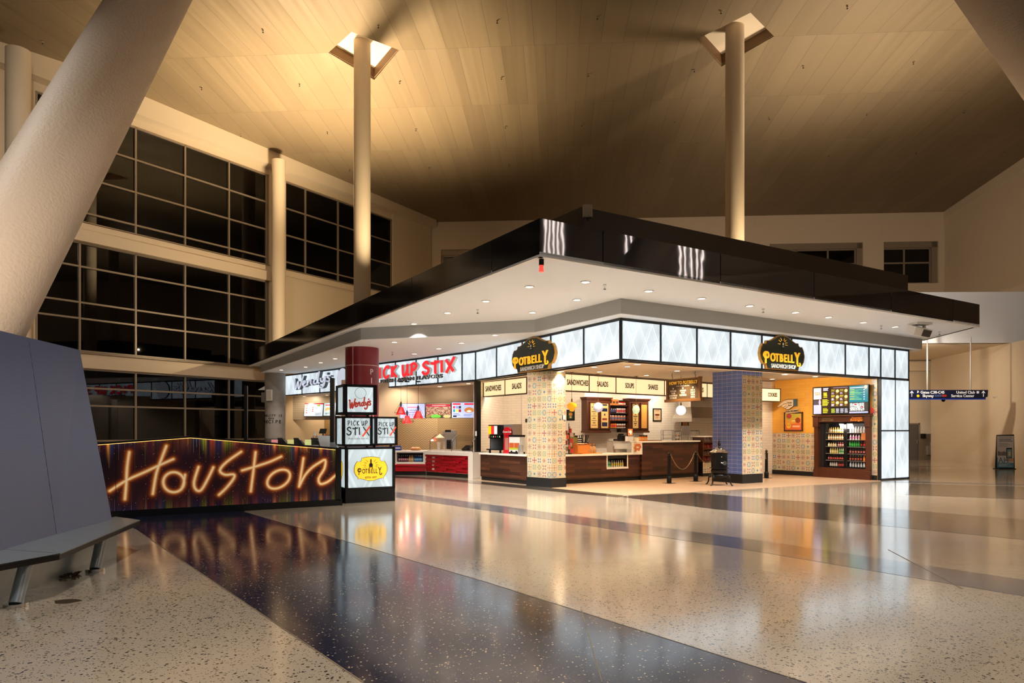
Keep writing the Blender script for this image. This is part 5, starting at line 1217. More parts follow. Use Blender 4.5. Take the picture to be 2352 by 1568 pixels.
# soda fountain and tea urns on the drink counter
sp = addv(S0a, sd, .12, .30); hgt = .93
t = local('soda_fountain', 'black and steel soda fountain with red tower on the drink counter', 'drinks machine', sp, unit((0, 0), (.80, -.60))[0], hgt)
MB().box(0, .62, 0, .5, .1, .96).build('black_body', M_black, t, bevel=.02); MB().box(.62, 1.02, -.02, .5, .0, .98).build('steel_side', M_steel, t, bevel=.01)
MB().box(.02, .62, -.12, .02, .62, .96).build('header', M_black, t, bevel=.03)
for i, cc in enumerate(((226, 190, 30), (214, 50, 44), (220, 220, 222))): MB().box(.04+.13*i, .165+.13*i, -.128, -.12, .64, .92).build('brand_panel', mat('fountain_panel_%d' % i, cc, .3, emit=cc, es=.5), t)
for i in range(6): 
    n_ = MB().box(.05+.09*i, .12+.09*i, -.12, 0, .50, .60).build('valve', M_black, t); MB().box(.065+.09*i, .105+.09*i, -.125, -.12, .53, .58).build('valve_badge', bmat([(190, 60, 50), (40, 140, 80), (200, 200, 200)][i % 3], .4), n_)
MB().box(.04, .58, .0, .02, .12, .48).build('splash_panel', M_bench, t); MB().box(0, .62, -.18, .05, .10, .14).build('drip_tray', M_black, t)
MB().box(.05, .1, -.1, -.05, 0, .1).box(.5, .55, -.1, -.05, 0, .1).build('feet', M_black, t)
m = MB().slab([(.68, 0), (.98, 0), (.95, .62), (.73, .62)], -.12, -.02); m.cyl((.84, -.12, .72), (.84, -.04, .72), .16, .16, 28); m.build('red_tower', mat('soda_red', (196, 24, 36), .3), t)
MB().box(.76, .90, -.125, -.12, .12, .52).build('tower_window', mat('tower_window', (180, 120, 110), .3), t)
MB().text('Coca-Cola', .085, Matrix.Translation((.84, 0, .72)), .002, .003, shear=.3, y=-.125).build('lettering', M_whiteplastic, t)
for i in range(2):
    q = addv(S0a, sd, 1.22+.26*i, .30); t = local('tea_urn', ['left', 'right'][i]+' white tea urn with fruit print beside the soda fountain', 'drinks machine', q, unit((0, 0), (.80, -.60))[0], hgt)
    MB().box(0, .24, 0, .3, .06, .56).build('urn_body', M_whiteplastic, t, bevel=.01); MB().box(.0, .24, -.004, 0, .14, .2).build('green_band', mat('lime_%d' % i, (170, 190, 40), .4), t); MB().box(.02, .22, -.005, 0, .2, .36).build('fruit_print', mat('fruit_%d' % i, (190, 90, 40), .4, var=.5, vscale=30), t)
    MB().box(-.01, .25, -.01, .3, .56, .62).box(0, .24, 0, .3, 0, .06).build('black_lid', M_black, t); MB().cyl((.12, -.05, .08), (.12, 0, .08), .02).build('tap', M_black, t)
q = addv(S0a, sd, 1.85, .3); simple('lid_canister', MB().cyl((0, 0, 0), (0, 0, .3), .09), M_steel, 'steel canister at the right end of the drink counter', 'canister', (q[0], q[1], hgt))

# clutter on the plank counter
def cp(px, q_=.30): 
    o_ = addv(L2a, dlow, 0, q_); return on_line(px, o_, dlow)
p = cp(1306.5); t = thing('snack_stand', 'wire stand hung with small snack bags at the counter end by patterned pillar', 'stand', (p[0], p[1], .93))
MB().cyl((0, 0, 0), (0, 0, 1.0), .012).cyl((0, 0, 0), (0, 0, .02), .12).build('pole', M_black, t)
for i in range(12):
    a_ = i*2.4; MB().cbox(.10*math.cos(a_), .10*math.sin(a_), .04+.065*i, .12, .035, .14, a_).build('snack_bag', bagm[i % 5], t)
for i, (px, hh, cc) in enumerate(((1315, .68, (110, 110, 60)), (1322, .60, (120, 110, 50)))):
    p = cp(px, .42); t = thing('display_carton', ['tall olive display carton with dark top on the plank counter', 'shorter mustard display carton right of the olive one'][i], 'carton', (p[0], p[1], .93), .5)
    MB().box(-.08, .08, 0, .14, 0, hh*.92).build('carton_body', mat('olive_carton_%d' % i, cc, .5, var=.3, vscale=12), t); MB().box(-.085, .085, -.005, .145, hh*.92, hh).build('dark_top', M_black, t)
p = cp(1331, .42); t = thing('chalk_board', 'small black letter board standing on the plank counter', 'sign', (p[0], p[1], .93), .5)
MB().box(-.12, .12, 0, .03, .0, .52).build('board', M_black, t); m = MB(); [m.box(-.07, .08, -.003, 0, .28+.06*k, .30+.06*k) for k in range(4)]; m.build('lettering', M_whiteplastic, t)
p = cp(1333, .26); t = thing('orange_crate', 'orange wooden crate full of wrapped cookies on the plank counter', 'crate', (p[0], p[1], .93), ang(dlow))
m = MB().box(-.22, .30, -.13, -.11, .04, .30).box(-.22, .30, .13, .15, .04, .30).box(-.22, -.20, -.13, .15, 0.0, .34).box(.28, .30, -.13, .15, 0.0, .34).box(-.2, .3, -.12, .14, .02, .04); m.build('crate_sides', mat('orange_wood_crate', (206, 124, 50), .5, var=.15, vscale=8), t)
for i in range(8): MB().ball((-.14+.06*i, .0+.05*(i % 2), .32), .06, 8, (1, 1, .6)).build('wrapped_cookie', mat('cookie_%d' % i, (176, 136, 100), .5), t)
p = cp(1341, .5); t = thing('cutlery_holder', 'black holder with dark plastic cutlery handles behind the crate', 'holder', (p[0], p[1], .93))
MB().cyl((0, 0, 0), (0, 0, .38), .14, .16).build('cup', M_black, t); m = MB(); [m.cyl((.06*math.cos(k), .06*math.sin(k), .3), (.16*math.cos(k), .14*math.sin(k), .62), .01, .014, 6) for k in range(9)]; m.build('handles', M_black, t)
for i, px in enumerate((1348, 1355, 1363)):
    p = cp(px, .22+.05*i); t = thing('paper_bag', ['left', 'middle', 'right'][i]+' brown paper bag twisted shut on the orange board', 'paper bag', (p[0], p[1], .955), .4*i)
    MB().lathe([(.09, 0), (.10, .08), (.085, .17), (.03, .24), (.06, .31)], 10).build('bag_body', mat('kraft_%d' % i, (176, 130, 84), .7, bump=(25, .6, .02)), t); MB().cyl((0, 0, .235), (0, 0, .25), .035).build('tie', M_black, t)
p = cp(1357, .2); simple('serving_board', MB().box(-.45, .42, -.1, .2, 0, .025), mat('board_orange', (214, 140, 60), .5), 'flat orange serving board under the paper bags', 'board', (p[0], p[1], .93), ang(dlow), bevel=.01)
q = on_line(1422, addv(L2a, dlow, 0, .62), dlow); t = thing('card_printer', 'small steel shelf with black printer left of the bar top', 'printer', (q[0]+.2, q[1]+.3, .93), ang(u))
MB().box(-.5, .3, 0, .3, .36, .40).box(-.5, -.47, 0, .3, 0, .40).box(-.35, .15, .0, .28, .0, .22).build('shelf', M_steel, t); MB().box(-.25, .2, .02, .25, .40, .47).build('printer', M_black, t); MB().box(-.42, .2, -.003, 0, .12, .3).build('napkin_box', M_whiteplastic, t)
# bar top items
def hp_(px, q_=.2): return on_line(px, addv(H3a, dh, 0, q_), dh)
p = hp_(1448.5); t = thing('point_of_sale_screen', 'small tilted screen showing food on a white base on the bar top', 'screen', (p[0], p[1], HB), ang(dh))
MB().box(-.14, .14, 0, .12, 0, .17).build('base', M_whiteplastic, t); MB().box(-.13, .13, .02, .06, .17, .44).build('housing', M_black, t)
c = Canvas(16, 14, (214, 120, 60)); c.ell(.5, .5, .3, .3, (240, 220, 190)); c.ell(.3, .3, .12, .15, (190, 60, 40)); c.build('display', .23, .23, M_screen, t, (-.115, .017, .19))
p = hp_(1437, .3); t = thing('till', 'black till behind the bar top next to the small food screen', 'till', (p[0], p[1]+.15, HB), ang(dh)); MB().box(-.18, .05, 0, .2, 0, .2).box(-.24, .0, .05, .1, .18, .26).build('till_body', M_black, t, bevel=.02)
p = hp_(1462.5); simple('white_card_box', MB().box(-.11, .11, 0, .1, 0, .13), mat('cream_box', (226, 216, 180), .6), 'low cream box between the food screen and the orange jars', 'box', (p[0], p[1], HB), ang(dh))
b0 = None
for i in range(5):
    p = hp_(1469.5+i*3.9, .2)
    if b0 is None:
        b0 = thing('sauce_jar', 'orange sauce jar in the front row on the bar top', 'jar', (p[0], p[1], HB), 0, 'orange sauce jars on the bar top')
        MB().lathe([(.03, 0), (.034, .01), (.034, .15), (.028, .16)], 12).build('jar_body', bmat((206, 110, 40)), b0); MB().cyl((0, 0, .16), (0, 0, .20), .032).build('lid', M_black, b0); MB().lathe([(.0345, .04), (.035, .05), (.035, .1), (.0345, .11)], 12).build('paper_label', bmat((200, 150, 90), .5), b0)
    else: copy_tree(b0, (p[0], p[1], HB))
p = hp_(1500, .25); simple('flat_tray', MB().box(-.35, .35, -.1, .15, 0, .025), mat('tray_brown', (120, 80, 50), .5), 'flat brown tray lying on the bar top', 'tray', (p[0], p[1], HB), ang(dh))

# ---- pointing hand sign and promise picture on the yellow wall
th0 = T_on(1787, E, dw_); t = local('pointing_hand_sign', 'white cut-out hand sign pointing left on the yellow wall', 'sign', addv(E, dw_, th0, -.05), dw_, ZZ(940, 26.0))
wh = T_on(1830, E, dw_)-th0; hh = .38
def hs(pts): return [(x*wh, z*hh) for x, z in pts]
hand = [(0, .30), (.03, .36), (.22, .70), (.40, .92), (.60, .98), (.86, .96), (.86, .34), (.78, .22), (.68, .10), (.60, .0), (.50, .02), (.47, .12), (.38, .14), (.36, .22), (.28, .24), (.27, .38), (.30, .50), (.05, .26)]
MB().slab(hs([(.5+(x-.5)*1.05, .48+(z-.48)*1.10) for x, z in hand]), .006, .03).build('dark_outline', M_ink, t); MB().slab(hs(hand), -.004, .02).build('hand_shape', mat('hand_cream', (232, 206, 166), .5), t)
m = MB(); m.ribbon(hs([(.30, .50), (.45, .60), (.52, .52)]), .012, -.008, 0).ribbon(hs([(.36, .22), (.44, .34), (.5, .36)]), .012, -.008, 0).ribbon(hs([(.47, .12), (.53, .24), (.6, .26)]), .012, -.008, 0); m.build('finger_lines', M_ink, t)
MB().text('Order', .085, Matrix.Translation((wh*.66, 0, hh*.66)), .002, .002, shear=.3, y=-.008).text('here', .085, Matrix.Translation((wh*.68, 0, hh*.42)), .002, .002, shear=.3, y=-.008).build('lettering', M_ink, t)
MB().slab([(wh*.88, hh*.30), (wh*1.06, hh*.30), (wh*1.06, hh*1.02), (wh*.88, hh*1.02)], -.006, .03).build('cuff', mat('cuff_teal', (70, 90, 92), .5), t)
a0, a1 = T_on(1802, E, dw_), T_on(1845, E, dw_); t = local('promise_picture', 'brown framed yellow and orange picture with a smiling face on the yellow wall', 'picture', addv(E, dw_, a0, -.05), dw_, ZZ(990, 25.9)); w_ = a1-a0; hh = .72
MB().box(0, w_, 0, .05, 0, .05).box(0, w_, 0, .05, hh-.05, hh).box(0, .05, 0, .05, 0, hh).box(w_-.05, w_, 0, .05, 0, hh).build('frame', M_cherry, t)
c = Canvas(60, 60, (232, 160, 60)); m_ = (c.v < .30+.1*np.sin(c.u*5)); c.a[m_] = (196, 176, 60); c.a[(c.v > .68-.12*c.u)] = (226, 110, 50)
c.ell(.24, .16, .16, .15, (180, 50, 40)); c.ell(.78, .42, .16, .17, (150, 60, 30)); c.ell(.22, .75, .14, .16, (240, 190, 50)); c.ell(.17, .72, .02, .03, (60, 40, 20)); c.ell(.27, .72, .02, .03, (60, 40, 20)); c.lines(.45, .95, .74, .86, 1, (250, 190, 150), .8, .1); c.lines(.4, .65, .42, .5, 1, (240, 230, 150), .8, .1)
c.a = c.a[::-1]; c.build('print', w_-.1, hh-.1, M_attr, t, (.05, .015, .05))
MB().slab([(w_*.12, hh-.06), (w_*.82, hh-.0), (w_*.80, hh+.13), (w_*.14, hh+.07)], -.03, 0).build('banner', mat('banner_cream', (216, 186, 140), .5), t)
MB().text('OUR PROMISE', .085, Matrix.Translation((w_*.47, 0, hh+.035)) @ Matrix.Rotation(-.07, 4, 'Y'), .002, .003, y=-.033).build('lettering', M_ink, t)

# ---- drinks fridge
F0 = addv(E, dw_, fr0, -.14); wf = fr1-fr0; t = local('drinks_fridge', 'brown wood framed double door fridge full of bottled drinks', 'fridge', F0, dw_)
zt, z0, z1 = 2.19, .36, 2.0; pw = .15
ff = MB().box(0, pw, 0, .7, 0, zt).box(wf-pw, wf, 0, .7, 0, zt).box(0, wf, 0, .7, z1, zt).box(0, wf, -.01, .7, 0, z0).box(0, wf, .66, .7, 0, zt)
ff.build('wood_surround', M_cherry, t)
MB().box(-.05, wf+.05, -.06, .3, zt, zt+.05).box(-.03, pw+.03, -.04, .1, 1.82, zt).box(wf-pw-.03, wf+.03, -.04, .1, 1.82, zt).box(-.02, pw+.02, -.03, .1, 0, .30).box(wf-pw-.02, wf+.02, -.03, .1, 0, .30).build('mouldings', M_cherry, t, bevel=.01)
xa, xb = pw+.16, wf-pw; xm = (xa+xb)/2
MB().box(pw, xa, .12, .6, z0, z1).box(pw, wf-pw, .60, .64, z0, z1).build('dark_interior', M_matteblack, t)
for (a_, b_) in ((xa, xm), (xm, xb)):
    dd = MB().box(a_, a_+.05, .13, .17, z0, z1).box(b_-.05, b_, .13, .17, z0, z1).box(a_, b_, .13, .17, z0, z0+.06).box(a_, b_, .13, .17, z1-.06, z1).build('door', M_black, t)
    MB().box(a_+.05, b_-.05, .148, .153, z0+.06, z1-.06).build('door_glass', M_clear, dd)
SZ = [.40, .625, .87, 1.12, 1.37, 1.62]
m = MB()
for z in SZ: m.box(xa, xb, .18, .58, z-.015, z)
m.build('shelves', M_steel, t)
m = MB()
for x in (xa+.03, xm+.0, xb-.02): m.box(x-.008, x+.008, .175, .185, z0+.08, z1-.08)
m.build('led_tubes', mat('fridge_led', (255, 255, 255), .4, emit=(255, 246, 236), es=14), t)
MB().text('Fountain', .11, Matrix.Translation((wf*.78, 0, 2.135)), .002, .003, shear=.3, y=-.012).text('Beverages', .11, Matrix.Translation((wf*.77, 0, 2.06)), .002, .003, shear=.3, y=-.012).build('orange_lettering', mat('orange_letter', (226, 130, 30), .5), t)
MB().text('SHAKES MALTS', .06, Matrix.Translation((wf*.26, 0, 2.13)), .002, .001, y=-.012).text('SMOOTHIES', .085, Matrix.Translation((wf*.26, 0, 2.06)), .002, .001, y=-.012).build('olive_lettering', mat('olive_letter', (120, 110, 70), .5), t)
MB().box(xb-.22, xb-.05, .12, .128, 1.36, 1.60).build('orange_notice', mat('notice_orange', (186, 110, 50), .5), t)
lamp('AREA', 'fridge_light', (xm, .16, 1.95), 22, (1, .95, .88), .5, parent=t).rotation_euler = (.9, 0, 0)
sn = ['lowest', 'fifth', 'fourth', 'third', 'second', 'top']
def frow(side, sh, a_, b_, n, body, cap, lab, desc, hh=.19, r=.031):
    o_ = F0; x0, x1 = (xa+.07, xm-.06) if side == 'left' else (xm+.07, xb-.06); A, B = x0+(x1-x0)*a_, x0+(x1-x0)*b_
    row('%s on the %s shelf of the fridge, %s door' % (desc, sn[sh], side), '%s, %s fridge shelf, %s door' % (desc, sn[sh], side), pts_on(o_, dw_, A, B, n, .27), SZ[sh], body, cap, lab, hh, r)
frow('left', 5, .0, .2, 1, (170, 150, 120), (200, 180, 120), (150, 120, 80), 'fallen looking pale bottle', .17)
frow('left', 5, .12, 1, 7, (222, 180, 70), (236, 190, 40), (240, 226, 190), 'yellow juice bottle')
frow('left', 4, .0, 1, 8, (216, 170, 90), (210, 170, 60), (250, 240, 220), 'cream labelled amber bottle')
frow('left', 3, .0, .5, 4, (214, 200, 150), (226, 210, 160), (230, 214, 170), 'pale yellow bottle', .13, .036)
frow('left', 3, .55, 1, 4, (180, 60, 60), WHT, (236, 226, 220), 'red and white bottle', .16)
frow('left', 2, .1, .6, 4, (226, 210, 130), (240, 236, 200), (244, 230, 160), 'lemon tea bottle', .2)
frow('left', 2, .62, 1, 4, (200, 220, 180), (60, 140, 60), (80, 160, 80), 'green labelled bottle', .2)
frow('left', 1, .0, 1, 8, COLA, (40, 30, 30), (214, 90, 80), 'cola bottle with red label')
frow('left', 0, .1, .55, 4, (200, 190, 180), (70, 50, 50), (226, 220, 210), 'white labelled bottle', .17)
frow('left', 0, .58, 1, 4, (110, 30, 30), (90, 40, 40), (220, 90, 80), 'dark red bottle', .17)
frow('right', 5, .0, 1, 7, (226, 222, 214), (240, 238, 232), (200, 196, 188), 'milky white bottle', .21, .034)
frow('right', 4, .0, .6, 4, (226, 226, 226), (226, 60, 150), (236, 130, 190), 'clear bottle with pink cap')
frow('right', 4, .62, 1, 3, (236, 230, 200), (240, 220, 40), (240, 220, 60), 'clear bottle with yellow cap')
frow('right', 3, .0, .58, 5, GRN, (20, 110, 50), (60, 170, 70), 'green soda bottle', .22, .034)
frow('right', 3, .60, 1, 3, COLA, (200, 30, 30), (206, 30, 36), 'cola bottle with solid red label', .2)
frow('right', 2, .0, 1, 7, COLA, (60, 40, 36), (210, 120, 110), 'dark cola bottle', .2)
frow('right', 1, .0, .7, 5, (60, 34, 26), (206, 200, 196), (206, 90, 70), 'brown soda bottle')
frow('right', 1, .72, 1, 2, (226, 120, 30), (236, 230, 226), (236, 140, 50), 'orange soda bottle')
frow('right', 0, .0, 1, 7, (206, 216, 220), (60, 130, 200), (226, 234, 240), 'clear water bottle with blue cap')

# menu board above the fridge
mb0 = T_on(1866.5, E, dw_); mb1 = T_on(1995, addv(E, dw_, 0, -.2), dw_); mo = addv(E, dw_, T_on(1866.5, addv(E, dw_, 0, -.2), dw_), -.2); wmb = mb1-T_on(1866.5, addv(E, dw_, 0, -.2), dw_)
t = local('menu_board', 'three screen digital menu board mounted above the drinks fridge', 'screen', mo, dw_, 2.27); hb = 1.0
MB().box(0, wmb, 0, .10, 0, hb).build('housing', M_black, t, bevel=.006); MB().box(.2, wmb-.2, .1, .2, .3, .6).build('wall_bracket', M_matteblack, t)
ws = wmb/3-.03
c = Canvas(60, 70, (40, 26, 20)); c.rect(.04, .48, .02, .45, (226, 214, 206)); c.speck(.08, .44, .16, .3, [(176, 110, 90), (220, 200, 190)]); c.rect(.04, .48, .48, 1, (150, 160, 206)); c.rect(.04, .48, .48, .66, (60, 56, 70)); c.ell(.4, .56, .06, .1, (226, 150, 190)); c.lines(.6, .92, .03, .15, 3, (200, 200, 230), .6, .2); c.lines(.62, .85, .2, .4, 4, (206, 186, 40), .6, .2); c.lines(.55, .95, .46, .72, 7, (150, 160, 40), .6, .3); c.lines(.58, .9, .78, .98, 6, (150, 160, 40), .6, .3)
c.a = c.a[::-1]; c.build('display', ws, hb-.05, M_screen, t, (.02, -.003, .025), 'brown and white screen')
c = Canvas(70, 70, (62, 42, 26)); c.rect(.15, .95, .03, .05, (130, 130, 180))
for a_ in (0, .48):
    for b_ in (.1, .32, .54):
        c.lines(.03+a_, .26+a_, b_, b_+.08, 3, (150, 150, 40), .6, .3); c.ell(.38+a_, b_+.06, .09, .06, (214, 186, 140)); c.lines(.05+a_, .2+a_, b_+.11, b_+.19, 3, (200, 200, 230), .5, .3); c.lines(.3+a_, .42+a_, b_+.11, b_+.19, 3, (130, 130, 40), .5, .1)
c.rect(0, 1, .75, .80, (20, 16, 16)); c.rect(0, 1, .8, 1, (30, 30, 26))
for a_, w2 in ((.03, .24), (.3, .18), (.55, .18), (.78, .18)): c.lines(a_, a_+w2, .81, .98, 6, (150, 170, 60) if a_ < .1 else (160, 170, 200), .5, .2)
c.a = c.a[::-1]; c.build('display', ws, hb-.05, M_screen, t, (wmb/3+.015, -.003, .025), 'dark brown screen with sandwich pictures')
c = Canvas(60, 70, (24, 110, 130)); c.lines(.04, .9, .06, .08, 1, (200, 230, 240), 1, .3); c.ell(.88, .06, .08, .07, (236, 190, 170)); c.lines(.04, .75, .14, .52, 14, (80, 160, 130), .6, .5)
for i in range(5): c.rect(.04, .28, .13+i*.085, .15+i*.085, (200, 200, 60)); c.rect(.76, .84, .15+i*.085, .17+i*.085, (220, 230, 235))
c.rect(0, 1, .60, 1, (60, 54, 50)); c.speck(.03, .8, .63, .92, [(200, 220, 226), (90, 110, 110), (170, 180, 180), (40, 46, 50), (230, 240, 240)]); c.ell(.35, .68, .05, .03, (190, 40, 50)); c.ell(.7, .78, .04, .04, (190, 40, 50)); c.rect(0, 1, .95, 1, (150, 160, 210)); c.rect(0, 1, .595, .61, (10, 10, 10))
c.a = c.a[::-1]; c.build('display', ws, hb-.05, M_screen, t, (2*wmb/3+.01, -.003, .025), 'teal screen above a salad picture')
rp = addv(E, dw_, T_on(2000, E, dw_), -.03); t = local('round_red_sticker', 'round orange red sticker beside the menu board', 'sticker', rp, dw_, ZZ(943, 23.6)); MB().cyl((0, -.01, 0), (0, .02, 0), .12, .12, 28).build('disc', mat('sticker_red', (216, 84, 60), .5), t)

# ================================================================ STOVE, STANCHIONS
sx_, sy_ = 6.42, 21.15
t = thing('potbelly_stove', 'black cast iron potbelly stove on curved legs before the blue pillar', 'stove', (sx_, sy_, 0), -.25)
M_iron = mat('cast_iron', (20, 20, 21), .38, .5, bump=(20, .25, .01))
MB().lathe([(.26, .27), (.30, .29), (.30, .31), (.22, .33), (.21, .35)], 32).build('ash_plate', M_iron, t)
MB().lathe([(.20, .33), (.23, .36), (.25, .40), (.255, .47), (.235, .49), (.235, .52), (.29, .535), (.29, .55), (.245, .56), (.245, .60), (.25, .98), (.27, 1.0), (.27, 1.02)], 40).build('barrel', M_iron, t)
MB().lathe([(.28, 1.02), (.29, 1.03), (.27, 1.055), (.22, 1.07), (.20, 1.10), (.13, 1.12), (.12, 1.16), (.06, 1.18)], 32).build('nickel_lid', M_chrome, t)
MB().lathe([(.05, 1.17), (.03, 1.2), (.045, 1.24), (.05, 1.30), (.03, 1.33), (.035, 1.36), (.015, 1.385), (.012, 1.41), (.003, 1.42)], 16).build('finial', M_iron, t)
for k in range(4):
    a_ = PI/4+k*PI/2+.2; ca_, sa_ = math.cos(a_), math.sin(a_); P = smooth_path([(.20, .31), (.29, .30), (.36, .22), (.37, .12), (.42, .03), (.46, .0)]); m = MB()
    for (r0_, z0_), (r1_, z1_) in zip(P[:-1], P[1:]): m.cyl((r0_*ca_, r0_*sa_, z0_+.012), (r1_*ca_, r1_*sa_, z1_+.012), .030*(1-.5*(r0_-.2)/.3), None, 8)
    m.ball((.45*ca_, .45*sa_, .02), .03, 8, (1, 1, .6)); m.ball((.33*ca_, .33*sa_, .27), .05, 8); m.build('curved_leg', M_iron, t)
dr = MB().box(.02, .20, -.27, -.22, .62, .84).build('fire_door', M_iron, t)
m = MB(); m.cyl((.15, -.285, .70), (.15, -.265, .70), .065, .065, 20)
for k in range(6): m.cyl((.15+.055*math.cos(k), -.295, .70+.055*math.sin(k)), (.15+.055*math.cos(k), -.28, .70+.055*math.sin(k)), .016, .016, 8)
m.cyl((.04, -.30, .71), (.1, -.28, .70), .014); m.build('nickel_damper', M_chrome, dr)
MB().ball((.06, -.262, .89), .018, 8).build('knob', M_chrome, t)
MB().ball((0, -.24, .30), .08, 12, (1.6, .6, .7)).build('apron', M_iron, t)

st0 = None; SP = [(1537, 21.9, 'front'), (1598, 22.75, 'rear'), (1760.5, 24.3, 'right')]
spos = [(AX(p_, y_), y_) for p_, y_, _ in SP]
def stanchion(loc, label):
    t = thing('chain_stanchion', label, 'stanchion', loc, ang(u))
    MB().box(-.15, .15, -.15, .15, 0, .012).build('base_plate', M_iron, t); MB().lathe([(.075, .012), (.078, .2), (.062, .22), (.06, .24)], 8).build('pedestal', M_iron, t)
    MB().cyl((0, 0, .23), (0, 0, .86), .056, .050, 8, smooth=False).build('shaft', M_iron, t); MB().lathe([(.062, .86), (.062, .885), (.03, .90), (.035, .93), (.05, .955), (.035, .985), (.01, 1.01), (.004, 1.03)], 12).build('finial', M_iron, t); return t
s_ = stanchion((spos[0][0], spos[0][1], 0), 'black chain post nearest the front, before the high bar'); copy_tree(s_, (spos[1][0], spos[1][1], 0), None, 'black chain post just left of the stove'); copy_tree(s_, (spos[2][0], spos[2][1], 0), None, 'black chain post right of the blue pillar')
def chain(a, b, sag, label, n=34):
    m = MB(); prev = None; a = Vector(a); b = Vector(b)
    for i in range(n):
        t0_, t1_ = (i+.0)/n, (i+1.15)/n; f = lambda q_: a.lerp(b, min(q_, 1))-Vector((0, 0, sag*4*min(q_, 1)*(1-min(q_, 1))))
        p_, q_ = f(t0_), f(t1_); d_ = (q_-p_).normalized(); s = Vector((0, 0, 1)) if i % 2 else Vector((d_.y, -d_.x, 0)).normalized(); s = (s-d_*s.dot(d_)).normalized()*.014
        m.cyl(p_+s, q_+s, .005, .005, 5).cyl(p_-s, q_-s, .005, .005, 5).cyl(p_+s, p_-s, .005, .005, 5).cyl(q_+s, q_-s, .005, .005, 5)
    return simple('chain', m, mat('chain_metal'+label[:3], (150, 128, 100), .35, .8), label, 'chain', (0, 0, 0))
zc = .95
chain((spos[0][0]+.04, spos[0][1], zc), (spos[1][0]-.04, spos[1][1], zc), .52, 'metal chain sagging between the two left posts')
e_ = (7.0, 23.4, .95); chain((spos[1][0]+.05, spos[1][1], zc), e_, .35, 'chain running from the rear post behind the stove', 24)
chain((spos[2][0]-.04, spos[2][1], zc), (8.55, 23.0, .75), .1, 'short chain from the right post toward blue pillar', 16)

# ================================================================ SIGNS
# stroke font (x right 0..1, z up 0..1)
ST = {
 'P': [[(.15, 0), (.2, 1)], [(0, .88), (.5, 1.0), (.8, .78), (.55, .5), (.15, .42)]], 'I': [[(.3, 0), (.25, 1)]], 'C': [[(.85, .85), (.55, 1), (.15, .65), (.15, .25), (.45, 0), (.85, .2)]],
 'K': [[(.15, 0), (.15, 1)], [(.8, 1), (.25, .5), (.85, 0)]], 'U': [[(.1, 1), (.15, .2), (.35, .02), (.7, .4), (.75, 1)], [(.75, 1), (.78, .15), (.95, .1)]],
 'S': [[(.8, .82), (.5, 1), (.15, .78), (.4, .55), (.8, .38), (.7, .08), (.3, 0), (.05, .2)]], 'T': [[(0, .85), (.3, .80), (.95, .92)], [(.5, 1.05), (.48, .3), (.5, 0)]], 'X': [[(.0, 1), (.9, .0)], [(1.0, 1.15), (.05, -.08)]],
}
def brush(m, word, x, z, h, w, M=None, y0=-.01, y1=.02, gap=.12, sx=.75, only=None):
    for ch in word:
        if ch == ' ': x += h*.30; continue
        ww = h*sx*(.45 if ch == 'I' else 1.0)
        if only is None or ch in only:
            for s in ST[ch]: m.ribbon([(x+p_[0]*ww*(1 if ch != 'I' else 1), z+p_[1]*h) for p_ in s], w, y0, y1, M)
        x += ww+h*gap
    return x
SCR = [  # handwritten word, unit height about 1
 [(.0, .86), (.08, .88), (.10, .3), (.16, .0), (.32, .62), (.36, .05), (.44, .1), (.72, 1.08)],                       # W
 [(.62, .30), (.78, .38), (.84, .52), (.76, .60), (.68, .46), (.70, .22), (.80, .12), (.96, .24)],                     # e
 [(.98, .60), (1.0, .16)], [(1.0, .36), (1.12, .60), (1.22, .58), (1.22, .28), (1.32, .18)],                         # n
 [(1.68, .52), (1.52, .58), (1.42, .38), (1.48, .20), (1.62, .26), (1.70, .50)], [(1.80, 1.2), (1.70, .5), (1.72, .24), (1.80, .22)],  # d
 [(1.88, .62), (1.90, .36), (2.02, .30), (2.12, .62)], [(2.18, .74), (2.14, .2), (2.02, -.14), (1.84, -.16), (1.80, -.04)],  # y
 [(2.28, 1.02), (2.24, .84)],                                                                                       # apostrophe
 [(2.52, .66), (2.40, .72), (2.32, .60), (2.44, .48), (2.50, .34), (2.40, .24), (2.26, .30)]]                        # s
def script_word(m, x, z, h, w, M=None, y0=-.01, y1=.02):
    for s in SCR: m.ribbon([(x+(p_[0]+.0)*h, z+(p_[1]+.06*p_[0])*h) for p_ in s], w, y0, y1, M)

dA_, lA_ = dA, lA
def bandpt(o, d, px): return T_on(px, o, d)
# wordmark on the far left of the band
t0 = T_on(683, Ab, dA); t1 = T_on(771, Ab, dA); sc = (t1-t0)/2.6
t = local('script_shop_sign', 'white three-dimensional script letters on the left part of the lit band', 'sign', addv(Ab, dA, t0, -.20), dA, ZL+.28)
ZSC = Matrix.Diagonal((1, 1, .56/sc, 1)); m = MB(); script_word(m, .06, -.03, sc, sc*.11, ZSC, .012, .12); m.build('letter_returns', M_greymetal, t)
m = MB(); script_word(m, -.0, 0, sc, sc*.11, ZSC, -.006, 0); m.build('letter_faces', M_letter, t)
# plain roundel where the emblem sits
tc_ = T_on(793, Ab, dA); t = local('round_sign_disc', 'plain white roundel with dark rim beside the script letters, mostly behind the red column', 'sign', addv(Ab, dA, tc_, -.14), dA, ZL+.55)
MB().cyl((0, 0, 0), (0, .08, 0), .50, .50, 40).build('dark_rim', M_ink, t); MB().cyl((0, -.01, 0), (0, 0, 0), .48, .48, 40).build('white_face', M_letter, t)
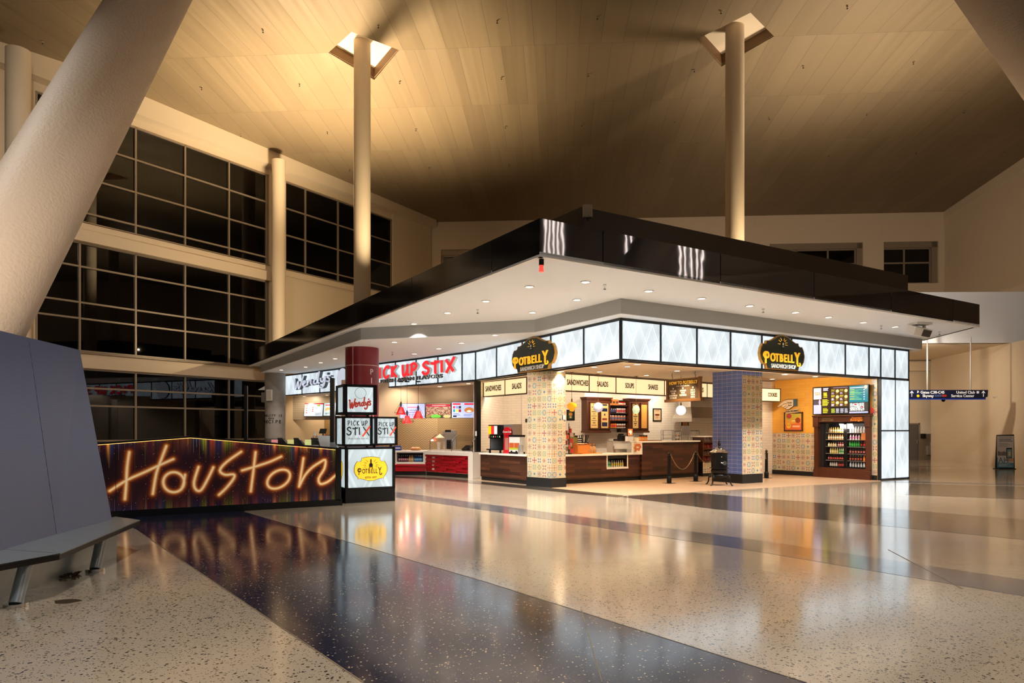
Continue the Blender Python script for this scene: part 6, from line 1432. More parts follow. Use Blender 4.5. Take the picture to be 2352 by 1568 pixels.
# red brush letters
t0 = T_on(860, Ab, dA); t = local('red_brush_sign', 'large red brush style letters on the lit band right of the crimson column', 'sign', addv(Ab, dA, t0, -.16), dA, ZL+.40)
tl = T_on(1054, Ab, dA)-t0; hh = .46
mr = MB(); mf = MB(); 
wtot = brush(MB(), 'PICK UP STIX', 0, 0, hh, .1); k_ = tl/wtot
MSC = Matrix.Diagonal((k_, 1, 1, 1))
brush(mr, 'PICK UP STIX', 0, 0, hh, .115, MSC, .012, .13); brush(mf, 'PICK UP STIX', 0, 0, hh, .10, MSC, 0, .012)
mr.build('letter_returns', M_whiteplastic, t); mf.build('letter_faces', M_redtext, t)
t0 = T_on(880, Ab, dA); t1 = T_on(1022, Ab, dA); t = local('tagline_sign', 'small dark outlined capital letters below the red brush letters', 'sign', addv(Ab, dA, (t0+t1)/2, -.12), dA, ZL+.27)
vs_, fs_ = text_mesh('FRESH ASIAN FLAVORS', .19, .004, .006, 'CENTER', 0, 1); wd_ = max(v_[0] for v_ in vs_)-min(v_[0] for v_ in vs_); kx = (t1-t0)/wd_
MB().text('FRESH ASIAN FLAVORS', .19, None, .03, .008, sx=kx, y=0).build('letter_returns', mat('dark_teal_letter', (44, 58, 66), .5), t); MB().text('FRESH ASIAN FLAVORS', .19, None, .003, -.003, sx=kx, y=-.032).build('letter_faces', M_whiteplastic, t)

# shield shaped shop signs (mesh outline, unit width 1)
def shield(kind):
    if kind == 'crest':   # dark green hanging shield
        R = [(.0, .52), (.10, .50), (.20, .42), (.30, .36), (.36, .36), (.37, .30), (.41, .27), (.45, .28), (.49, .18), (.51, .04), (.49, -.10), (.44, -.20), (.40, -.20), (.37, -.24), (.36, -.32)]
    else:                # yellow oval with bitten corners
        R = [(.0, .34), (.14, .33), (.27, .30), (.275, .24), (.31, .20), (.37, .20), (.40, .215), (.45, .14), (.49, .03), (.49, -.08), (.44, -.19), (.375, -.26), (.39, -.30), (.32, -.29), (.20, -.315), (.10, -.355), (0, -.36)]
    Lr = [(-x, z) for x, z in R[::-1]]; return R[:-1]+[R[-1]]+[p_ for p_ in Lr if abs(p_[0]) > 1e-6] if kind != 'crest' else R+Lr[:-1]
def scaled(pts, s, k=1.0, dz=0): return [(x*s*k, z*s*k+dz) for x, z in pts]
def potword(m, s, y, z0, depth=.01, bold=.012, M=None, H=None):
    H = H or s; k = s/H
    xs = [(-.385, 'P', .40), (-.25, 'O', .28), (-.155, 'T', .27), (-.06, 'B', .27), (.035, 'E', .27), (.12, 'L', .27), (.20, 'L', .28), (.315, 'Y', .40)]
    for x, ch, sz in xs:
        dz = -.0 if ch not in 'PY' else (-.02 if ch == 'P' else .015)
        m.text(ch, sz*H, Matrix.Translation((x*s, 0, (z0+dz)*H)) if M is None else M @ Matrix.Translation((x*s, 0, (z0+dz)*H)), depth, bold*H, sx=.50*k, y=y)
    Mx = M or Matrix.Identity(4)
    m.ribbon([(-.42*s, (z0-.02)*H), (-.46*s, (z0+.05)*H), (-.43*s, (z0+.12)*H), (-.37*s, (z0+.12)*H)], .035*H, y-depth, y, Mx)
    m.ribbon([(.315*s, (z0-.10)*H), (.33*s, (z0-.15)*H), (.38*s, (z0-.13)*H), (.37*s, (z0-.08)*H)], .035*H, y-depth, y, Mx)
def stove_icon(m, s, y, x, z, k=1.0):
    m.box(x-.022*s*k, x+.022*s*k, y-.006, y, z+.06*s*k, z+.20*s*k).slab([(x-.045*s*k, z+.06*s*k), (x+.045*s*k, z+.06*s*k), (x+.07*s*k, z+.0), (x+.055*s*k, z-.06*s*k), (x-.055*s*k, z-.06*s*k), (x-.07*s*k, z)], y-.006, y)
    m.box(x-.075*s*k, x+.075*s*k, y-.006, y, z-.085*s*k, z-.065*s*k)
    for q_ in (-1, 1): m.slab([(x+q_*.05*s*k, z-.085*s*k), (x+q_*.08*s*k, z-.13*s*k), (x+q_*.06*s*k, z-.13*s*k), (x+q_*.03*s*k, z-.085*s*k)], y-.006, y)
M_gold = mat('sign_gold', (240, 180, 50), .35, emit=(244, 180, 44), es=.75); M_green = mat('dark_green_sign', (26, 42, 36), .4, var=.2, vscale=20); M_rim = mat('gold_rim', (206, 150, 60), .35, .3)
def crest(o, d, px0, px1, label, zc):
    a_, b_ = T_on(px0, o, d), T_on(px1, o, d); s = (b_-a_); t = local('shield_shop_sign', label, 'sign', addv(o, d, (a_+b_)/2, -.16), d, zc)
    pts = [(x*s, z*1.22) for x, z in shield('crest')]
    MB().slab(pts, .02, .10).build('gold_rim', M_rim, t); MB().slab([(x*.955, z*.95) for x, z in pts], .0, .03).build('green_face', M_green, t)
    mw = MB(); potword(mw, s*.98, -.012, -.05, .02, .004, None, 1.24); mw.build('gold_letters', M_gold, t)
    MB().text('SANDWICH SHOP', .17, Matrix.Translation((0, 0, -.30)), .008, .003, sx=s*.40, y=-.008).build('white_letters', M_whiteplastic, t)
    mi = MB(); stove_icon(mi, 1.0, -.012, -.03, .34); mi.build('stove_emblem', M_ink, t); mi = MB(); mi.box(-.06, .0, -.022, -.012, .33, .40).box(-.07, .01, -.020, -.012, .28, .30); mi.build('stove_glow', M_whiteplastic, t)
    mr_ = MB()
    for a2 in (-.1, .35, .8, 1.2, 2.0, 2.5, 3.1): mr_.slab([(-.03+.12*math.cos(a2-.08), .36+.12*math.sin(a2-.08)), (-.03+.24*math.cos(a2), .36+.20*math.sin(a2)), (-.03+.12*math.cos(a2+.08), .36+.12*math.sin(a2+.08))], -.012, 0)
    mr_.build('rays', M_gold, t); return t
crest(Bb, dC, 1185, 1284, 'dark green shield sign with gold letters on the left lit band, above patterned pillar', ZL+.425)
crest(Cb, dR, 1737, 1838, 'dark green shield sign with gold letters on the right lit band', ZL+.425)

# ---- sign tower
tp = (-3.87, 15.92); dt = (.885, .466); W1 = 1.16
t = local('sign_cube', 'large lit cube with black plinth and yellow stove emblem, bottom of the sign tower', 'lit sign', tp, dt)
def cube(t, x0, y0, w_, dep, z0, z1, fr=.045, logo=None, sides=True):
    f = MB()
    for (a_, b_) in ((x0, y0), (x0+w_, y0), (x0, y0+dep), (x0+w_, y0+dep)): f.box(a_-fr/2 if a_ == x0 else a_-fr, a_+fr if a_ == x0 else a_+fr/2, b_-fr/2 if b_ == y0 else b_-fr, b_+fr if b_ == y0 else b_+fr/2, z0, z1)
    for z in (z0, z1-fr): f.box(x0, x0+w_, y0-fr/2, y0+fr, z, z+fr).box(x0, x0+w_, y0+dep-fr, y0+dep+fr/2, z, z+fr).box(x0-fr/2, x0+fr, y0, y0+dep, z, z+fr).box(x0+w_-fr, x0+w_+fr/2, y0, y0+dep, z, z+fr)
    f.box(x0, x0+w_, y0, y0+dep, z1-.01, z1)
    f.build('cube_frame', M_black, t)
    MB().box(x0+.01, x0+w_-.01, y0+.01, y0+dep-.01, z0+.02, z1-.02).build('light_body', M_cube, t)
cube(t, 0, 0, W1, W1, .31, 1.30)
MB().box(-.02, W1+.02, -.02, W1+.02, 0, .31).build('black_plinth', M_black, t, bevel=.004)
M_emby = mat('emblem_yellow', (250, 198, 48), .4, emit=(250, 196, 44), es=.85); 
def emblem(t, cx, cz, s, rot=0, off=(0, 0)):
    pts = shield('oval'); e = bpy.data.objects.new('emblem', None); 
    R = Matrix.Translation((off[0], off[1], 0)) @ Matrix.Rotation(rot, 4, 'Z') @ Matrix.Translation((cx, 0, cz))
    MB().slab(scaled(pts, s, 1.03), -.004, 0, R).build('emblem_rim', M_ink, t); MB().slab(scaled(pts, s), -.007, -.003, R).build('emblem_field', M_emby, t)
    m = MB(); potword(m, s*.86, -.010, -.12, .002, .004, R, s*.70); m.text('ESTD 1977', .075*s, R @ Matrix.Translation((0, 0, -.27*s)), .002, .001, y=-.010)
    m2 = MB(); stove_icon(m2, s, -.010, 0, .10*s, .85)
    for a2 in (-.35, 0, .45, .9, 2.25, 2.7, PI, 3.5): m2.slab([(.15*s*math.cos(a2-.06), .10*s+.13*s*math.sin(a2-.06)), (.27*s*math.cos(a2), .10*s+.22*s*math.sin(a2)), (.15*s*math.cos(a2+.06), .10*s+.13*s*math.sin(a2+.06))], -.010, -.006)
    m.v += []; n = len(m.v); m.add([tuple(R @ Vector(v_)) for v_ in m2.v], m2.f); m.build('emblem_print', M_ink, t)
emblem(t, W1*.5, .80, .80, 0, (0, -.03)); emblem(t, -W1*.5, .80, .80, -PI/2, (-.03, 0))
def pus(t, cx, cz, s, off=(0, -.03), rot=0):
    R = Matrix.Translation((off[0], off[1], 0)) @ Matrix.Rotation(rot, 4, 'Z') @ Matrix.Translation((cx-.30*s, 0, cz))
    m = MB(); brush(m, 'PICK UP', .03*s, .165*s, .125*s, .018*s, R, -.004, 0, .14, .60); brush(m, 'STI', .0, -.08*s, .20*s, .032*s, R, -.004, 0, .08, .72)
    m.ribbon([(.44*s, .13*s), (.60*s, -.10*s)], .028*s, -.004, 0, R); m.text('FRESH ASIAN FLAVORS', .052*s, R @ Matrix.Translation((.31*s, 0, -.18*s)), .001, 0, y=-.004); m.build('dark_lettering', mat('logo_ink'+str(cx)[:4], (50, 62, 70), .5), t)
    m = MB(); m.ribbon([(.62*s, .15*s), (.54*s, .04*s), (.42*s, -.12*s)], .042*s, -.008, -.004, R, taper=False); m.build('red_stroke', mat('logo_red'+str(cx)[:4], (236, 80, 50), .5, emit=(236, 80, 50), es=.5), t)
# middle row: two cubes
ml0 = T_on(788, addv(tp, dt, 0, .05), dt); t = local('sign_cube', 'left lit cube with brush lettering in the middle row of the sign tower', 'lit sign', tp, dt)
cube(t, -.06, .03, .68, .68, 1.33, 2.03); pus(t, .28, 1.665, .90, (0, .0))
MB().box(.0, .05, .1, .15, 1.30, 1.33).box(.5, .55, .1, .15, 1.30, 1.33).build('spacer_feet', M_black, t)
t2o = addv(tp, dt, .74, .14); d2 = unit((0, 0), (.80, .60))[0]
t = local('sign_cube', 'right lit cube with brush lettering in the middle row, turned slightly', 'lit sign', t2o, d2)
cube(t, 0, 0, .56, .60, 1.34, 2.03); pus(t, .28, 1.67, .78, (0, -.03)); MB().box(.0, .05, .1, .15, 1.30, 1.34).box(.45, .5, .1, .15, 1.30, 1.34).build('spacer_feet', M_black, t)
t = local('sign_cube', 'top lit cube with red script lettering, topmost of the sign tower', 'lit sign', addv(tp, dt, -.02, .06), dt)
cube(t, 0, 0, .74, .72, 2.07, 2.78, .06); m = MB(); script_word(m, .10, 2.22, .205, .034, None, -.034, -.030); m.build('red_script', mat('brick_red', (176, 62, 48), .5, emit=(176, 62, 48), es=.45), t)
m = MB(); m.ribbon([(.37+.13*math.cos(a_*PI/10), 2.58+.13*math.sin(a_*PI/10)) for a_ in range(20)], .006, -.034, -.03, None, closed=True); m.build('plain_ring', M_ink, t)
MB().box(.05, .1, .1, .15, 2.03, 2.07).box(.55, .6, .1, .15, 2.03, 2.07).build('spacer_feet', M_black, t)

# ================================================================ MURAL WALL
HA, HBp = (-9.05, 12.41), (-3.88, 15.5); dH, lH = unit(HA, HBp); hx = lambda px: T_on(px, HA, dH)
def hz(px, py):
    t_ = hx(px); Y = HA[1]+dH[1]*t_; return ZZ(py, Y)
t = local('mural_wall', 'low peaked wall with glowing painted script over dripping paint stripes', 'mural wall', HA, dH)
zl, zp, ze = 1.36, 1.585, 1.30; xp = hx(437); top = [(0, zl), (xp, zp), (lH, ze)]
body = [(0, .0), (lH, .0), (lH, ze), (xp, zp), (0, zl)]
MB().slab([(0, .0), (lH, .0), (lH, ze-.03), (xp, zp-.03), (0, zl-.03)], .03, .30).build('wall_core', M_black, t)
MB().slab([(-.02, 0), (lH+.02, 0), (lH+.02, .14), (-.02, .14)], -.02, .3).slab([(0, zl-.03), (0, zl), (xp, zp), (lH+.02, ze), (lH+.02, ze-.03), (xp, zp-.03)], -.06, .36).slab([(lH-.13, .1), (lH, .1), (lH, ze-.02), (lH-.13, ze-.02)], -.02, .3).build('black_frame', M_black, t)
M_led = mat('warm_led_strip', (255, 220, 150), .4, emit=(255, 190, 100), es=2.2)
MB().slab([(.02, zl-.043), (.02, zl-.035), (xp, zp-.035), (lH-.14, ze-.035), (lH-.14, ze-.043), (xp, zp-.043)], -.045, -.03).build('led_strip', M_led, t)
# print
nx, nz = 900, 240; wM = lH-.13; hM = zp-.14; c = Canvas(nx, nz, (24, 14, 22)); X = c.u*wM; Z = (c.v)*hM+.14      # row 0 is the bottom
rng = np.random.RandomState(4)
cols = [(40, 36, 66), (60, 20, 34), (30, 40, 70), (90, 50, 30), (120, 96, 30), (150, 60, 36), (110, 20, 40), (30, 60, 80), (200, 130, 60), (120, 130, 30), (24, 50, 66), (110, 24, 40), (40, 24, 60), (180, 70, 40), (220, 150, 50), (100, 110, 30), (150, 60, 70), (40, 40, 80)]
xe = np.sort(rng.rand(70))*nx; base = np.zeros((nx, 3)); prev = 0
lastc = np.array(cols[0], float)
for i in range(nx): pass
idx = np.searchsorted(xe, np.arange(nx)); cc = np.array([cols[rng.randint(len(cols))] for _ in range(80)], float); base = cc[idx]
ker = np.ones(7)/7; base = np.stack([np.convolve(base[:, k], ker, 'same') for k in range(3)], 1)
fine = rng.rand(nx); fine = .6+.8*np.convolve(fine, np.ones(3)/3, 'same')
lenx = np.interp(np.arange(nx), np.linspace(0, nx, 60), rng.rand(60))*.5+.12     # drip length from the top
topz = np.interp(X[0], [0, xp, lH], [zl, zp, ze]); d_top = topz[None, :]-Z
a_top = np.clip(1-d_top/(lenx[None, :]*1.3), 0, 1); a_bot = np.clip(1-(Z-.14)/.5, 0, 1)*.55
bg = np.array([30, 12, 22.])[None, None, :]*(1+.5*np.sin(X*3.1)[..., None]*.5)
img = bg*(1-np.maximum(a_top, a_bot)[..., None])+(base*fine[:, None])[None, :, :]*np.maximum(a_top, a_bot)[..., None]*1.15
for _ in range(70):   # thin drips
    i = rng.randint(nx); l0 = rng.rand()*.5+.15; col = np.array([(220, 190, 130), (230, 150, 70), (170, 180, 60), (200, 210, 200)][rng.randint(4)], float); topdrip = rng.rand() < .7
    zz_ = Z[:, i]; mk = (zz_ > topz[i]-l0) if topdrip else (zz_ < .14+l0*.6); img[mk, i] = img[mk, i]*.35+col*.5
strokes = [[(297, 1038), (292, 1072), (290, 1110), (287, 1146)], [(252, 1127), (292, 1102), (330, 1085), (364, 1069), (398, 1054)], [(382, 1024), (370, 1056), (359, 1087), (351, 1134)],
 [(399+24*math.cos(a_), 1107+23*math.sin(a_)) for a_ in np.linspace(0, 2*PI, 20)], [(425, 1090), (421, 1112), (416, 1124)],
 [(456, 1072), (445.5, 1107), (450, 1124), (462, 1125), (478, 1098), (490, 1073)], [(554, 1037), (520, 1061), (505, 1080), (517, 1090), (536, 1089), (537, 1098), (520, 1120), (503, 1136)],
 [(587, 1038), (582, 1081), (576, 1128)], [(556, 1080), (590, 1070), (620, 1060), (646, 1048)], [(640+26*math.cos(a_)-3*math.sin(a_), 1100+21*math.sin(a_)-6*math.cos(a_)) for a_ in np.linspace(0, 2*PI, 20)],
 [(697, 1052), (692.5, 1082), (687, 1117)], [(687, 1117), (700, 1092), (715, 1075), (732, 1063), (747, 1056), (745, 1076), (732, 1098), (736, 1111), (753, 1106), (770, 1092)]]
D = np.full(X.shape, 9.)
for s in strokes:
    P = smooth_path([(hx(px), hz(px, py)) for px, py in s], k=3)
    for (x0, z0), (x1, z1) in zip(P[:-1], P[1:]):
        dx, dz = x1-x0, z1-z0; q_ = np.clip(((X-x0)*dx+(Z-z0)*dz)/(dx*dx+dz*dz+1e-9), 0, 1); D = np.minimum(D, np.hypot(X-x0-q_*dx, Z-z0-q_*dz))
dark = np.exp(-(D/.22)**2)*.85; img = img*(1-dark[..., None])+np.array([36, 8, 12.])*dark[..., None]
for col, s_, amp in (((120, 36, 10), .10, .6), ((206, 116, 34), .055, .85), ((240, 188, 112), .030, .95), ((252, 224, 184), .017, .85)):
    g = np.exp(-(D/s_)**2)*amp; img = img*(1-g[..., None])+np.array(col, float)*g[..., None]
for _ in range(420):   # spatter
    i, j = rng.randint(nx), rng.randint(nz)
    if .05 < D[j, i] < .3: img[j, i] = (210, 190, 160)
c.a = np.clip(img, 0, 255)
o = c.build('mural_print', wM, hM, M_mural, t, (0, -.0, .14))
# trim the print below the sloping cap: squash each column to the cap height
me = o.data; co = np.zeros(len(me.vertices)*3); me.vertices.foreach_get('co', co); co = co.reshape(-1, 3)
cap = np.interp(co[:, 0], [0, xp, lH], [zl, zp, ze])-.035-.14; co[:, 2] = np.minimum(co[:, 2], cap); me.vertices.foreach_set('co', co.ravel()); me.update()
m = MB(); [m.box(hx(p_)-.004, hx(p_)+.004, -.004, .0, .14, 1.3) for p_ in (266,)]; m.build('panel_joint', M_black, t)
# return wall with sloping ledge and post
ra, rb = (-3.98, 15.62), (-5.02, 19.0); dr_, lr_ = unit(ra, rb)
t = local('ledge_wall', 'short black return wall with sloping grey ledge behind the mural', 'wall', ra, dr_)
MB().slab([(0, 0), (lr_, 0), (lr_, 1.52), (0, 1.27)], .0, .34).build('wall_core', M_black, t); MB().prism([(-.05, -.02), (lr_, -.02), (lr_, .38), (-.05, .38)], [1.27, 1.52, 1.52, 1.27], [1.30, 1.55, 1.55, 1.30]).build('ledge', M_bench, t)
ym = 17.0; p_ = on_line(763.5, addv(ra, dr_, 0, .16), dr_)
simple('black_mast', MB().box(-.05, .05, -.05, .05, 0, 1.62), M_black, 'black square mast standing on the ledge beside the sign tower', 'post', (AX(763.5, ym), ym, 1.38), 0, bevel=.004)
Yp2 = 19.5; simple('black_mast', MB().box(-.045, .045, -.045, .045, 0, ZZ(886, Yp2)), M_black, 'thin black mast behind the mural wall before the dark windows', 'post', (AX(565, Yp2), Yp2, 0), 0, bevel=.004)
simple('pale_post', MB().box(-.04, .04, -.04, .04, 0, 1.0), M_chrome, 'unused', 'post', (0, 0, -50)) if False else None

# ================================================================ KIOSK AND BENCH
tz = 2.85; bz = .45
bt_ = [(-5.20, 5.2), (-5.33, 7.1), (-5.49, 8.23), (-5.60, 9.56), (-9.3, 9.9), (-9.3, 5.0)]
tt_ = [(-5.95, 5.9), (-5.90, 7.84), (-6.0, 8.47), (-6.19, 9.78), (-9.0, 10.0), (-9.0, 5.8)]
t = thing('metal_kiosk', 'tall leaning kiosk clad in blue grey perforated metal at the left edge', 'kiosk', (0, 0, 0))
def panelpoly(i, j):
    b = MB(); b.add([(bt_[i][0], bt_[i][1], bz), (bt_[j][0], bt_[j][1], bz), (tt_[j][0], tt_[j][1], tz), (tt_[i][0], tt_[i][1], tz)], [(0, 1, 2, 3)]); return b
for i in range(6):
    j = (i+1) % 6; b = MB(); inn = .04
    P_ = [Vector((bt_[i][0], bt_[i][1], bz)), Vector((bt_[j][0], bt_[j][1], bz)), Vector((tt_[j][0], tt_[j][1], tz)), Vector((tt_[i][0], tt_[i][1], tz))]
    e1 = (P_[1]-P_[0]).normalized(); P_[0] += e1*.005; P_[3] += e1*.005; P_[1] -= e1*.005; P_[2] -= e1*.005
    n_ = (P_[1]-P_[0]).cross(P_[3]-P_[0]).normalized(); Q_ = [p_-n_*inn for p_ in P_]
    b.add([tuple(p_) for p_ in P_+Q_], [(0, 1, 2, 3), (7, 6, 5, 4), (0, 4, 5, 1), (1, 5, 6, 2), (2, 6, 7, 3), (3, 7, 4, 0)]); b.build('perforated_panel', M_perf, t)
pl_ = [(-5.15, 5.0), (-5.17, 6.9), (-5.22, 8.3), (-5.30, 9.15), (-9, 9.5), (-9, 5)]
MB().prism(pl_, 0, .44).build('recessed_plinth', M_bench, t)
bi = MB(); n_ = 6
ib = [(x-.05, y) for x, y in bt_]; it = [(x-.05, y) for x, y in tt_]
bi.add([(p_[0], p_[1], bz) for p_ in ib]+[(p_[0], p_[1], tz-.02) for p_ in it], [tuple(range(6)), tuple(range(11, 5, -1))]+[(i, (i+1) % 6, (i+1) % 6+6, i+6) for i in range(6)]); bi.build('dark_core', M_matteblack, t)
t = thing('steel_bench', 'brushed steel bench ringing the blue kiosk on slanted round legs', 'bench', (0, 0, 0))
se = [(-5.05, 4.6), (-4.79, 6.38), (-4.60, 6.94), (-5.19, 9.53), (-5.75, 9.62), (-5.60, 9.56), (-5.49, 8.23), (-5.33, 7.1), (-5.2, 5.2), (-5.3, 4.6)]
sea = [(-5.05, 4.6), (-4.79, 6.38), (-4.60, 6.94), (-5.44, 7.2), (-5.3, 4.6)]; seb = [(-4.60, 6.955), (-5.19, 9.53), (-5.75, 9.9), (-5.9, 8.0), (-5.44, 7.215)]
for s in (sea, seb): MB().prism(s, bz-.012, bz).build('seat_plate', M_bench, t)
for a_, b_ in (((-5.05, 4.6), (-4.79, 6.38)), ((-4.79, 6.38), (-4.60, 6.94)), ((-4.60, 6.94), (-5.19, 9.53)), ((-5.19, 9.53), (-5.75, 9.9))):
    d_, l_ = unit(a_, b_); MB().box(0, l_, -.0, .02, bz-.065, bz-.001).build('black_edge', M_black, t, (a_[0], a_[1], 0), ang(d_))
for i, ((px, py), dx) in enumerate((((37, 1392), .16), ((219, 1311), .16))):
    g = G(px, py); m = MB().cyl((g[0], g[1], 0), (g[0], g[1], .035), .105, .105, 32); m.build('chrome_foot', M_chrome, t); MB().cyl((g[0], g[1], .03), (g[0]-.02+.0, g[1]+.28-.1, .42), .062, .062, 24).build('slanted_leg', M_bench, t)
# crumpled litter by the plinth and a flat leaf
g = G(150, 1324); m = MB(); rr = random.Random(3)
for i in range(16):
    a_ = rr.random()*6.28; x, y = rr.uniform(-.06, .10), rr.uniform(-.12, .16); m.add([(x, y, .004), (x+.05*math.cos(a_), y+.05*math.sin(a_), .03), (x+.05*math.cos(a_+.8), y+.05*math.sin(a_+.8), .012), (x+.02, y+.03, .035)], [(0, 1, 2), (0, 1, 3), (1, 2, 3)])
o = tag(m.build('dry_leaves', mat('dry_leaf', (70, 54, 40), .8), None, (g[0]+.02, g[1], 0)), 'small clump of dry brown leaves by the kiosk plinth', 'leaves'); o['kind'] = 'stuff'
g = G(153, 1381); fl_ = MB().prism([(.12*math.cos(a_)*(1+.2*math.sin(3*a_)), .09*math.sin(a_), ) for a_ in np.linspace(0, 2*PI, 17)[:-1]], .0, .003); fl_.build('floor_stain', mat('brown_stain', (60, 46, 30), .35), fl, (g[0], g[1], .0))

# ================================================================ DOWNLIGHTS, SMALL CEILING FITTINGS
def downlight(loc, label, grp):
    t = thing('downlight', label, 'downlight', loc, 0, grp)
    MB().lathe([(.10, 0), (.115, -.004), (.115, -.012), (.085, -.014), (.08, .0)], 20).build('trim_ring', M_whiteplastic, t); MB().cyl((0, 0, -.002), (0, 0, -.010), .078, .078, 20).build('lens', M_lens, t); return t
protos = {}
def place_dl(px, py, z, key, label, grp, E_=0, col=(1, .92, .84), spot=1.9):
    x, y, _ = G(px, py, z)
    if key not in protos: protos[key] = downlight((x, y, z), label, grp); r = protos[key]
    else: r = copy_tree(protos[key], (x, y, z))
    if E_: lamp('SPOT', 'downlight_beam', (x, y, z-.05), E_, col, .05, (x, y, 0), spot, .7)
for i, (px, py) in enumerate([(1345, 647), (1216, 658), (1116, 691), (1325, 688), (1028, 718), (1223, 717), (951, 743), (1490, 668), (1611, 685), (1722, 702), (1827, 717), (1903, 728), (1983, 740), (2056, 750)]):
    place_dl(px, py, ZS-.001, 'outer', 'round recessed downlight in the outer white canopy soffit', 'downlights in the outer canopy soffit', 700)
for i, (px, py) in enumerate([(906, 785), (1060, 787), (1137, 769), (1008, 800), (952, 812), (770, 823), (737, 832), (702, 842), (646, 849)]):
    place_dl(px, py, ZB-.013, 'inner', 'round recessed downlight in the lower white soffit near the crimson column', 'downlights in the lower soffit', 260)
ZI = ZL+.158
shopdl = [(1365, 842), (1441, 841), (1377, 853), (1464, 836), (1555, 851), (1485, 861), (1655, 859), (1774, 870), (1724, 853), (1802, 859), (1827, 874), (1873, 864), (1876, 878), (1943, 869), (1988, 873), (1798, 885)]
for i, (px, py) in enumerate(shopdl):
    place_dl(px, py, ZI, 'shop', 'round warm downlight in the tiled ceiling of the sandwich shop', 'downlights in the shop ceiling', 300 if i % 2 == 0 else 120, (1, .74, .46))
for px, py in [(883, 899), (1010, 887), (1076, 880), (699, 910), (751, 907), (1289, 852)]:
    place_dl(px, py, ZL-.002, 'edge', 'small downlight in the ceiling edge just behind the lit band', 'downlights behind the lit band', 140, WARM2)
# unseen spots added to brighten the shop interiors
for p_ in ((1.9, 24.2), (3.9, 25.4), (6.0, 27.1), (-.2, 25.2)): lamp('SPOT', 'shop_fill', (p_[0], p_[1], 3.5), 250 if p_[0] > 0 else 120, (1, .80, .60), .1, (p_[0]-1.2, p_[1]+2.4, 1.0), 2.5, .9)
lamp('SPOT', 'shop_fill', (9.2, 22.8, 3.5), 330, (1, .80, .60), .1, (11.6, 25.2, 1.2), 2.2, .9)
for p_ in ((-5.2, 29.7), (-3.9, 29.6), (-2.5, 29.2)): lamp('SPOT', 'shop_fill', (p_[0], p_[1], 3.5), 170, (1, .80, .58), .1, (p_[0], p_[1]+.5, 0), 2.2, .9)
for p_ in ((-4.6, 27.2), (-2.6, 27.2)): lamp('SPOT', 'shop_fill', (p_[0], p_[1], 3.5), 110, (1, .80, .58), .1, (p_[0], 29.5, 1.2), 1.9, .8)
for p_ in ((-11.0, 36.3), (-9.2, 36.3)): lamp('SPOT', 'shop_fill', (p_[0]+.6, 38.3, 3.5), 150, (1, .76, .5), .1, (p_[0]+.6, 38.8, 0), 2.3, .9); lamp('SPOT', 'shop_fill', (p_[0], p_[1], 3.5), 110, (1, .76, .5), .1, (p_[0], 38.4, 1.4), 2.2, .8)
lamp('SPOT', 'pillar_spot', (1.55, 20.05, 3.4), 60, (1, .8, .55), .04, (1.5, 20.3, 2.2), 1.0, .6)
# sprinkler heads on the soffits
a0_ = None
for px, py, z in [(1389, 653, ZS), (1097, 710, ZS), (1753, 708, ZS), (2024, 747, ZS), (2158, 761, ZS), (901, 808, ZB-.012)]:
    x, y, _ = G(px, py, z)
    if a0_ is None: a0_ = sprinkler((x, y, z), 'small white sprinkler head under the white canopy soffit', 'sprinkler heads of the canopy')
    else: copy_tree(a0_, (x, y, z))
x, y, _ = G(1798, 892, ZI); t = thing('smoke_detector', 'small white dome on the shop ceiling near the cookies sign', 'detector', (x, y, ZI)); MB().lathe([(.12, 0), (.12, -.03), (.05, -.08), (.01, -.09)], 20).build('dome', M_whiteplastic, t)
# loudspeaker box on the roof, camera at the canopy corner, projector speaker
t = thing('roof_speaker', 'beige box speaker standing on the canopy parapet', 'speaker', (AX(1348.5, 15.9), 15.75, 6.62)); MB().box(-.11, .11, 0, .14, 0, .30).build('case', mat('beige_case', (206, 190, 166), .5), t, bevel=.02); MB().cyl((0, .07, -.06), (0, .07, 0), .02).build('stem', M_black, t)
t = thing('corner_beacon', 'small black camera with a red glowing glass tip under the canopy corner', 'camera', (AX(1243.5, 12.75), 12.75, ZS)); MB().box(-.045, .045, -.045, .045, -.13, 0).build('mount', M_black, t); MB().lathe([(.035, -.13), (.05, -.25), (.03, -.25)], 12).build('glass_tip', mat('red_glow_tip', (230, 120, 110), .2, emit=(255, 60, 50), es=1.6), t)
gx, gy, _ = G(2112, 742, ZS); t = thing('soffit_projector', 'white box projector with dark lens face hanging under the canopy right end', 'projector', (gx, gy, ZS), .2)
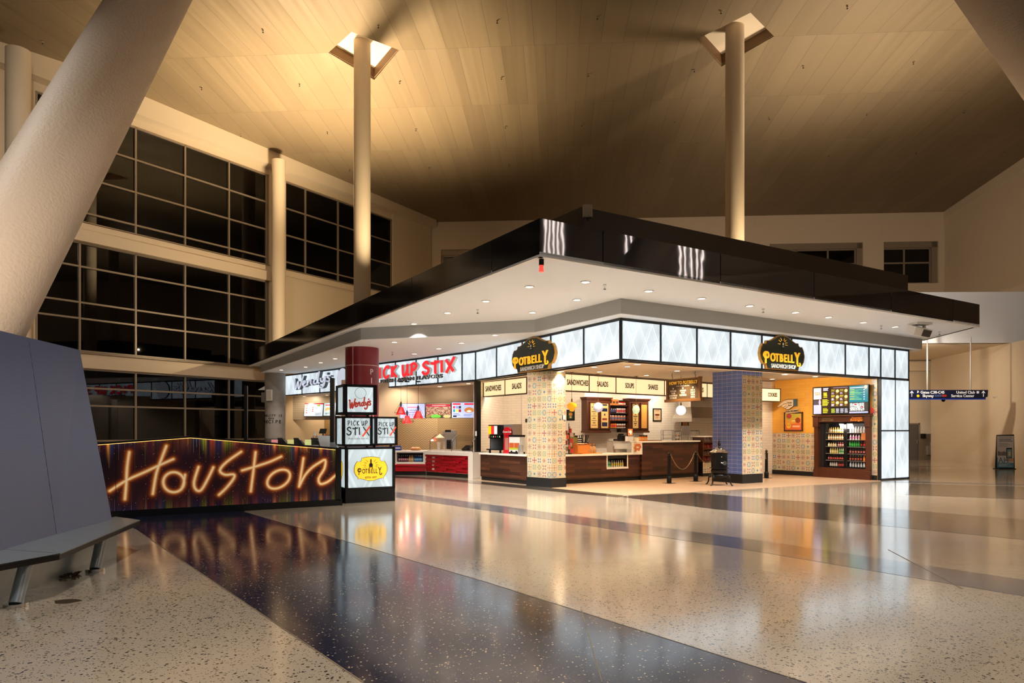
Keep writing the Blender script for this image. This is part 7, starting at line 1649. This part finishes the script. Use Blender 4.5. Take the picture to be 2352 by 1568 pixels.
MB().box(-.26, .26, -.2, .2, -.06, 0).box(-.22, -.18, -.05, .05, -.3, 0).box(.14, .18, -.05, .05, -.2, 0).build('bracket', M_whiteplastic, t); o_ = MB().box(-.30, .30, -.28, .10, -.36, -.10).build('case', M_whiteplastic, t, bevel=.02); o_.rotation_euler = (.35, .15, 0)
o_ = MB().box(-.02, .26, -.30, -.285, -.33, -.13).build('dark_face', mat('dark_lens_face', (70, 66, 62), .4), t); o_.rotation_euler = (.35, .15, 0)

# linear lamps hanging over the hall to the right, seen only as streaks in the mirror fascia
lt = None
for k, (px, q_) in enumerate([(1252, 0), (1262, 0), (1272, 0), (1282, 0), (1292, 0), (1436, 1), (1450, 1), (1464, 1), (1478, 1), (1562, 2), (1574, 2), (1586, 2), (1600, 2), (1612, 2)]):
    P_ = on_line(px, P0, unit(P0, PR)[0]); P_ = Vector((P_[0], P_[1], 5.25)); dd = (P_-Vector((0, 0, CH))).normalized(); nn = Vector((unit(P0, PR)[0][1], -unit(P0, PR)[0][0], 0)); rr_ = dd-nn*2*dd.dot(nn)
    h_ = Vector((rr_.x, rr_.y, 0)).normalized(); zl_ = 10.4; tm = (zl_-P_.z)/max(.05, rr_.z)*math.hypot(rr_.x, rr_.y); dm_ = min(tm, 17.5)
    while (P_+h_*dm_).x+3.4*h_.x > 22.3: dm_ -= .25
    c_ = P_+h_*dm_; c_.z = P_.z+rr_.z/math.hypot(rr_.x, rr_.y)*dm_
    lab = 'long thin linear lamp hung high over the right of the hall, outside the picture'
    if lt is None:
        lt = thing('linear_lamp', lab, 'lamp', c_, math.atan2(h_.y, h_.x), 'linear lamps mirrored in the canopy edge')
        MB().cyl((-3.4, 0, 0), (3.4, 0, 0), .022, .022, 10).build('light_tube', mat('linear_tube', (255, 240, 225), .4, emit=(255, 226, 196), es=16), lt); MB().box(-3.4, 3.4, -.05, .05, .04, .10).build('housing', M_whiteplastic, lt)
        MB().cyl((-3, 0, .1), (-3, 0, 3.6), .006).cyl((3, 0, .1), (3, 0, 3.6), .006).build('suspension_wires', M_black, lt)
    else: copy_tree(lt, c_, math.atan2(h_.y, h_.x))
bpy.context.view_layer.update()
